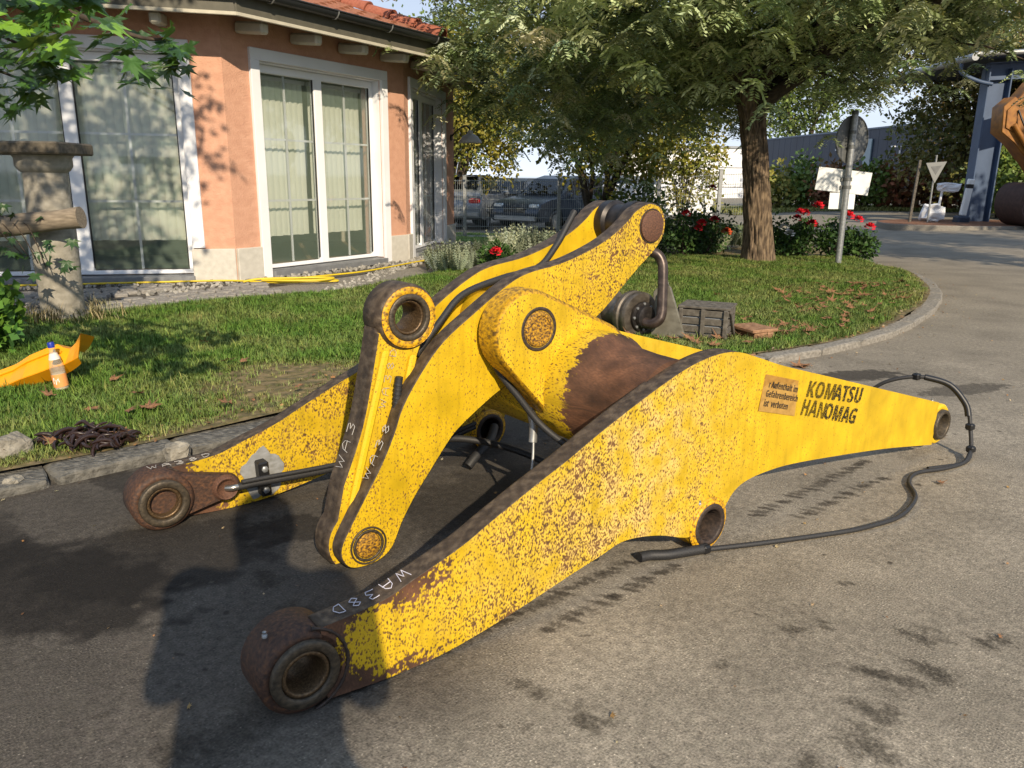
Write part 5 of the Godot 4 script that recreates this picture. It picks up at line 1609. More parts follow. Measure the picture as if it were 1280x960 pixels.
# ---------------------------------------------------------------- things lying in the yard and on the lawn
func build_yard_things() -> void:
	var r := seeded(88)
	# black hose: arching off the rear hub, then snaking back over the asphalt
	var ho := thing("black_hose", "black rubber hose arching off the boom's rear hub and snaking over the asphalt", "hose")
	var gp := []
	for q in [[0.39, -2.135], [0.46, -2.145], [0.59, -2.19], [0.80, -2.245], [1.06, -2.325], [1.18, -2.375], [1.32, -2.46], [1.45, -2.62], [1.50, -2.77], [1.58, -2.87], [1.72, -2.925], [1.84, -3.0]]:
		gp.append(Vector3(q[0], 0.011, q[1]))
	gp.append(Vector3(1.895, 0.03, -3.065)); gp.append(Vector3(1.915, 0.10, -3.12)); gp.append(Vector3(1.91, 0.20, -3.17)); gp.append(Vector3(1.84, 0.285, -3.22)); gp.append(Vector3(1.73, 0.30, -3.26)); gp.append(Vector3(1.62, 0.265, -3.30)); gp.append(Vector3(1.55, 0.19, -3.34))
	var hm := MB.new()
	hm.tube(smooth(gp.slice(2), 8, false), 0.0082, 10)
	part(ho, "hose", hm.mesh(M.rubber))
	var sleeve := MB.new()
	sleeve.tube(smooth([Vector3(0.385, 0.016, -2.125), Vector3(0.42, 0.016, -2.14), Vector3(0.47, 0.016, -2.145), Vector3(0.53, 0.016, -2.165), Vector3(0.60, 0.015, -2.192)], 5, false), 0.0155, 12)
	part(ho, "sleeve", sleeve.mesh(M.rubber))
	var sl2 := MB.new()
	sl2.tube(smooth([Vector3(1.913, 0.16, -3.15), Vector3(1.905, 0.21, -3.175), Vector3(1.85, 0.278, -3.215), Vector3(1.76, 0.302, -3.25)], 5, false), 0.013, 10)
	part(ho, "sleeve", sl2.mesh(M.black))
	var ties := MB.new()
	for q in [[1.90, 0.04, -3.075], [1.915, 0.12, -3.13], [1.73, 0.301, -3.26], [0.595, 0.015, -2.19]]:
		var c := Vector3(q[0], q[1], q[2])
		ties.box(c, Vector3(0.03, 0.028, 0.032), Basis(Vector3.UP, 0.6), 0.006)
	part(ho, "tie", ties.mesh(M.black))
	var h2 := MB.new()
	h2.tube(smooth([Vector3(1.905, 0.04, -3.08), Vector3(1.83, 0.014, -2.99), Vector3(1.76, 0.010, -2.96), Vector3(1.65, 0.010, -2.925)], 6, false), 0.007, 8)
	part(ho, "cable", h2.mesh(M.rubber))

	# pallet with an old winch and a small crate on it
	var pal := thing("wooden_pallet", "brown wooden pallet on the lawn behind the boom, under crate and winch", "pallet", Vector3(1.15, -0.085, -5.30), -0.22)
	for k in 5:
		var m := MB.new()
		m.box(Vector3(0, 0.125, -0.34 + k * 0.17), Vector3(0.95, 0.022, 0.12), Basis(), 0.004)
		part(pal, "plank", m.mesh(M.wood))
	for k in 3:
		var m := MB.new()
		m.box(Vector3(-0.42 + k * 0.42, 0.055, 0), Vector3(0.10, 0.11, 0.78), Basis(), 0.005)
		part(pal, "bearer", m.mesh(M.wood))
	var cr := thing("grey_crate", "small weathered grey crate with a diagonal brace standing on the pallet", "crate", Vector3(1.34, 0.045, -5.36), -0.42)
	var W := 0.34; var H := 0.22; var D := 0.30
	var cc := MB.new()
	cc.box(Vector3(0, H / 2, 0), Vector3(W - 0.04, H - 0.02, D - 0.04))
	part(cr, "liner", cc.mesh(M.greyline))
	for s in [-1.0, 1.0]:
		for y in [0.028, 0.08, 0.135, 0.19]:
			var m := MB.new()
			m.box(Vector3(0, y, s * (D / 2 - 0.012)), Vector3(W - 0.01, 0.043, 0.014), Basis(), 0.003)
			part(cr, "slat", m.mesh(M.greywood))
			var m2 := MB.new()
			m2.box(Vector3(s * (W / 2 - 0.012), y, 0), Vector3(0.014, 0.043, D - 0.04), Basis(), 0.003)
			part(cr, "slat", m2.mesh(M.greywood))
		for x in [-0.15, 0.0, 0.15]:
			var m3 := MB.new()
			m3.box(Vector3(x, H / 2, s * (D / 2 + 0.004)), Vector3(0.028, H, 0.018), Basis(), 0.003)
			part(cr, "batten", m3.mesh(M.greywood))
		var m4 := MB.new()
		m4.box(Vector3(s * (W / 2 + 0.004), H / 2, 0), Vector3(0.016, 0.30, 0.03), Basis(Vector3.RIGHT, 0.85), 0.003)
		part(cr, "brace", m4.mesh(M.greywood))
	var lid := MB.new()
	for k in 3: lid.box(Vector3(0, H + 0.008, -0.10 + k * 0.10), Vector3(W + 0.01, 0.016, 0.096), Basis(), 0.003)
	part(cr, "lid", lid.mesh(M.greywood))
	var tray := MB.new()
	tray.box(Vector3(0.02, -0.008, 0.04), Vector3(0.46, 0.012, 0.42), Basis(), 0.004)
	part(cr, "tray", tray.mesh(M.zinc))
	var wi := thing("drum_winch", "dark steel drum with a thick bent pipe handle and grey guard plate on the pallet", "winch", Vector3(0.86, 0.05, -5.25), 0.0)
	var ax := Transform3D(Basis(Vector3.UP, 0.62) * Basis(Vector3.RIGHT, PI / 2), Vector3(0.0, 0.16, 0.0))
	var dm := MB.new()
	dm.lathe([Vector2(0, -0.34), Vector2(0.13, -0.34), Vector2(0.15, -0.33), Vector2(0.15, -0.30), Vector2(0.10, -0.29), Vector2(0.10, -0.11), Vector2(0.16, -0.10), Vector2(0.165, -0.08), Vector2(0.165, -0.06), Vector2(0.155, -0.05), Vector2(0.155, -0.03), Vector2(0.163, -0.02), Vector2(0.163, 0.0), Vector2(0.155, 0.012), Vector2(0.115, 0.016), Vector2(0.105, 0.010), Vector2(0.0, 0.010)], ax, 44, 0.75)
	part(wi, "drum", dm.mesh(M.drum))
	var fl := MB.new()
	fl.lathe([Vector2(0, 0.0), Vector2(0.10, 0.0), Vector2(0.10, 0.02), Vector2(0.078, 0.024), Vector2(0.075, 0.055), Vector2(0.062, 0.06), Vector2(0, 0.06)], ax * Transform3D(Basis(), Vector3(0, 0.012, 0)), 36, 0.75)
	var flange := part(wi, "flange", fl.mesh(M.boss))
	for k in 8:
		var bo := MB.new()
		var an := TAU * k / 8.0
		bo.lathe([Vector2(0, 0), Vector2(0.010, 0), Vector2(0.010, 0.010), Vector2(0, 0.012)], ax * Transform3D(Basis(), Vector3(cos(an) * 0.088, 0.032, sin(an) * 0.088)), 6)
		part(flange, "bolt", bo.mesh(M.zinc))
	var hp := smooth([Vector3(0.02, 0.13, 0.06), Vector3(0.06, 0.125, 0.10), Vector3(0.105, 0.15, 0.11), Vector3(0.125, 0.20, 0.10), Vector3(0.128, 0.30, 0.08), Vector3(0.128, 0.45, 0.05), Vector3(0.122, 0.52, 0.035), Vector3(0.09, 0.575, 0.02), Vector3(0.03, 0.60, 0.0)], 6, false)
	var hmb := MB.new()
	hmb.tube(hp, 0.034, 16)
	part(wi, "handle", hmb.mesh(M.pipe))
	var gd := MB.new()
	var gpl := [Vector2(-0.02, 0.0), Vector2(0.14, -0.02), Vector2(0.215, 0.05), Vector2(0.10, 0.36), Vector2(0.08, 0.38), Vector2(0.0, 0.30)]
	plate(gd, gd, gpl, -0.012, 0.012, 0.003)
	part(wi, "guard_plate", gd.mesh(M.guard), Vector3(0.10, 0.0, 0.0), Basis(Vector3.UP, -0.5))
	var g2 := MB.new()
	plate(g2, g2, [Vector2(0.0, 0.0), Vector2(0.20, 0.0), Vector2(0.09, 0.40), Vector2(0.0, 0.30)], -0.01, 0.01, 0.003)
	part(wi, "guard_plate", g2.mesh(M.guard), Vector3(0.12, 0.0, -0.20), Basis(Vector3.UP, -0.5))
	# broken wood beside the pallet
	var wb := thing("wood_offcut", "short pale brown timber offcut lying against the pallet's right end", "timber", Vector3(1.68, 0.0, -5.42), 0.3)
	var wm := MB.new()
	wm.box(Vector3(0, 0.05, 0), Vector3(0.16, 0.10, 0.30), Basis(), 0.008)
	wm.box(Vector3(-0.01, 0.112, 0.02), Vector3(0.22, 0.022, 0.26), Basis(Vector3.UP, 0.12), 0.004)
	part(wb, "block", wm.mesh(M.wood))

	# orange bent plastic panel and the bottle
	var pn := thing("plastic_panel", "bent orange plastic machine panel lying on the grass at the left edge", "panel", Vector3(-2.26, 0.06, -3.86))
	var top := [Vector3(0.095, 0.265, 0.0), Vector3(0.065, 0.215, 0.0), Vector3(0.035, 0.185, 0.005), Vector3(0.0, 0.19, 0.0), Vector3(-0.035, 0.205, -0.01), Vector3(-0.10, 0.18, 0.0), Vector3(-0.17, 0.15, 0.01), Vector3(-0.24, 0.105, 0.02), Vector3(-0.32, 0.075, 0.03), Vector3(-0.55, 0.01, 0.05)]
	var mid := [Vector3(0.095, 0.15, 0.05), Vector3(0.07, 0.135, 0.06), Vector3(0.035, 0.118, 0.07), Vector3(0.0, 0.11, 0.075), Vector3(-0.035, 0.10, 0.08), Vector3(-0.10, 0.075, 0.09), Vector3(-0.17, 0.05, 0.10), Vector3(-0.24, 0.02, 0.11), Vector3(-0.32, -0.01, 0.12), Vector3(-0.55, -0.06, 0.14)]
	var low := [Vector3(0.085, 0.11, 0.01), Vector3(0.06, 0.09, 0.01), Vector3(0.03, 0.07, 0.01), Vector3(0.0, 0.055, 0.01), Vector3(-0.035, 0.04, 0.01), Vector3(-0.10, 0.01, 0.01), Vector3(-0.17, -0.02, 0.02), Vector3(-0.24, -0.05, 0.03), Vector3(-0.32, -0.07, 0.04), Vector3(-0.55, -0.10, 0.06)]
	var back := []
	for q in top: back.append(q + Vector3(-0.02, -0.05, -0.16))
	var pm := MB.new()
	for pr in [[top, mid, Vector3(0, 0.4, 1)], [mid, low, Vector3(0, -1, 0.2)], [back, top, Vector3(0, 1, 0.2)]]:
		for k in 9:
			pm.face(pr[0][k], pr[0][k + 1], pr[1][k + 1], pr[1][k], pr[2])
			var of: Vector3 = -(pr[2] as Vector3).normalized() * 0.004
			pm.face(pr[0][k] + of, pr[0][k + 1] + of, pr[1][k + 1] + of, pr[1][k] + of, -pr[2])
	part(pn, "panel", pm.mesh(M.orange))
	var rib := MB.new()
	var rp := []
	for k in range(3, 10): rp.append((top[k] as Vector3).lerp(mid[k], 0.25) + Vector3(0, 0, 0.006))
	rib.tube(rp, 0.008, 6)
	part(pn, "rib", rib.mesh(M.orange))
	var bo := thing("bottle", "half full glass bottle with blue cap and orange label leaning on the panel", "bottle", Vector3(-2.235, 0.06, -3.76))
	bo.rotation = Vector3(0.03, 0.0, 0.10)
	var gl := MB.new()
	gl.lathe([Vector2(0.0, 0.002), Vector2(0.030, 0.002), Vector2(0.033, 0.008), Vector2(0.033, 0.115), Vector2(0.028, 0.145), Vector2(0.016, 0.185), Vector2(0.0135, 0.205), Vector2(0.0135, 0.222), Vector2(0.0, 0.222)], Transform3D(), 24, 0.5)
	part(bo, "glass", gl.mesh(M.bottle))
	var wa := MB.new()
	wa.lathe([Vector2(0.0, 0.005), Vector2(0.0305, 0.006), Vector2(0.0305, 0.085), Vector2(0.0, 0.085)], Transform3D(), 24)
	part(bo, "drink", wa.mesh(M.drink))
	var ca := MB.new()
	ca.lathe([Vector2(0.0155, 0.214), Vector2(0.0158, 0.236), Vector2(0.014, 0.240), Vector2(0.0, 0.240)], Transform3D(), 20)
	part(bo, "cap", ca.mesh(M.cap_blue))
	var lb := MB.new()
	lb.lathe([Vector2(0.0336, 0.018), Vector2(0.0336, 0.082)], Transform3D(), 24)
	var lab := part(bo, "label", lb.mesh(M.label))
	var lw := MB.new()
	for k in 5: lw.box(Vector3(-0.012 + 0.006 * k, 0.05 + 0.006 * sin(k * 2.0), 0.0337 - 0.006 * absf(k - 2.0) * 0.25), Vector3(0.004, 0.026, 0.001), Basis(Vector3.BACK, 0.3 * sin(k * 1.7)))
	part(lab, "lettering", lw.mesh(M.white))
	var nl := MB.new()
	nl.lathe([Vector2(0.0265, 0.155), Vector2(0.0172, 0.186)], Transform3D(), 20)
	part(bo, "neck_label", nl.mesh(M.label_white))

	# heap of dark dry pods
	var one := MB.new()
	var pp := []
	for k in 8:
		var f := k / 7.0 - 0.5
		pp.append(Vector3(f * 0.12, 0.015 * cos(f * 5.0), 0.022 * sin(f * 4.0)))
	one.tube(pp, [0.002, 0.008, 0.010, 0.010, 0.010, 0.009, 0.007, 0.002], 6)
	var pmesh := one.mesh(M.pod)
	var heap := thing("seed_pods", "heap of dark brown dry pods on the kerb at the left", "pod heap", Vector3(-1.69, 0.05, -2.99))
	for k in 110:
		var an := r.randf() * TAU; var rd := sqrt(r.randf()) * 0.15
		var hh := 0.075 * (1.0 - rd / 0.17) * r.randf() + 0.012
		part(heap, "pod", pmesh, Vector3(cos(an) * rd * 1.15, hh, sin(an) * rd * 0.75), Basis.from_euler(Vector3(r.randf_range(-0.5, 0.5), r.randf() * TAU, r.randf_range(-0.5, 0.5))) * Basis.from_scale(Vector3.ONE * r.randf_range(0.5, 0.95)))
	# stones at the left edge
	var k2 := 0
	for q in [[-1.93, 0.03, -2.86, 0.075, 0.085, "pale grey broken stone at the left edge behind the kerb"], [-1.78, 0.02, -2.62, 0.035, 0.03, "small pale pebble lying in front of the left kerb"], [-1.32, 0.03, -2.93, 0.05, 0.045, "small grey stone chip on the kerb near the far hub"], [-2.15, 0.03, -2.85, 0.06, 0.06, "grey stone at the very left edge by the kerb"]]:
		var s := thing("stone", q[5], "stone", Vector3(q[0], q[1], q[2]), r.randf() * 6.0)
		part(s, "rock", rock_mesh(500 + k2, Vector3(q[3], q[4], q[3] * 0.8), 0.35, 10, 7).mesh(M.stone))
		k2 += 1

	# fallen leaves
	var lv := []
	for k in 4: lv.append(maple_leaf_mesh(0.9 + 0.4 * k, 600 + k).mesh(M.dry_leaf))
	var first := [[-1.60, -4.32, 1.0], [-1.52, -4.30, 0.8], [-1.81, -3.65, 0.9], [-1.66, -3.42, 1.2], [-1.72, -3.36, 0.9], [-1.30, -3.46, 0.9], [-1.93, -4.8, 0.6], [-2.2, -3.6, 0.8], [1.76, -4.67, 1.1], [1.80, -4.72, 0.9], [-1.75, -3.02, 0.8], [-1.58, -3.04, 0.9], [-1.80, -2.92, 0.8], [-2.02, -2.75, 0.8], [-1.95, -2.83, 0.8], [-0.95, -3.75, 0.7], [-1.05, -3.72, 0.6], [1.62, -2.78, 0.5], [3.0, -3.6, 0.7], [1.92, -3.35, 0.8], [-2.05, -3.9, 0.8], [-1.9, -3.4, 0.8]]
	for k in 190:
		if k < 22: continue
		var zz := r.randf_range(-8.2, -4.9)
		var xx := x_at(kerb_line(), zz) - 0.15 - absf(r.randfn(0.0, 0.55)) - r.randf() * 0.4
		first.append([xx, zz, r.randf_range(0.45, 1.0)])
	var proto: Node3D
	for k in first.size():
		var x: float = first[k][0]; var z: float = first[k][1]
		var on: bool = x < x_at(kerb_line(), z)
		var o := thing("fallen_leaf", ("curled dry brown leaf fallen on the grass by the pale right kerb" if x > 0.9 and on else "curled dry brown leaf fallen on the trodden lawn behind the left kerb" if on else "curled dry brown leaf lying on the asphalt"), "leaf", Vector3(x, hgt(x, z) + (lawn_h(x, z) + 0.042 if on else 0.012), z), 0.0, "fallen leaves by the right kerb" if x > 0.9 and on else "fallen leaves behind the left kerb" if on else "fallen leaves on the asphalt")
		o.rotation = Vector3(r.randf_range(-0.3, 0.3), r.randf() * TAU, r.randf_range(-0.3, 0.3))
		part(o, "blade", lv[r.randi() % 4], Vector3.ZERO, Basis.from_scale(Vector3.ONE * float(first[k][2]) * (0.068 if z > -4.5 else 0.08)))
	# small litter of leaf bits along kerb and yard
	var xs := []; var cs := []
	for k in 1500:
		var z := -2.2 - r.randf() * 9.0
		var kx := x_at(kerb_line(), z)
		var x := kx + r.randfn(-0.25, 0.35)
		if k % 5 == 0:
			x = r.randf_range(-1.5, 3.6); z = r.randf_range(-5.2, -1.1)
		var on := x < x_at(kerb_line(), z)
		var s := r.randf_range(0.006, 0.022) * (1.0 if on else 0.6)
		xs.append(Transform3D(Basis.from_euler(Vector3(r.randf_range(-0.6, 0.6), r.randf() * TAU, r.randf_range(-0.6, 0.6))) * Basis.from_scale(Vector3.ONE * s), Vector3(x, hgt(x, z) + (lawn_h(x, z) + 0.012 if on else 0.006), z)))
		cs.append(jitter([Color(0.28, 0.15, 0.06), Color(0.36, 0.22, 0.09), Color(0.18, 0.10, 0.05), Color(0.42, 0.33, 0.2)][r.randi() % 4], r, 0.25))
	var li := swarm(self, "leaf_litter", maple_leaf_mesh(0.7, 611).mesh(M.leaf), xs, cs)
	tag(li, "scattered brown leaf litter along the kerb", "leaf litter")

# a five lobed leaf of unit size in the x-z plane, slightly cupped
func maple_leaf_mesh(cup: float, sd: int) -> MB:
	var mb := MB.new()
	var r := seeded(sd)
	var tips := [[0.0, 1.0], [0.16, 0.52], [0.24, 0.62], [0.33, 0.40], [0.78, 0.92], [0.95, 0.46], [1.08, 0.52], [1.25, 0.34], [1.65, 0.70], [2.0, 0.36], [2.5, 0.30], [3.0, 0.12]]
	var pts := []
	for t in tips: pts.append(Vector2(sin(t[0]), cos(t[0])) * t[1] * r.randf_range(0.93, 1.07))
	for i in range(tips.size() - 2, 0, -1): pts.append(Vector2(-sin(tips[i][0]), cos(tips[i][0])) * tips[i][1] * r.randf_range(0.93, 1.07))
	var hf := func(p: Vector2) -> float: return cup * 0.32 * p.length_squared() - 0.25 * cup * absf(p.x) + 0.06 * sin(p.x * 9.0 + sd)
	var nn := func(p: Vector2) -> Vector3:
		var e := 0.05
		return Vector3(hf.call(p - Vector2(e, 0)) - hf.call(p + Vector2(e, 0)), 2 * e, hf.call(p - Vector2(0, e)) - hf.call(p + Vector2(0, e))).normalized()
	var c := mb.p(Vector3.ZERO, Vector3.UP)
	var ids := []; var mids := []
	for p in pts:
		ids.append(mb.p(Vector3(p.x, hf.call(p), p.y), nn.call(p)))
		mids.append(mb.p(Vector3(p.x * 0.5, hf.call(p * 0.5), p.y * 0.5), nn.call(p * 0.5)))
	for i in pts.size():
		var j := (i + 1) % pts.size()
		mb.t(c, mids[i], mids[j])
		mb.q(mids[i], ids[i], ids[j], mids[j])
	return mb

# ---------------------------------------------------------------- column, rail, hose, beds
func build_garden() -> void:
	var r := seeded(99)
	var co := thing("stone_column", "round stone garden column with a flat dark cap slab at the left", "column", Vector3(-3.37, 0.0, -5.82))
	var base := rock_mesh(700, Vector3(0.155, 0.06, 0.15), 0.06, 16, 10)
	part(co, "base_block", base.mesh(M.column), Vector3(0, 0.04, 0))
	var sh := MB.new()
	sh.lathe([Vector2(0.0, 0.09), Vector2(0.142, 0.09), Vector2(0.146, 0.11), Vector2(0.150, 0.4), Vector2(0.150, 0.75), Vector2(0.143, 1.08), Vector2(0.143, 1.10), Vector2(0.165, 1.115), Vector2(0.185, 1.145), Vector2(0.185, 1.20), Vector2(0.20, 1.22), Vector2(0.0, 1.22)], Transform3D(), 40, 0.6)
	part(co, "shaft", sh.mesh(M.column))
	var cp := MB.new()
	cp.box(Vector3(-0.12, 1.265, 0.0), Vector3(0.72, 0.085, 0.52), Basis(Vector3.UP, 0.05), 0.012)
	part(co, "cap_slab", cp.mesh(M.cap))
	var lg := thing("log_rail", "round grey log rail running from the left to the stone column", "rail")
	var lm := MB.new()
	var lp := smooth([Vector3(-5.6, 0.34, -5.35), Vector3(-4.4, 0.60, -5.50), Vector3(-3.7, 0.715, -5.56), Vector3(-3.03, 0.80, -5.60)], 8, false)
	var lr := []
	for k in lp.size(): lr.append(0.072 + 0.004 * sin(k * 1.1))
	lm.tube(lp, lr, 18)
	part(lg, "log", lm.mesh(M.log))
	# ivy on the rail
	var iv := thing("ivy", "dark green ivy hanging over the log rail beside the column", "ivy")
	var st := MB.new()
	for k in 4: st.tube(smooth([Vector3(-3.9 + 0.1 * k, 0.95 - 0.05 * k, -5.6), Vector3(-3.6 + 0.08 * k, 0.75, -5.5), Vector3(-3.4 + 0.05 * k, 0.55 - 0.03 * k, -5.47)], 4, false), 0.004, 5)
	part(iv, "stem", st.mesh(M.bark_dark))
	var lf := maple_leaf_mesh(0.5, 720).mesh(M.leaf_dark)
	for k in 60:
		var p := Vector3(r.randf_range(-4.0, -3.05), r.randf_range(0.55, 1.02), r.randf_range(-5.55, -5.40))
		p.y -= 0.4 * ss(-3.6, -3.05, p.x) * r.randf()
		if p.x > -3.45 and p.y > 0.86: continue
		part(iv, "leaf", lf, p, Basis.from_euler(Vector3(r.randf_range(0.5, 1.5), r.randf_range(-0.9, 0.9), r.randf_range(-0.6, 0.6))) * Basis.from_scale(Vector3.ONE * r.randf_range(0.05, 0.085)))
	# shrub at the left edge by the panel
	shrub("leafy_shrub", "bright green leafy shrub at the left edge behind the orange panel", Vector3(-3.12, 0.05, -4.45), Vector3(0.2, 0.24, 0.2), 160, 0.05, [Color(0.12, 0.24, 0.03), Color(0.07, 0.16, 0.03)], 31, "shrub")
	# dry tufts round the column
	var tx := []; var tc := []
	for k in 60:
		var an := r.randf() * TAU
		tx.append(Transform3D(Basis(Vector3.UP, an) * Basis.from_scale(Vector3.ONE * r.randf_range(0.8, 1.5)), Vector3(-3.3 + cos(an) * r.randf_range(0.12, 0.5), 0.05, -5.75 + sin(an) * r.randf_range(0.12, 0.4))))
		tc.append(jitter(Color(0.34, 0.30, 0.16), r, 0.25))
	var dt := swarm(self, "dry_grass", tuft_mesh(10, 0.14, 0.03, 0.002, 8).mesh(M.grass), tx, tc)
	tag(dt, "dry straw coloured tufts round the foot of the column", "grass")
	# yellow garden hose along the wall, with a flat coil
	var yh := thing("garden_hose", "yellow garden hose lying along the foot of the building with a loose coil", "hose")
	var pts := []
	for q in [[-6.4, -7.15], [-5.2, -7.42], [-4.4, -7.62], [-3.6, -7.86], [-2.95, -8.02], [-2.55, -8.0], [-2.35, -7.98], [-1.95, -8.05], [-1.82, -8.15], [-1.95, -8.25], [-2.25, -8.18], [-2.48, -8.08], [-2.42, -8.2], [-2.05, -8.55], [-1.75, -8.95], [-1.5, -9.5], [-1.25, -10.1], [-0.95, -10.7]]:
		pts.append(Vector3(q[0], 0.05, q[1] + 0.03 * sin(q[0] * 7.0)))
	var ym := MB.new()
	ym.tube(smooth(pts, 8, false), 0.010, 8)
	ym.tube(smooth([Vector3(-2.55, 0.07, -7.96), Vector3(-2.3, 0.075, -7.92), Vector3(-1.98, 0.075, -7.99), Vector3(-1.86, 0.08, -8.13), Vector3(-2.0, 0.075, -8.2), Vector3(-2.3, 0.075, -8.12), Vector3(-2.6, 0.07, -8.06), Vector3(-2.75, 0.05, -7.98)], 6, false), 0.012, 8)
	part(yh, "hose", ym.mesh(M.hose_yellow))
	# lavender clumps
	var k := 0
	for q in [[-0.78, -9.25, 0.46, "silvery lavender clump at the corner of the building, left of the red rose"], [-0.38, -9.75, 0.42, "low silvery lavender clump beside the red rose behind the crank"], [0.10, -10.3, 0.58, "tall silvery lavender clump in the middle behind the crank"], [0.62, -10.7, 0.56, "silvery lavender clump behind the crank's upper curve"], [1.1, -11.2, 0.5, "silvery lavender clump behind the crank's top eye"], [4.45, -12.9, 0.45, "grey green lavender right of the tree trunk behind the roses"], [2.95, -12.6, 0.55, "tall grey green lavender left of the tree trunk"], [3.55, -13.6, 0.5, "grey green lavender behind the tree trunk"]]:
		lavender(q[3], Vector3(q[0], 0.03, q[1]), q[2], 800 + k)
		k += 1
	# rose bed
	k = 0
	for q in [[2.15, -12.3, 0.42, [[0.1, 0.36, 0.2, 1]], "dark rose bush with few white blooms nearest the boom"], [2.55, -12.0, 0.44, [[-0.05, 0.40, 0.3, 0], [0.18, 0.30, 0.32, 0]], "dark rose bush with two red blooms left of the trunk"], [2.9, -12.05, 0.42, [[0.02, 0.34, 0.33, 0], [0.22, 0.2, 0.3, 2], [-0.2, 0.24, 0.32, 0]], "rose bush with a low orange red bloom left of the trunk"], [3.05, -12.7, 0.62, [[0.0, 0.66, 0.2, 0]], "tall rose bush with one large red bloom beside the trunk"], [3.95, -11.75, 0.40, [[-0.1, 0.26, 0.3, 1], [-0.02, 0.2, 0.33, 1], [0.14, 0.44, 0.2, 0]], "rose bush with white blooms just right of the trunk"], [4.3, -11.9, 0.42, [[-0.1, 0.42, 0.25, 0], [0.1, 0.50, 0.2, 0], [0.0, 0.30, 0.3, 0], [-0.22, 0.36, 0.28, 0]], "rose bush with two red blooms left of the sign pole"], [4.72, -11.75, 0.38, [[0.05, 0.40, 0.25, 0], [0.22, 0.36, 0.2, 0]], "rose bush with red blooms behind the sign pole"], [5.05, -11.6, 0.30, [[0.0, 0.30, 0.2, 0]], "small rose bush at the right tip of the bed"], [-0.2, -9.25, 0.22, [[0.0, 0.14, 0.16, 0]], "single low red rose among the lavender by the building"]]:
		rose(q[4], Vector3(q[0], 0.03 + hgt(q[0], q[1]), q[1]), q[2], q[3], 840 + k)
		k += 1

func lavender(label: String, at: Vector3, s: float, sd: int) -> void:
	var r := seeded(sd)
	var o := thing("lavender_bush", label, "lavender", at, 0.0, "lavender clumps along the bed")
	var mb := MB.new()
	for k in 26:
		var an := r.randf() * TAU; var l := r.randf_range(0.15, 0.75) * 0.7
		var d := Vector3(cos(an) * l, 1.0, sin(an) * l).normalized()
		var side := d.cross(Vector3(sin(an), 0.2, -cos(an))).normalized()
		var nn := (Vector3(0, 0.5, 0.9) + d * 0.2).normalized()
		var h := r.randf_range(0.6, 1.0)
		for q in 7:
			var f := 0.25 + 0.75 * q / 7.0
			var c := d * h * f
			for sg in [-1.0, 1.0]:
				var e = c + (side * sg * 0.8 + d).normalized() * 0.085 * (1.2 - f * 0.6)
				mb.t(mb.p(c - d * 0.012, nn), mb.p(c + d * 0.022, nn), mb.p(e, nn))
		mb.t(mb.p(-side * 0.006, nn), mb.p(side * 0.006, nn), mb.p(d * h, nn))
	var xs := []; var cs := []
	for k in 34:
		var an := r.randf() * TAU; var rd := sqrt(r.randf()) * s * 0.75
		var sc := s * r.randf_range(0.7, 1.1) * (1.0 - 0.35 * rd / s)
		xs.append(Transform3D(Basis.from_euler(Vector3(sin(an) * rd / s * 0.5, r.randf() * TAU, -cos(an) * rd / s * 0.5)) * Basis.from_scale(Vector3.ONE * sc), Vector3(cos(an) * rd, 0, sin(an) * rd)))
		cs.append(jitter(Color(0.38, 0.42, 0.30).lerp(Color(0.25, 0.30, 0.19), r.randf()), r, 0.2))
	var m := swarm(o, "foliage", mb.mesh(M.leaf), xs, cs)

func leaf_card(mb: MB, c: Vector3, d: Vector3, w: Vector3, l: float, wd: float, nn: Vector3) -> void:
	var a := mb.p(c, nn); var b := mb.p(c + d * l * 0.45 + w * wd, nn); var e := mb.p(c + d * l, nn); var f := mb.p(c + d * l * 0.45 - w * wd, nn)
	mb.q(a, b, e, f)

# a handful of oval leaves scattered in a small ball
func clump_mesh(count: int, rad: float, l: float, wd: float, sd: int) -> MB:
	var mb := MB.new()
	var r := seeded(sd)
	for k in count:
		var p := Vector3(r.randfn(), r.randfn(), r.randfn()).normalized() * rad * pow(r.randf(), 0.4)
		var d := (p.normalized() + Vector3(r.randf_range(-1, 1), r.randf_range(-1.2, 0.6), r.randf_range(-1, 1))).normalized()
		var w := d.cross(Vector3(r.randf_range(-1, 1), 1.0, r.randf_range(-1, 1))).normalized()
		var nn := w.cross(d).normalized()
		if nn.y < 0: nn = -nn
		leaf_card(mb, p, d, w, l * r.randf_range(0.7, 1.2), wd * r.randf_range(0.8, 1.15), nn)
	return mb

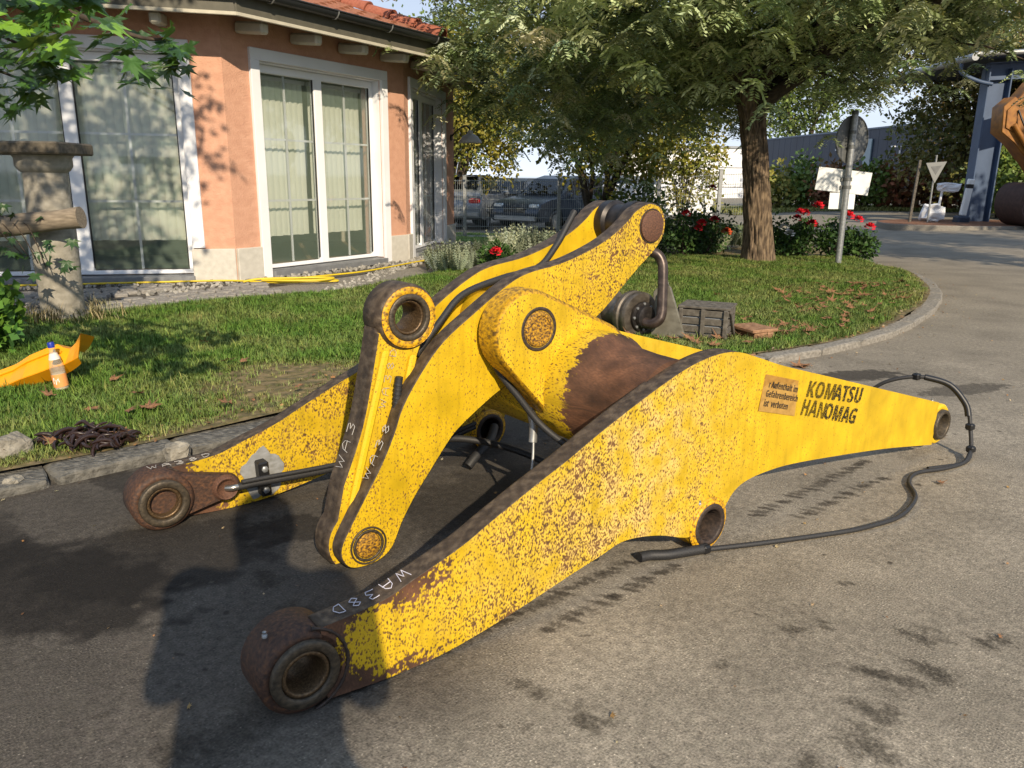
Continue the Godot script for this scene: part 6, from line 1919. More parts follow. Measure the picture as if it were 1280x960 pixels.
func shrub(called: String, label: String, at: Vector3, size: Vector3, count: int, leaf: float, cols: Array, sd: int, cat: String, group := "") -> Node3D:
	var r := seeded(sd)
	var o := thing(called, label, cat, at, 0.0, group)
	var nz := noise(1.6 / maxf(size.x, 0.3), sd, 3)
	var xs := []; var cs := []
	for k in count:
		var d := Vector3(r.randfn(), r.randfn(), r.randfn()).normalized()
		var f := pow(r.randf(), 0.33)
		var p := Vector3(d.x * size.x * f, size.y * (1.0 + d.y * f) , d.z * size.z * f)
		var q := nz.get_noise_3dv(p * 2.0)
		p *= 1.0 + 0.35 * q
		if q < -0.22 and r.randf() < 0.6: continue
		xs.append(Transform3D(Basis.from_euler(Vector3(r.randf() * 6, r.randf() * 6, r.randf() * 6)), p))
		cs.append(jitter((cols[0] as Color).lerp(cols[1], clampf(0.5 + q * 1.5 + r.randf_range(-0.3, 0.3), 0, 1)) if cols.size() == 2 else cols[r.randi() % cols.size()], r, 0.25))
	swarm(o, "foliage", clump_mesh(9, leaf * 1.9, leaf * 1.7, leaf * 0.5, sd + 5).mesh(M.leaf), xs, cs)
	var st := MB.new()
	for k in 5:
		var an := r.randf() * TAU
		st.tube([Vector3(0, 0, 0), Vector3(cos(an) * size.x * 0.4, size.y, sin(an) * size.z * 0.4), Vector3(cos(an) * size.x * 0.6, size.y * 1.6, sin(an) * size.z * 0.6)], [0.02, 0.012, 0.004], 5)
	part(o, "stem", st.mesh(M.bark_dark))
	return o

func rose(label: String, at: Vector3, s: float, blooms: Array, sd: int) -> void:
	var o := shrub("rose_bush", label, at, Vector3(s * 0.78, s * 0.66, s * 0.6), 130, 0.04, [Color(0.075, 0.14, 0.035), Color(0.03, 0.065, 0.02)], sd, "rose bush", "roses in the bed")
	var r := seeded(sd + 3)
	for b in blooms:
		var col: Color = [Color(0.62, 0.015, 0.03), Color(0.8, 0.79, 0.76), Color(0.52, 0.09, 0.03)][b[3]]
		var mb := MB.new()
		for k in 26:
			var an := k * 2.4; var f := k / 26.0
			var d := Vector3(cos(an) * (0.25 + f), 1.1 - f * 0.9, sin(an) * (0.25 + f)).normalized()
			var w := d.cross(Vector3.UP).normalized()
			var nn := (d + Vector3.UP * 0.4).normalized()
			for v in 4: mb.c.append(jitter(col, r, 0.22))
			leaf_card(mb, d * 0.030 * f + Vector3(0, 0.02 * (1.0 - f), 0), (d + Vector3.UP * 0.5 * (1.0 - f)).normalized(), w, 0.040, 0.026, nn)
		part(o, "flower", mb.mesh(M.petal), Vector3(b[0], b[1] * 1.25 + s * 0.30, b[2] + 0.05), Basis(Vector3.RIGHT, 0.5) * Basis.from_scale(Vector3.ONE * r.randf_range(1.15, 1.6)))

# ---------------------------------------------------------------- beyond the lawn
func build_far_setting() -> void:
	var r := seeded(111)
	# dark blue warehouse receding to the left
	var wh := thing("blue_warehouse", "long low dark blue metal clad warehouse behind the hedge", "warehouse")
	var a := Vector2(24.5, -42.5); var b := Vector2(20.6, -72.0)
	var d := (b - a).normalized(); var L := a.distance_to(b)
	var bs := Basis(Vector3(d.x, 0, d.y), Vector3.UP, Vector3(d.y, 0, -d.x))
	if bs.z.x > 0: bs = Basis(-bs.x, Vector3.UP, -bs.z)
	var og := Vector3(a.x, 0.15, a.y)
	var n2 := Vector3(-d.y, 0, d.x)
	if n2.x > 0: n2 = -n2
	var d3 := Vector3(d.x, 0, d.y)
	for k in int(L / 1.0) + 1:
		var m := MB.new()
		m.box(og + d3 * (k * 1.0 + 0.5) + Vector3.UP * 2.15 - n2 * 0.05, Vector3(0.985, 4.3, 0.1), Basis(d3, Vector3.UP, d3.cross(Vector3.UP)), 0.012)
		part(wh, "cladding_panel", m.mesh(M.clad))
	var body := MB.new()
	body.box(og + d3 * L * 0.5 + Vector3.UP * 2.1 - n2 * 10.2, Vector3(L, 4.2, 20.0), Basis(d3, Vector3.UP, d3.cross(Vector3.UP)))
	part(wh, "wall", body.mesh(M.clad))
	var para := MB.new()
	para.box(og + d3 * L * 0.5 + Vector3.UP * 4.34 - n2 * 0.04, Vector3(L + 0.1, 0.10, 0.2), Basis(d3, Vector3.UP, d3.cross(Vector3.UP)))
	part(wh, "roof_edge", para.mesh(M.clad_edge))
	var front := MB.new()
	front.box(og - d3 * 0.05 + Vector3.UP * 2.1 - n2 * 8.0, Vector3(0.12, 4.2, 16.0), Basis(d3, Vector3.UP, d3.cross(Vector3.UP)))
	part(wh, "end_wall", front.mesh(M.clad))
	for k in [1.6, 7.5, 14.0]:
		var lm := MB.new()
		lm.box(og + d3 * k + Vector3.UP * 3.1 + n2 * 0.3, Vector3(0.25, 0.08, 0.6), Basis(d3, Vector3.UP, d3.cross(Vector3.UP)))
		lm.box(og + d3 * k + Vector3.UP * 2.75 + n2 * 0.05, Vector3(0.07, 0.7, 0.07), Basis(d3, Vector3.UP, d3.cross(Vector3.UP)))
		part(wh, "wall_light", lm.mesh(M.white))
	var dn := MB.new()
	dn.box(og + d3 * 11.0 + Vector3.UP * 2.6 + n2 * 0.06, Vector3(0.8, 2.2, 0.08), Basis(d3, Vector3.UP, d3.cross(Vector3.UP)))
	part(wh, "glazing_strip", dn.mesh(M.glaze))
	# white hall to the left of the trunk
	var ha := thing("white_hall", "white industrial hall far behind the fence, left of the tree trunk", "hall")
	for k in 3:
		var m := MB.new()
		m.box(Vector3(9.2, 0.25 + k * 1.02, -47.0), Vector3(7.4, 0.99, 6.0), Basis(Vector3.UP, 0.08), 0.03)
		part(ha, "cladding_panel", m.mesh(M.white))
	var hb := MB.new()
	hb.box(Vector3(9.2, 1.3, -47.2), Vector3(7.3, 3.0, 5.9), Basis(Vector3.UP, 0.08))
	hb.box(Vector3(9.2, 2.86, -47.0), Vector3(7.5, 0.12, 6.1), Basis(Vector3.UP, 0.08))
	part(ha, "wall", hb.mesh(M.grey_band))
	var rd := MB.new()
	rd.box(Vector3(9.0, 0.2, -43.8), Vector3(1.7, 0.9, 0.2))
	part(ha, "loading_door", rd.mesh(M.dull_red))
	# white van-like tarpaulin trailer behind the fence
	var tr := thing("white_trailer", "white tarpaulin trailer parked behind the fence, right of the small tree", "trailer", Vector3(4.3, -0.25, -24.5), 0.12)
	var tm := MB.new()
	tm.box(Vector3(0, 0.75, 0), Vector3(3.0, 0.95, 1.8), Basis(), 0.08)
	part(tr, "tarpaulin", tm.mesh(M.white))
	for k in 5:
		var rb := MB.new()
		rb.box(Vector3(-1.2 + k * 0.6, 0.75, 0.905), Vector3(0.03, 0.9, 0.02), Basis(), 0.005)
		part(tr, "tarpaulin_strap", rb.mesh(M.grey_band))
	var ch := MB.new()
	ch.box(Vector3(0, 0.22, 0), Vector3(3.1, 0.10, 1.7), Basis(), 0.01)
	part(tr, "chassis", ch.mesh(M.black))
	for s in [-0.5, 0.35]:
		var wm := MB.new()
		wm.lathe([Vector2(0, 0), Vector2(0.2, 0.0), Vector2(0.24, 0.03), Vector2(0.24, 0.15), Vector2(0.2, 0.18), Vector2(0, 0.18)], Transform3D(Basis(Vector3.RIGHT, PI / 2), Vector3(s, 0.24, 0.70)), 20)
		part(tr, "wheel", wm.mesh(M.black))
	# wire mesh fence
	var posts := [Vector2(-3.6, -19.6), Vector2(-1.2, -19.5), Vector2(1.08, -19.46), Vector2(3.4, -19.0), Vector2(4.7, -18.5), Vector2(5.5, -18.1)]
	var pm := MB.new()
	pm.box(Vector3(0, 0.75, 0), Vector3(0.09, 1.5, 0.07), Basis(), 0.006)
	pm.box(Vector3(0, 1.51, 0), Vector3(0.10, 0.03, 0.08), Basis(), 0.006)
	var pmesh := pm.mesh(M.zinc)
	var pl := ["grey steel fence post nearest the building", "grey steel fence post in front of the silver car", "pale fence post in front of the dark blue car", "grey fence post right of the small tree", "grey fence post left of the robinia trunk", "grey fence post just behind the robinia trunk"]
	for k in posts.size():
		var p: Vector2 = posts[k]
		var o := thing("fence_post", pl[k], "fence post", Vector3(p.x, hgt(p.x, p.y), p.y))
		part(o, "post", pmesh)
	var names := ["wire fence panel beside the building", "wire fence panel in front of the silver car", "wire fence panel in front of the dark blue car", "wire fence panel right of the small tree", "wire fence panel left of the robinia trunk"]
	for k in posts.size() - 1:
		var p: Vector2 = posts[k]; var q: Vector2 = posts[k + 1]
		var o := thing("mesh_fence", names[k], "fence")
		var y0 := hgt(p.x, p.y); var y1 := hgt(q.x, q.y)
		var mb := MB.new()
		var cnt := int(p.distance_to(q) / 0.05)
		for i in cnt:
			var f := (i + 0.5) / cnt
			var c := p.lerp(q, f); var y := lerpf(y0, y1, f)
			mb.tube([Vector3(c.x, y + 0.08, c.y), Vector3(c.x, y + 1.42, c.y)], 0.0035, 4, false)
		var w := part(o, "wire", mb.mesh(M.zinc_dark))
		w.set_meta("kind", "stuff")
		var rb := MB.new()
		for i in 7: rb.tube([Vector3(p.x, y0 + 0.1 + i * 0.215, p.y), Vector3(q.x, y1 + 0.1 + i * 0.215, q.y)], 0.005, 5, false)
		part(o, "rail_wires", rb.mesh(M.zinc_dark))
		var so := MB.new()
		var mid := (p + q) / 2.0
		so.box(Vector3(mid.x, (y0 + y1) / 2 + 0.02, mid.y), Vector3(p.distance_to(q), 0.12, 0.06), Basis(Vector3.UP, -(q - p).angle()), 0.008)
		part(o, "base_board", so.mesh(M.plinth))
	shrub("leafy_bush", "dark green bush at the foot of the small tree", Vector3(2.5, -0.26, -17.4), Vector3(0.85, 0.60, 0.5), 220, 0.08, [Color(0.16, 0.21, 0.05), Color(0.08, 0.12, 0.035)], 222, "bush")
	# parked cars
	car("parked_car", "dark silver estate car seen from behind, at the building's corner", Vector3(-1.35, -0.41, -25.6), deg_to_rad(78), M.car_silver, 1.0)
	car("parked_car", "dark blue grey car facing the camera behind the small tree", Vector3(1.35, -0.40, -24.6), deg_to_rad(-128), M.car_blue, 1.0)
	car("parked_car", "black car half hidden between the silver and the blue car", Vector3(-0.1, -0.41, -27.5), deg_to_rad(-110), M.car_black, 0.95)
	car("parked_car", "dark grey car beyond the small tree's trunk, right of the blue car", Vector3(4.0, -0.36, -29.0), deg_to_rad(-120), M.car_silver, 1.0)
	# strip of grass and hedges across the road
	var gs := MB.new()
	gs.face(Vector3(7.3, hgt(7.3, -27) + 0.02, -26.6), Vector3(20.0, hgt(20, -25) + 0.02, -24.8), Vector3(22.0, 0.22, -31.0), Vector3(7.0, 0.12, -33.0), Vector3.UP)
	struct("verge", gs.mesh(M.verge))
	var tx := []; var tc := []
	for k in 5000:
		var x := r.randf_range(7.3, 19.0); var z := lerpf(-26.7, -25.0, (x - 7.3) / 12.0) - r.randf() * 4.0
		tx.append(Transform3D(Basis(Vector3.UP, r.randf() * TAU) * Basis.from_scale(Vector3.ONE * r.randf_range(1.5, 3.0)), Vector3(x, hgt(x, z) + 0.02, z)))
		tc.append(jitter(Color(0.26, 0.27, 0.08), r, 0.3))
	var vg := swarm(self, "grass", tuft_mesh(7, 0.06, 0.04, 0.004, 12).mesh(M.grass), tx, tc)
	tag(vg, "pale grass verge beyond the road below the hedge", "grass")
	var green := [Color(0.20, 0.28, 0.06), Color(0.10, 0.16, 0.04)]
	var red := [Color(0.32, 0.12, 0.07), Color(0.17, 0.11, 0.05)]
	var olive := [Color(0.36, 0.33, 0.08), Color(0.14, 0.18, 0.05)]
	shrub("hedge_shrub", "yellow green hedge shrub nearest the robinia trunk", Vector3(9.1, 0.1, -28.3), Vector3(0.75, 0.75, 0.7), 170, 0.11, olive, 201, "hedge", "hedge across the road")
	shrub("hedge_shrub", "tall yellow green hedge shrub second from the trunk", Vector3(10.1, 0.1, -28.4), Vector3(0.6, 0.85, 0.7), 170, 0.11, green, 202, "hedge", "hedge across the road")
	shrub("hedge_shrub", "russet hedge shrub left of the sign pole", Vector3(10.9, 0.12, -27.6), Vector3(0.8, 0.75, 0.7), 200, 0.11, red, 203, "hedge", "hedge across the road")
	shrub("hedge_shrub", "green hedge shrub right behind the sign boards", Vector3(12.0, 0.14, -27.6), Vector3(0.85, 0.8, 0.7), 200, 0.11, green, 204, "hedge", "hedge across the road")
	shrub("hedge_shrub", "dark red hedge shrub right of the sign boards", Vector3(13.1, 0.15, -27.2), Vector3(0.95, 0.85, 0.7), 240, 0.11, red, 205, "hedge", "hedge across the road")
	shrub("hedge_shrub", "large russet green hedge shrub left of the dark tree", Vector3(14.5, 0.17, -27.0), Vector3(1.0, 0.9, 0.8), 260, 0.11, red, 206, "hedge", "hedge across the road")
	shrub("hedge_shrub", "green hedge shrub at the foot of the dark tree", Vector3(15.6, 0.19, -26.4), Vector3(0.9, 0.7, 0.8), 200, 0.11, green, 207, "hedge", "hedge across the road")
	shrub("hedge_shrub", "dark green shrub beside the blue canopy post", Vector3(13.2, 0.19, -22.0), Vector3(0.9, 0.9, 0.7), 240, 0.09, green, 208, "hedge", "hedge across the road")
	shrub("hedge_shrub", "dark green shrub behind the excavator bucket", Vector3(15.2, 0.19, -22.6), Vector3(1.4, 1.2, 0.8), 320, 0.10, green, 209, "hedge", "hedge across the road")

func car(called: String, label: String, at: Vector3, turn: float, paint_m: Material, k: float) -> void:
	var o := thing(called, label, "car", at, turn, "cars parked behind the fence")
	o.scale = Vector3.ONE * k
	# side outline: x forward; wheels at +-1.3
	var lo := [Vector2(-2.15, 0.35), Vector2(-1.68, 0.30)]
	lo += arc(Vector2(-1.32, 0.32), 0.36, 180, 0, 10)
	lo += arc(Vector2(1.32, 0.32), 0.36, 180, 0, 10)
	lo += [Vector2(2.05, 0.30), Vector2(2.18, 0.42), Vector2(2.20, 0.62), Vector2(2.08, 0.80), Vector2(1.6, 0.92), Vector2(1.0, 0.99), Vector2(-1.9, 1.02), Vector2(-2.14, 0.95), Vector2(-2.20, 0.70), Vector2(-2.20, 0.45)]
	var f := MB.new()
	plate(f, f, lo, -0.88, 0.88, 0.07)
	var body := part(o, "body", f.mesh(paint_m))
	var gh := MB.new()
	var prof := [Vector2(1.05, 0.98), Vector2(0.35, 1.50), Vector2(-0.1, 1.60), Vector2(-1.4, 1.60), Vector2(-1.95, 1.10), Vector2(-1.98, 1.0)]
	for i in prof.size() - 1:
		var p: Vector2 = prof[i]; var q: Vector2 = prof[i + 1]
		var wp := lerpf(0.80, 0.62, (p.y - 0.98) / 0.62); var wq := lerpf(0.80, 0.62, (q.y - 0.98) / 0.62)
		gh.face(Vector3(p.x, p.y, wp), Vector3(p.x, p.y, -wp), Vector3(q.x, q.y, -wq), Vector3(q.x, q.y, wq), Vector3((p.x + q.x), 1.5, 0))
		for s in [-1.0, 1.0]:
			gh.tri3(Vector3(p.x, p.y, wp * s), Vector3(q.x, q.y, wq * s), Vector3(-0.5, 0.98, 0.80 * s), Vector3(0, 0.2, s))
	part(o, "roof", gh.mesh(paint_m))
	var ws := MB.new()
	ws.face(Vector3(0.98, 1.055, 0.72), Vector3(0.98, 1.055, -0.72), Vector3(0.40, 1.485, -0.60), Vector3(0.40, 1.485, 0.60), Vector3(1, 1, 0))
	part(o, "windscreen", ws.mesh(M.car_glass), Vector3(0.015, 0.015, 0))
	var rw := MB.new()
	rw.face(Vector3(-1.90, 1.15, 0.68), Vector3(-1.90, 1.15, -0.68), Vector3(-1.48, 1.53, -0.58), Vector3(-1.48, 1.53, 0.58), Vector3(-1, 1, 0))
	part(o, "rear_window", rw.mesh(M.car_glass), Vector3(-0.015, 0.015, 0))
	for s in [-1.0, 1.0]:
		for w in [[[0.80, 1.04], [0.30, 1.04], [0.30, 1.47], [0.33, 1.46]], [[0.24, 1.04], [-0.62, 1.04], [-0.62, 1.52], [0.24, 1.50]], [[-0.70, 1.04], [-1.70, 1.08], [-1.36, 1.50], [-0.70, 1.52]]]:
			var sm := MB.new()
			var qs := []
			for c in w: qs.append(Vector3(c[0], c[1], s * (lerpf(0.80, 0.62, (c[1] - 0.98) / 0.62) + 0.012)))
			sm.face(qs[0], qs[1], qs[2], qs[3], Vector3(0, 0.2, s))
			part(o, "side_window", sm.mesh(M.car_glass))
		for x in [-1.32, 1.32]:
			var tm := MB.new()
			var xf := Transform3D(Basis(Vector3.RIGHT, PI / 2 * s), Vector3(x, 0.32, 0.66 * s))
			tm.lathe([Vector2(0.2, 0.0), Vector2(0.29, 0.0), Vector2(0.32, 0.04), Vector2(0.32, 0.17), Vector2(0.29, 0.21), Vector2(0.21, 0.21)], xf, 24)
			var ty := part(o, "wheel", tm.mesh(M.black))
			var rm := MB.new()
			rm.lathe([Vector2(0.21, 0.20), Vector2(0.20, 0.17), Vector2(0.06, 0.19), Vector2(0.0, 0.195)], xf, 20)
			part(ty, "rim", rm.mesh(M.zinc))
		var tl := MB.new()
		tl.box(Vector3(-2.12, 0.86, 0.66 * s), Vector3(0.16, 0.15, 0.34), Basis(), 0.03)
		part(o, "tail_light", tl.mesh(M.tail))
		var hl := MB.new()
		hl.box(Vector3(2.02, 0.74, 0.64 * s), Vector3(0.26, 0.13, 0.36), Basis(), 0.04)
		part(o, "headlight", hl.mesh(M.lens))
		var mr := MB.new()
		mr.box(Vector3(0.78, 1.05, 0.94 * s), Vector3(0.12, 0.14, 0.18), Basis(), 0.04)
		part(o, "mirror", mr.mesh(paint_m))
	var bp := MB.new()
	bp.box(Vector3(-2.17, 0.48, 0), Vector3(0.12, 0.16, 1.6), Basis(), 0.03)
	bp.box(Vector3(2.16, 0.40, 0), Vector3(0.10, 0.16, 1.5), Basis(), 0.03)
	part(o, "bumper", bp.mesh(M.zinc))
	var gr := MB.new()
	gr.box(Vector3(2.17, 0.63, 0), Vector3(0.08, 0.16, 0.8), Basis(), 0.02)
	part(o, "grille", gr.mesh(M.black))

# ---------------------------------------------------------------- trees
func limb(mb: MB, a: Vector3, b: Vector3, r0: float, r1: float, sag: float, r: RandomNumberGenerator, seg := 6) -> Array:
	var pts := []; var rr := []
	var side := (b - a).cross(Vector3.UP).normalized()
	for k in seg + 1:
		var f := float(k) / seg
		var w := sin(f * PI)
		var p := a.lerp(b, f) + Vector3.UP * sag * w + side * r.randf_range(-0.05, 0.05) * (b - a).length() * w
		pts.append(p); rr.append(lerpf(r0, r1, f))
	mb.tube(pts, rr, 7, false)
	return pts

func build_trees() -> void:
	build_robinia()
	var yg := [Color(0.26, 0.22, 0.035), Color(0.12, 0.16, 0.03)]
	var gg := [Color(0.15, 0.20, 0.045), Color(0.07, 0.11, 0.03)]
	var dk := [Color(0.075, 0.10, 0.03), Color(0.035, 0.055, 0.02)]
	# the small many-stemmed tree in front of the fence
	leafy_tree("fruit_tree", "small yellowing tree with many low stems behind the crank's top", Vector3(1.75, -0.25, -17.6), 0.10, 0.75, Vector3(2.0, 2.75, 0), Vector3(2.6, 1.75, 1.9), 900, 0.075, yg, 301, 6)
	leafy_tree("yellow_tree", "yellow green tree at the building's far corner", Vector3(-1.9, -0.4, -24.0), 0.14, 1.2, Vector3(-1.6, 2.9, 0), Vector3(2.2, 2.2, 1.8), 760, 0.085, yg, 302, 4)
	leafy_tree("dark_conifer_like_tree", "dark green tree above the parked silver car", Vector3(-2.4, -0.4, -33.0), 0.2, 1.6, Vector3(-2.0, 5.0, 0), Vector3(3.2, 3.6, 2.4), 800, 0.11, gg, 303, 4)
	leafy_tree("green_tree", "pale green tree far behind the fence", Vector3(4.6, -0.3, -38.0), 0.2, 1.6, Vector3(4.6, 4.4, 0), Vector3(3.0, 2.8, 2.4), 620, 0.12, gg, 304, 4)
	leafy_tree("yellow_shrub_tree", "yellow leaved small tree left of the robinia trunk", Vector3(4.3, -0.2, -20.5), 0.07, 0.5, Vector3(4.3, 1.6, 0), Vector3(0.95, 1.3, 0.8), 240, 0.07, yg, 305, 4)
	# dark trees at the right
	leafy_tree("dark_tree", "dark green tree left of the blue canopy post", Vector3(14.0, 0.2, -24.5), 0.2, 1.4, Vector3(13.6, 3.6, 0), Vector3(2.3, 2.9, 2.0), 900, 0.10, [Color(0.19, 0.18, 0.06), Color(0.08, 0.105, 0.035)], 306, 5)
	leafy_tree("rusty_tree", "tall thinning rust coloured tree at the upper right", Vector3(19.0, 0.2, -33.0), 0.22, 1.8, Vector3(18.6, 6.2, 0), Vector3(3.6, 4.2, 2.4), 620, 0.12, [Color(0.24, 0.14, 0.05), Color(0.12, 0.12, 0.035)], 307, 6)
	leafy_tree("dark_tree", "dark tree behind the blue canopy and excavator", Vector3(17.8, 0.2, -25.5), 0.2, 1.4, Vector3(17.6, 3.4, 0), Vector3(2.6, 2.8, 2.0), 760, 0.10, dk, 308, 5)
	leafy_tree("far_tree", "pale tree rising behind the blue warehouse", Vector3(27.0, 0.0, -78.0), 0.4, 4.0, Vector3(27.0, 9.0, 0), Vector3(5.0, 5.0, 3.0), 420, 0.26, gg, 309, 3)
	build_maple()

func leafy_tree(called: String, label: String, at: Vector3, tr: float, fork: float, cc: Vector3, sz: Vector3, count: int, leaf: float, cols: Array, sd: int, stems: int) -> void:
	var o := thing(called, label, "tree", at)
	var r := seeded(sd)
	var c := Vector3(cc.x - at.x, cc.y - at.y, 0)
	var tm := MB.new()
	var ends := []
	for k in stems:
		var an := TAU * k / stems + r.randf() * 0.5
		var b := c + Vector3(cos(an) * sz.x * 0.55, r.randf_range(-0.1, 0.5) * sz.y, sin(an) * sz.z * 0.55)
		var pts := limb(tm, Vector3(cos(an) * tr * 0.6, fork * 0.5, sin(an) * tr * 0.6), b, tr * 0.62, tr * 0.2, r.randf_range(0.0, 0.25) * sz.y, r, 7)
		for q in 5:
			var s: Vector3 = pts[2 + q % 5]
			var e := s + Vector3(r.randf_range(-1, 1) * sz.x, r.randf_range(-0.4, 0.9) * sz.y, r.randf_range(-1, 1) * sz.z) * 0.45
			limb(tm, s, e, tr * 0.2, tr * 0.05, 0.05, r, 4)
	var tk := MB.new()
	tk.tube([Vector3(0, -0.1, 0), Vector3(0, 0.08, 0), Vector3(0.02, fork * 0.6, 0), Vector3(0.0, fork, 0.0)], [tr * 1.5, tr * 1.1, tr * 0.95, tr * 0.75], 10)
	var trunk := part(o, "trunk", tk.mesh(M.bark_dark))
	part(trunk, "limbs", tm.mesh(M.bark_dark))
	var nz := noise(1.1 / sz.y, sd, 3)
	var xs := []; var cs := []
	var n := 0
	while xs.size() < count and n < count * 5:
		n += 1
		var d := Vector3(r.randfn(), r.randfn(), r.randfn()).normalized()
		var f := pow(r.randf(), 0.42)
		var p := c + Vector3(d.x * sz.x, d.y * sz.y, d.z * sz.z) * f
		var q := nz.get_noise_3dv(p + Vector3(sd, 0, 0))
		if q < -0.12 + r.randf_range(-0.12, 0.12): continue
		p += Vector3(r.randfn(), r.randfn(), r.randfn()) * 0.08 * sz.y
		xs.append(Transform3D(Basis.from_euler(Vector3(r.randf() * 6, r.randf() * 6, r.randf() * 6)) * Basis.from_scale(Vector3.ONE * r.randf_range(0.75, 1.35)), p))
		cs.append(jitter((cols[1] as Color).lerp(cols[0], clampf(0.5 + q * 1.1 + r.randf_range(-0.35, 0.35), 0, 1)), r, 0.25))
	swarm(o, "crown", clump_mesh(16, leaf * 2.9, leaf * 1.35, leaf * 0.48, sd + 1).mesh(M.leaf), xs, cs)

# the big robinia by the sign: rough trunk, spreading limbs, hanging feathered leaves
func build_robinia() -> void:
	var r := seeded(400)
	var o := thing("robinia_tree", "spreading robinia tree with rough furrowed trunk and hanging feathered leaves", "tree", Vector3(3.33, -0.02, -10.75))
	var tk := MB.new()
	# furrowed trunk: ridged cross sections
	var rows := []
	var nz := noise(1.0, 401, 3)
	var H := 2.35
	var seg := 72
	var steps := 40
	for j in steps + 1:
		var f := float(j) / steps
		var y := f * H - 0.05
		var cx := lerpf(0.0, -0.27, f) + 0.02 * sin(f * 5.0)
		var rad := lerpf(0.165, 0.135, f) + 0.07 * exp(-f * 11.0) + 0.06 * ss(0.8, 1.0, f)
		var row := []
		for i in seg + 1:
			var an := TAU * i / seg
			var w := nz.get_noise_3d(cos(an) * 2.6, y * 0.55, sin(an) * 2.6)
			var w2 := absf(nz.get_noise_3d(cos(an) * 5.5 + 9.0, y * 1.0, sin(an) * 5.5))
			var q := rad * (1.0 + 0.12 * w) + 0.030 * (1.0 - 3.2 * w2) * (1.0 if w2 < 0.3 else 0.3)
			row.append(Vector3(cx + cos(an) * q, y, sin(an) * q))
		rows.append(row)
	var ids := []
	for j in steps + 1:
		var row := []
		for i in seg + 1:
			var a: Vector3 = rows[j][(i + 1) % seg] - rows[j][(i - 1 + seg) % seg]
			var b: Vector3 = rows[mini(j + 1, steps)][i] - rows[maxi(j - 1, 0)][i]
			var nn := b.cross(a).normalized()
			var an := TAU * i / seg
			if nn.dot(Vector3(cos(an), 0, sin(an))) < 0: nn = -nn
			row.append(tk.p(rows[j][i], nn))
		ids.append(row)
	for j in steps:
		for i in seg: tk.q(ids[j][i], ids[j][i + 1], ids[j + 1][i + 1], ids[j + 1][i])
	var trunk := part(o, "trunk", tk.mesh(M.bark))
	var lm := MB.new()
	var tips := []
	var fork := Vector3(-0.27, 2.2, 0)
	for k in 13:
		var an := TAU * k / 13.0 + r.randf_range(-0.15, 0.15)
		var reach := r.randf_range(2.5, 3.6)
		var e := fork + Vector3(cos(an) * reach, r.randf_range(0.35, 1.9), sin(an) * reach)
		var pts := limb(lm, fork + Vector3(cos(an) * 0.08, r.randf_range(-0.25, 0.15), sin(an) * 0.08), e, 0.095, 0.024, 0.30, r, 9)
		for q in 9:
			var s: Vector3 = pts[2 + q % 8]
			var out := (s - fork); out.y = 0
			var e2 := s + out.normalized() * r.randf_range(0.2, 0.9) + Vector3(r.randf_range(-0.8, 0.8), r.randf_range(-0.5, 0.7), r.randf_range(-0.8, 0.8))
			var p2 := limb(lm, s, e2, 0.018, 0.006, 0.08, r, 5)
			tips.append_array(p2.slice(2))
			for w in 2:
				var s3: Vector3 = p2[2 + w * 2]
				var e3 := s3 + Vector3(r.randf_range(-0.5, 0.5), r.randf_range(-0.6, 0.15), r.randf_range(-0.5, 0.5))
				limb(lm, s3, e3, 0.006, 0.002, 0.05, r, 4)
				tips.append(e3); tips.append((s3 + e3) / 2)
	part(trunk, "limbs", lm.mesh(M.bark_dark))
	# a spray: five pinnate leaves of oval leaflets hanging from one twig end
	var sp := MB.new()
	var rr := seeded(402)
	for k in 5:
		var an := TAU * k / 5.0 + rr.randf() * 0.6
		var dir := Vector3(cos(an), -0.25 - rr.randf() * 0.7, sin(an)).normalized()
		var side := dir.cross(Vector3.UP).normalized()
		for q in 8:
			var f := 0.12 + 0.88 * q / 8.0
			var c := dir * 0.22 * f + Vector3.DOWN * 0.05 * f * f
			for sg in [-1.0, 1.0]:
				var d = (side * sg + dir * 0.45 + Vector3(0, rr.randf_range(-0.5, 0.15), 0)).normalized()
				var w = d.cross(Vector3(rr.randf_range(-0.5, 0.5), 1.0, rr.randf_range(-0.5, 0.5))).normalized()
				var nn = w.cross(d).normalized()
				if nn.y < 0: nn = -nn
				leaf_card(sp, c, d, w, rr.randf_range(0.056, 0.072), 0.0135, nn)
	var xs := []; var cs := []
	var hang := noise(0.8, 404, 2)
	var lit := Color(0.42, 0.48, 0.24); var dark := Color(0.18, 0.24, 0.10); var pale := Color(0.64, 0.63, 0.42)
	var clusters := []
	var n := 0
	while clusters.size() < 128 and n < 6000:
		n += 1
		var an := r.randf() * TAU
		var rd := sqrt(r.randf()) * (4.0 if cos(an) < 0.2 else 3.2)
		var lo := 2.15 + 0.12 * rd - 0.55 * ss(2.4, 4.2, rd) * ss(0.3, -0.3, cos(an)) + 0.5 * hang.get_noise_2d(cos(an) * rd, sin(an) * rd) + 0.55 * ss(1.4, 0.3, rd)
		lo += 0.15 * ss(0.3, 1.0, -cos(an)) * ss(1.0, 3.0, rd)
		lo += 0.75 * ss(0.0, 0.6, cos(an)) + 0.50 * ss(0.1, 0.8, sin(an)) * ss(0.4, 2.0, rd)
		var hi := 3.1 + 2.0 * sqrt(maxf(0.0, 1.0 - rd * rd / 21.0))
		var f := r.randf()
		var p := fork + Vector3(cos(an) * rd, lerpf(lo, hi, f * f) - 2.2, sin(an) * rd)
		var ok := true
		for c in clusters:
			if (c[0] as Vector3).distance_to(p) < 0.42: ok = false
		if ok: clusters.append([p, r.randf()])
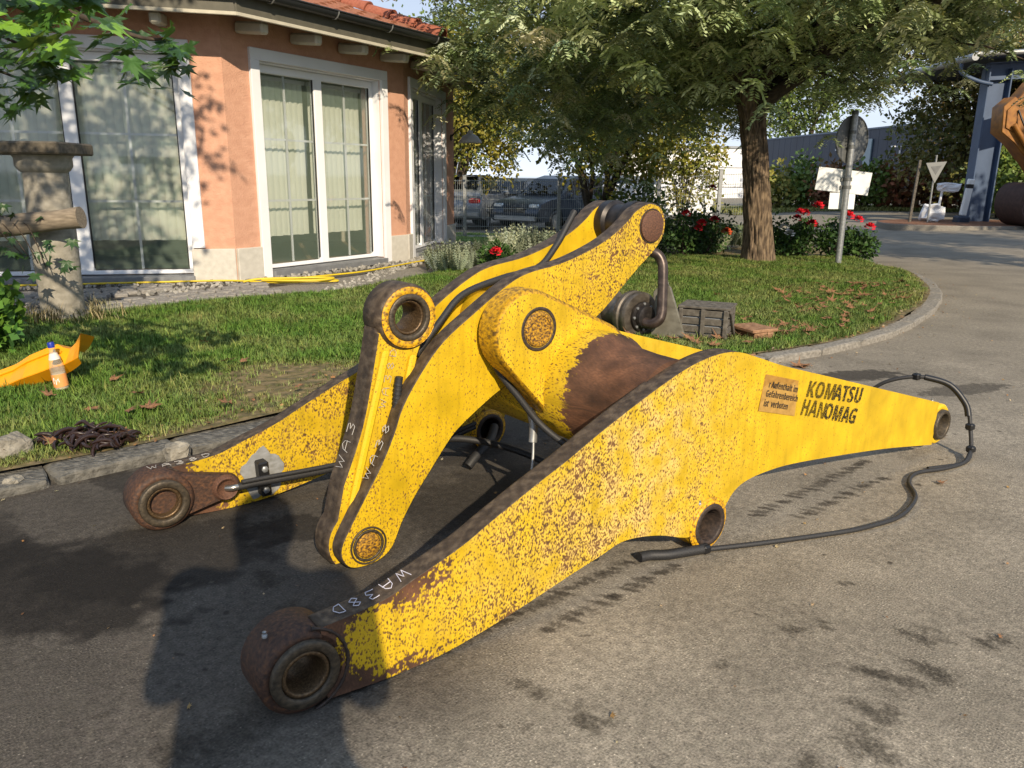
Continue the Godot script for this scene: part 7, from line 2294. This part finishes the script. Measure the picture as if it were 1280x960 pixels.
	for c in clusters:
		var size := r.randf_range(0.75, 1.25)
		for k in 34:
			var g := Vector3(r.randfn() * 0.34, r.randfn() * 0.16, r.randfn() * 0.34) * size
			g.y -= 0.5 * (g.x * g.x + g.z * g.z)
			xs.append(Transform3D(Basis.from_euler(Vector3(r.randf_range(-0.4, 0.4), r.randf() * TAU, r.randf_range(-0.4, 0.4))) * Basis.from_scale(Vector3.ONE * r.randf_range(0.8, 1.3)), (c[0] as Vector3) + g))
			var tt := clampf(c[1] * 0.7 + r.randf_range(-0.15, 0.45), 0, 1)
			cs.append(jitter(dark.lerp(lit, tt) if r.randf() > 0.14 else lit.lerp(pale, r.randf()), r, 0.2))
	for k in 900:
		xs.append(Transform3D(Basis(Vector3.UP, r.randf() * TAU), tips[r.randi() % tips.size()] + Vector3(r.randfn(), r.randfn() - 0.3, r.randfn()) * 0.08))
		cs.append(jitter(dark.lerp(lit, r.randf()), r, 0.2))
	swarm(o, "crown", sp.mesh(M.leaf), xs, cs)

# the maple whose low boughs hang in at the upper left
func build_maple() -> void:
	var r := seeded(500)
	var o := thing("maple_tree", "maple tree whose low leafy boughs hang in at the upper left", "tree", Vector3(-4.4, 0.0, -2.6))
	var base := Vector3(-4.4, 0.0, -2.6)
	var tk := MB.new()
	tk.tube([Vector3(0, -0.1, 0), Vector3(0, 0.15, 0), Vector3(0.05, 1.6, 0), Vector3(0.1, 3.0, 0.0), Vector3(0.2, 4.6, 0.0)], [0.34, 0.24, 0.2, 0.18, 0.10], 14)
	var trunk := part(o, "trunk", tk.mesh(M.bark))
	var lm := MB.new()
	for k in 9:
		var an := TAU * k / 9.0
		limb(lm, Vector3(0.05, 2.3 + 0.2 * k, 0), Vector3(cos(an) * 2.2, 3.6 + 0.25 * k, sin(an) * 1.8), 0.07, 0.02, 0.3, r, 7)
	part(trunk, "limbs", lm.mesh(M.bark_dark))
	# boughs in view
	var bm := MB.new()
	var boughs := [
		[Vector3(-3.6, 2.7, -2.8), Vector3(-2.2, 1.95, -2.75), Vector3(-1.55, 1.58, -2.72), Vector3(-1.20, 1.44, -2.70), Vector3(-1.08, 1.43, -2.70)],
		[Vector3(-3.6, 2.6, -2.7), Vector3(-2.3, 1.85, -2.55), Vector3(-1.75, 1.52, -2.5), Vector3(-1.35, 1.34, -2.5)],
		[Vector3(-3.5, 2.5, -2.4), Vector3(-2.1, 1.8, -2.3), Vector3(-1.5, 1.5, -2.25), Vector3(-1.2, 1.42, -2.2)],
		[Vector3(-3.2, 2.6, -2.2), Vector3(-1.8, 1.75, -1.95), Vector3(-1.25, 1.48, -1.9), Vector3(-0.95, 1.43, -1.88)],
		[Vector3(-3.4, 2.3, -3.0), Vector3(-2.3, 1.65, -2.9), Vector3(-1.9, 1.42, -2.85), Vector3(-1.6, 1.30, -2.8)]]
	var twig := []
	for b in boughs:
		var pts := []
		for q in b: pts.append(q - base + Vector3(-0.03, 0.09, 0))
		pts = smooth(pts, 6, false)
		var rr := []
		for k in pts.size(): rr.append(lerpf(0.022, 0.0022, float(k) / (pts.size() - 1)))
		bm.tube(pts, rr, 7)
		twig.append(pts)
	part(trunk, "boughs", bm.mesh(M.bark_dark))
	var shapes := []
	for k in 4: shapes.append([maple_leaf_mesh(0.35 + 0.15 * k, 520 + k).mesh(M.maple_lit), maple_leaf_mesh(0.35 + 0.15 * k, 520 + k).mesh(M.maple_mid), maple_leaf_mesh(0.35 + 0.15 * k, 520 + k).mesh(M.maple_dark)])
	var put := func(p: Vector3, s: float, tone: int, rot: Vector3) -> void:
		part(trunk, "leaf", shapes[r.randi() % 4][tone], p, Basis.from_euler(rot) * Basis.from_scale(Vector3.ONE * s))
	for t in twig.size():
		var pts: Array = twig[t]
		for k in 74:
			var f := 0.30 + 0.70 * pow(r.randf(), 0.8)
			var q := f * (pts.size() - 1); var i := mini(int(q), pts.size() - 2)
			var p: Vector3 = (pts[i] as Vector3).lerp(pts[i + 1], q - i)
			var side := 0.16 * (1.0 - 0.55 * f)
			p += Vector3(r.randf_range(-0.12, 0.12), r.randf_range(-0.15, 0.06), r.randf_range(-1.6, 1.6) * side)
			if f > 0.93: p = pts[pts.size() - 1] + Vector3(r.randf_range(-0.03, 0.05), r.randf_range(-0.05, 0.02), r.randf_range(-0.05, 0.05))
			var top := t >= 2 and t <= 3  # these boughs also take the sunlit leaf colour
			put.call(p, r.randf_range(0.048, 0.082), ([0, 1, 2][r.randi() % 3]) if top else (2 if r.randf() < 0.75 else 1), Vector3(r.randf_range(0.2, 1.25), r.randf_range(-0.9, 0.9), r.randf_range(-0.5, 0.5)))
	# crown above the frame: it dapples the wall, the path and the lawn
	var xs := []; var cs := []
	var nz := noise(0.5, 501, 3)
	while xs.size() < 2700:
		var p := Vector3(r.randf_range(-2.4, 3.2), r.randf_range(2.2, 6.4), r.randf_range(-2.0, 2.6))
		var d := (p - Vector3(0.2, 4.4, 0.2)) / Vector3(3.0, 2.3, 2.6)
		if d.length() > 1.0 or nz.get_noise_3dv(p * 1.4) < -0.22 + 0.30 * ss(0.6, 2.6, p.x): continue
		if p.y < 2.6 + 0.25 * absf(p.x): continue
		xs.append(Transform3D(Basis.from_euler(Vector3(r.randf_range(-0.5, 0.5), r.randf() * TAU, r.randf_range(-0.5, 0.5))), p))
		cs.append(jitter(Color(0.09, 0.17, 0.03), r, 0.2))
	var cl := MB.new()
	var r2 := seeded(503)
	for k in 7:
		var one := maple_leaf_mesh(0.5, 530 + k)
		var tf := Transform3D(Basis.from_euler(Vector3(r2.randf_range(-0.7, 0.7), r2.randf() * TAU, r2.randf_range(-0.7, 0.7))) * Basis.from_scale(Vector3.ONE * 0.085), Vector3(r2.randf_range(-0.2, 0.2), r2.randf_range(-0.16, 0.16), r2.randf_range(-0.2, 0.2)))
		var off := cl.v.size()
		for q in one.v.size():
			cl.v.append(tf * one.v[q]); cl.n.append((tf.basis * one.n[q]).normalized()); cl.uv.append(Vector2.ZERO)
		for q in one.ix: cl.ix.append(q + off)
	swarm(o, "crown", cl.mesh(M.leaf), xs, cs)

# ---------------------------------------------------------------- sign, canopy, excavator and other things along the road
func build_road_things() -> void:
	var sg := thing("road_sign", "leaning grey pole with round sign and white boards seen from behind", "road sign", Vector3(4.30, 0.0, -10.48))
	var lean := Basis(Vector3.BACK, 0.0)
	var pm := MB.new()
	pm.tube([Vector3(0, -0.1, 0), Vector3(0, 1.94, 0)], 0.040, 16)
	part(sg, "pole", pm.mesh(M.zinc))
	var cp := MB.new()
	cp.lathe([Vector2(0.042, 1.93), Vector2(0.044, 1.97), Vector2(0.03, 1.985), Vector2(0, 1.985)], Transform3D(), 16)
	part(sg, "pole_cap", cp.mesh(M.sign_back))
	var dm := MB.new()
	dm.lathe([Vector2(0, 0.0), Vector2(0.295, 0.0), Vector2(0.302, 0.008), Vector2(0.302, 0.02), Vector2(0.29, 0.024), Vector2(0.285, 0.012), Vector2(0, 0.012)], Transform3D(Basis(Vector3.UP, 0.50) * Basis(Vector3.RIGHT, PI / 2), Vector3(0.02, 1.63, -0.075)), 40, 0.8)
	part(sg, "round_board", dm.mesh(M.sign_back))
	var b1 := MB.new()
	b1.box(Vector3(-0.03, 1.115, -0.055), Vector3(0.70, 0.29, 0.012), Basis(Vector3.BACK, -0.10), 0.003)
	part(sg, "white_board", b1.mesh(M.sign_white))
	var b2 := MB.new()
	b2.box(Vector3(-0.02, 0.865, -0.06), Vector3(0.335, 0.21, 0.012), Basis(), 0.003)
	part(sg, "white_board", b2.mesh(M.sign_bright))
	for y in [1.14, 1.04, 1.72, 1.54]:
		var cl := MB.new()
		cl.lathe([Vector2(0.043, -0.02), Vector2(0.047, -0.018), Vector2(0.047, 0.018), Vector2(0.043, 0.02)], Transform3D(Basis(), Vector3(0, y, 0)), 14)
		cl.box(Vector3(0, y, -0.03), Vector3(0.14 if y < 1.3 else 0.10, 0.05, 0.012), Basis(), 0.002)
		part(sg, "bracket", cl.mesh(M.sign_back))
	# blue canopy on steel posts
	var ca := thing("blue_canopy", "blue steel canopy with gutter on a tapering post at the right edge", "canopy")
	var px := 11.42; var pz := -19.9
	var po := MB.new()
	var prof := []
	for s in [-1.0, 1.0]:
		po.box(Vector3(px + s * 0.26, 1.95, pz), Vector3(0.035, 3.6, 0.34), Basis(), 0.006)
	po.box(Vector3(px, 1.95, pz), Vector3(0.50, 3.6, 0.03), Basis(), 0.0)
	part(ca, "post", po.mesh(M.blue_steel))
	var pb := MB.new()
	pb.box(Vector3(px, 0.17, pz), Vector3(0.75, 0.04, 0.55), Basis(), 0.006)
	part(ca, "base_plate", pb.mesh(M.blue_dark))
	var bm := MB.new()
	bm.box(Vector3(px + 3.0, 3.86, pz), Vector3(6.6, 0.36, 0.05), Basis(Vector3.BACK, 0.06))
	bm.box(Vector3(px + 3.0, 4.05, pz), Vector3(6.6, 0.03, 0.28), Basis(Vector3.BACK, 0.06), 0.004)
	bm.box(Vector3(px + 3.0, 3.68, pz), Vector3(6.6, 0.03, 0.28), Basis(Vector3.BACK, 0.06), 0.004)
	part(ca, "beam", bm.mesh(M.blue_steel))
	var rf := MB.new()
	rf.box(Vector3(px + 3.2, 4.18, pz - 2.2), Vector3(8.4, 0.08, 5.6), Basis(Vector3.BACK, 0.06))
	part(ca, "roof", rf.mesh(M.blue_dark))
	for k in 4:
		var pu := MB.new()
		pu.box(Vector3(px - 0.6 + k * 2.0, 3.98 + 0.12 * k, pz - 2.2), Vector3(0.10, 0.14, 5.4))
		part(ca, "purlin", pu.mesh(M.blue_dark))
	var gu := MB.new()
	gu.tube([Vector3(px - 0.98, 3.90, pz + 0.75), Vector3(px - 0.98, 3.90, pz - 5.0)], 0.085, 12)
	gu.tube([Vector3(px - 1.0, 3.96, pz + 0.65), Vector3(px + 4.0, 4.26, pz + 0.65)], 0.06, 12)
	part(ca, "gutter", gu.mesh(M.zinc))
	var dp := MB.new()
	dp.tube(smooth([Vector3(px - 0.98, 3.84, pz + 0.2), Vector3(px - 0.95, 3.62, pz + 0.2), Vector3(px - 0.55, 3.45, pz + 0.2), Vector3(px - 0.2, 3.38, pz + 0.2)], 5, false), 0.045, 10)
	part(ca, "downpipe", dp.mesh(M.blue_steel))
	# marker post
	var mk := thing("marker_post", "white roadside marker post with black foot leaning beside the blue post", "marker post", Vector3(10.78, 0.16, -19.35))
	mk.rotation.z = -0.10
	var mm := MB.new()
	mm.box(Vector3(0, 0.53, 0), Vector3(0.15, 0.66, 0.10), Basis(), 0.02)
	mm.box(Vector3(0, 0.99, 0), Vector3(0.15, 0.14, 0.10), Basis(), 0.02)
	part(mk, "post", mm.mesh(M.sign_bright))
	var mb2 := MB.new()
	mb2.box(Vector3(0, 0.89, 0.002), Vector3(0.152, 0.10, 0.104), Basis(Vector3.BACK, 0.12), 0.01)
	part(mk, "black_band", mb2.mesh(M.black))
	var mf := MB.new()
	mf.box(Vector3(0, 0.09, 0), Vector3(0.30, 0.20, 0.30), Basis(), 0.04)
	part(mk, "foot", mf.mesh(M.blue_dark))
	# give-way sign from behind, two stakes, white sheeting, planted island
	var yi := thing("give_way_sign", "small triangular sign on a thin stake at the road island", "road sign", Vector3(9.80, 0.14, -19.0))
	var ym := MB.new()
	ym.tube([Vector3(0, 0, 0), Vector3(0, 1.60, 0)], 0.022, 8)
	part(yi, "stake", ym.mesh(M.zinc))
	var yt := MB.new()
	plate(yt, yt, [Vector2(-0.24, 1.42), Vector2(0.24, 1.46), Vector2(0.02, 0.96)], 0.02, 0.035, 0.003)
	part(yi, "triangle", yt.mesh(M.sign_grey))
	var y2 := MB.new()
	plate(y2, y2, [Vector2(-0.12, 1.34), Vector2(0.13, 1.37), Vector2(0.015, 1.16)], 0.035, 0.04, 0.001)
	part(yi, "marking", y2.mesh(M.sign_back))
	var s2 := thing("wooden_stake", "pale wooden stake left of the triangular sign", "stake", Vector3(9.50, 0.13, -19.2))
	var sm := MB.new()
	sm.box(Vector3(0, 0.75, 0), Vector3(0.06, 1.5, 0.05), Basis(Vector3.BACK, -0.04), 0.006)
	part(s2, "stake", sm.mesh(M.greywood))
	var sh := thing("white_sheeting", "crumpled white sheeting over posts right of the triangular sign", "sheeting", Vector3(10.25, 0.16, -19.6))
	var shm := rock_mesh(900, Vector3(0.22, 0.22, 0.2), 0.5, 14, 10)
	part(sh, "sheet", shm.mesh(M.white), Vector3(-0.05, 0.25, 0))
	part(sh, "sheet", rock_mesh(901, Vector3(0.24, 0.10, 0.15), 0.5, 14, 10).mesh(M.white), Vector3(0.25, 0.85, 0))
	var shp := MB.new()
	shp.tube([Vector3(0.05, 0, 0), Vector3(0.12, 0.85, 0)], 0.03, 8)
	part(sh, "post", shp.mesh(M.white))
	var isl := MB.new()
	var io := smooth([Vector2(8.55, 18.3), Vector2(9.0, 17.85), Vector2(9.9, 17.6), Vector2(11.2, 17.75), Vector2(12.6, 18.6), Vector2(12.8, 20.6), Vector2(10.5, 20.8), Vector2(9.0, 19.8)], 5, true)
	var im := MB.new()
	plate(isl, im, io, 0.0, 0.205, 0.02)
	var island := struct("road_island", im.mesh(M.kerb_pale, isl.mesh(M.litter)))
	island.transform = Transform3D(Basis(Vector3(1, 0, 0), Vector3(0, 0, -1), Vector3(0, 1, 0)), Vector3.ZERO)
	# excavator arm and bucket standing under the canopy
	var ex := thing("excavator", "yellow excavator arm with a rusty bucket parked at the right edge", "excavator", Vector3(10.95, 0.14, -18.0))
	var st := MB.new()
	plate(st, st, [Vector2(-0.50, 2.58), Vector2(-0.28, 2.78), Vector2(-0.10, 2.66), Vector2(0.10, 2.30), Vector2(0.62, 1.5), Vector2(0.85, 0.95), Vector2(0.70, 0.9), Vector2(0.28, 1.4), Vector2(-0.14, 1.82), Vector2(-0.46, 2.05)], -0.22, 0.22, 0.02)
	part(ex, "stick", st.mesh(M.cat_yellow))
	var pl2 := MB.new()
	plate(pl2, pl2, [Vector2(-0.42, 2.50), Vector2(-0.28, 2.64), Vector2(-0.16, 2.52), Vector2(-0.22, 2.06), Vector2(-0.40, 2.14)], 0.22, 0.25, 0.01)
	part(ex, "bracket_plate", pl2.mesh(M.cat_yellow))
	var cy := MB.new()
	cy.tube([Vector3(-0.26, 2.2, 0.30), Vector3(0.5, 1.25, 0.30)], 0.055, 14)
	part(ex, "cylinder", cy.mesh(M.cat_yellow))
	var rd := MB.new()
	rd.tube([Vector3(0.5, 1.25, 0.30), Vector3(0.9, 0.75, 0.30)], 0.03, 12)
	part(ex, "piston_rod", rd.mesh(M.chrome))
	var hs := MB.new()
	hs.tube(smooth([Vector3(-0.2, 2.5, 0.27), Vector3(-0.05, 2.15, 0.36), Vector3(0.12, 2.1, 0.34), Vector3(0.4, 1.7, 0.30)], 6, false), 0.02, 8)
	part(ex, "hose", hs.mesh(M.black))
	var bo := MB.new()
	plate(bo, bo, [Vector2(-0.30, 2.62), Vector2(0.2, 3.3), Vector2(1.6, 3.7), Vector2(3.2, 3.0), Vector2(3.2, 2.5), Vector2(1.6, 3.15), Vector2(0.45, 2.85), Vector2(-0.05, 2.45)], -0.2, 0.2, 0.03)
	part(ex, "boom_arm", bo.mesh(M.cat_yellow))
	var bk := MB.new()
	var inner := smooth([Vector2(0.62, 0.98), Vector2(0.30, 1.0), Vector2(0.10, 0.82), Vector2(0.06, 0.5), Vector2(0.20, 0.2), Vector2(0.48, 0.05), Vector2(0.9, 0.08), Vector2(1.2, 0.35), Vector2(1.1, 0.42), Vector2(0.86, 0.18), Vector2(0.52, 0.13), Vector2(0.27, 0.25), Vector2(0.14, 0.5), Vector2(0.17, 0.78), Vector2(0.34, 0.93), Vector2(0.62, 0.92)], 4, true)
	plate(bk, bk, inner, -0.5, 0.5, 0.01)
	var bucket := part(ex, "bucket", bk.mesh(M.rust_red))
	for s in [-0.5, 0.48]:
		var sd := MB.new()
		plate(sd, sd, [Vector2(0.62, 0.96), Vector2(0.30, 0.97), Vector2(0.12, 0.8), Vector2(0.09, 0.5), Vector2(0.22, 0.22), Vector2(0.5, 0.08), Vector2(0.9, 0.12), Vector2(1.15, 0.36)], s, s + 0.025, 0.004)
		part(bucket, "side_plate", sd.mesh(M.rust_red))
	var bd := MB.new()
	bd.box(Vector3(4.0, 1.6, -0.4), Vector3(2.2, 1.3, 1.9), Basis(), 0.1)
	part(ex, "upper_body", bd.mesh(M.cat_yellow))
	var tk := MB.new()
	for z in [-1.2, 0.5]: tk.box(Vector3(4.0, 0.42, z), Vector3(3.2, 0.8, 0.5), Basis(), 0.25)
	part(ex, "tracks", tk.mesh(M.black))
	# trees to the right of the frame: their long shadows streak the road
	var rg := [Color(0.13, 0.17, 0.04), Color(0.07, 0.10, 0.03)]
	leafy_tree("roadside_tree", "slim roadside tree nearest the yard, beyond the right edge", Vector3(9.6, 0.05, -4.6), 0.17, 3.4, Vector3(9.6, 5.6, 0), Vector3(1.1, 1.5, 1.0), 260, 0.11, rg, 410, 4)
	leafy_tree("roadside_tree", "second slim roadside tree beyond the right edge", Vector3(11.6, 0.1, -6.2), 0.18, 3.6, Vector3(11.6, 6.2, 0), Vector3(1.3, 1.8, 1.1), 280, 0.11, rg, 411, 4)
	leafy_tree("roadside_tree", "third roadside tree beyond the right edge, furthest from the yard", Vector3(14.6, 0.15, -8.4), 0.18, 3.0, Vector3(14.6, 5.6, 0), Vector3(1.6, 1.9, 1.3), 300, 0.12, rg, 412, 4)

# ---------------------------------------------------------------- the person whose shadow falls into the picture
func build_person() -> void:
	var o := thing("person", "person in dark jacket standing behind the viewpoint, both hands raised in front", "person", Vector3(0.06, 0.0, 0.42))
	var J := {"pelvis": Vector3(0, 0.95, 0), "chest": Vector3(0, 1.32, -0.02), "neck": Vector3(0, 1.48, -0.03), "head": Vector3(0, 1.62, -0.06), "crown": Vector3(0, 1.70, -0.05)}
	var bones := [["pelvis", "chest", 0.165, 0.17], ["chest", "neck", 0.12, 0.065], ["neck", "head", 0.065, 0.09], ["head", "crown", 0.095, 0.095]]
	for s in [-1.0, 1.0]:
		var t := "l" if s < 0 else "r"
		J["hip" + t] = Vector3(0.10 * s, 0.92, 0); J["knee" + t] = Vector3(0.12 * s, 0.50, -0.03); J["ankle" + t] = Vector3(0.13 * s, 0.09, 0.02); J["toe" + t] = Vector3(0.15 * s, 0.045, -0.16)
		J["sh" + t] = Vector3(0.19 * s, 1.41, -0.02); J["el" + t] = Vector3(0.225 * s, 1.15, -0.06); J["wr" + t] = Vector3(0.11 * s, 1.12, -0.27)
		bones += [["pelvis", "hip" + t, 0.15, 0.12], ["hip" + t, "knee" + t, 0.10, 0.065], ["knee" + t, "ankle" + t, 0.065, 0.045], ["ankle" + t, "toe" + t, 0.05, 0.04], ["chest", "sh" + t, 0.12, 0.075], ["sh" + t, "el" + t, 0.06, 0.048], ["el" + t, "wr" + t, 0.046, 0.032]]
		# palm and five short bent fingers
		var w: Vector3 = J["wr" + t]
		J["palm" + t] = w + Vector3(-0.035 * s, 0.01, -0.055)
		bones.append(["wr" + t, "palm" + t, 0.030, 0.034])
		for f in 5:
			var k := "f%d" % f + t
			J[k + "a"] = J["palm" + t] + Vector3(-0.02 * s, 0.035 - 0.018 * f, -0.02) if f < 4 else J["palm" + t] + Vector3(-0.005 * s, 0.03, 0.025)
			J[k + "b"] = J[k + "a"] + (Vector3(-0.035 * s, 0.0, -0.006) if f < 4 else Vector3(-0.02 * s, 0.035, 0.0))
			bones.append(["palm" + t, k + "a", 0.014, 0.011]); bones.append([k + "a", k + "b", 0.010, 0.008])
	var segs := []
	for b in bones: segs.append([J[b[0]], J[b[1]], b[2], b[3]])
	var cell := 0.02
	var lo := Vector3(-0.42, -0.02, -0.42); var n := Vector3i(42, 92, 36)
	var fld := PackedFloat32Array(); fld.resize(n.x * n.y * n.z); fld.fill(1.0)
	for sg in segs:
		var a: Vector3 = sg[0]; var b: Vector3 = sg[1]; var ra: float = sg[2]; var rb: float = sg[3]
		var m := maxf(ra, rb) + 0.08
		var p0 := ((a.min(b) - Vector3.ONE * m - lo) / cell).floor(); var p1 := ((a.max(b) + Vector3.ONE * m - lo) / cell).ceil()
		var ab := b - a; var l2 := maxf(ab.length_squared(), 1e-6)
		for z in range(maxi(0, int(p0.z)), mini(n.z, int(p1.z))):
			for y in range(maxi(0, int(p0.y)), mini(n.y, int(p1.y))):
				for x in range(maxi(0, int(p0.x)), mini(n.x, int(p1.x))):
					var p := lo + Vector3(x, y, z) * cell
					var h := clampf((p - a).dot(ab) / l2, 0.0, 1.0)
					var d := (p - a - ab * h).length() - lerpf(ra, rb, h)
					var id := x + n.x * (y + n.y * z)
					var e := fld[id]
					var kk := 0.025
					var w := clampf(0.5 + 0.5 * (e - d) / kk, 0.0, 1.0)
					fld[id] = lerpf(e, d, w) - kk * w * (1.0 - w)
	var mb := MB.new()
	var vid := {}
	for z in n.z - 1:
		for y in n.y - 1:
			for x in n.x - 1:
				var sum := Vector3.ZERO; var cnt := 0
				var base := x + n.x * (y + n.y * z)
				var v0 := fld[base]
				if v0 > 0.06 or v0 < -0.06: continue
				var vals := []
				for c in 8: vals.append(fld[base + (c & 1) + n.x * (((c >> 1) & 1) + n.y * ((c >> 2) & 1))])
				for ed in [[0, 1], [2, 3], [4, 5], [6, 7], [0, 2], [1, 3], [4, 6], [5, 7], [0, 4], [1, 5], [2, 6], [3, 7]]:
					var va: float = vals[ed[0]]; var vb: float = vals[ed[1]]
					if (va < 0.0) != (vb < 0.0):
						var ca := Vector3(ed[0] & 1, (ed[0] >> 1) & 1, (ed[0] >> 2) & 1); var cb := Vector3(ed[1] & 1, (ed[1] >> 1) & 1, (ed[1] >> 2) & 1)
						sum += ca.lerp(cb, va / (va - vb)); cnt += 1
				if cnt > 0:
					var g := Vector3(vals[1] - vals[0] + vals[3] - vals[2] + vals[5] - vals[4] + vals[7] - vals[6], vals[2] - vals[0] + vals[3] - vals[1] + vals[6] - vals[4] + vals[7] - vals[5], vals[4] - vals[0] + vals[5] - vals[1] + vals[6] - vals[2] + vals[7] - vals[3]).normalized()
					vid[base] = mb.p(lo + (Vector3(x, y, z) + sum / cnt) * cell, g)
					var hp := lo + Vector3(x, y, z) * cell
					mb.c.append(Color(0.42, 0.25, 0.18) if (hp.y > 1.49 and hp.y < 1.66) or (hp.z < -0.25 and hp.y > 0.9) else Color(0.06, 0.04, 0.03) if hp.y >= 1.66 else Color(0.03, 0.035, 0.05) if hp.y > 0.9 else Color(0.05, 0.06, 0.09))
	for key in vid:
		var x: int = key % n.x; var y: int = (key / n.x) % n.y; var z: int = key / (n.x * n.y)
		var strides := [1, n.x, n.x * n.y]
		for ax in 3:
			var e1: int = key + strides[ax]
			if (fld[key] < 0.0) == (fld[e1] < 0.0): continue
			var s1: int = strides[(ax + 1) % 3]; var s2: int = strides[(ax + 2) % 3]
			if vid.has(key - s1) and vid.has(key - s2) and vid.has(key - s1 - s2):
				mb.q(vid[key], vid[key - s1], vid[key - s1 - s2], vid[key - s2])
	part(o, "body", mb.mesh(M.body))
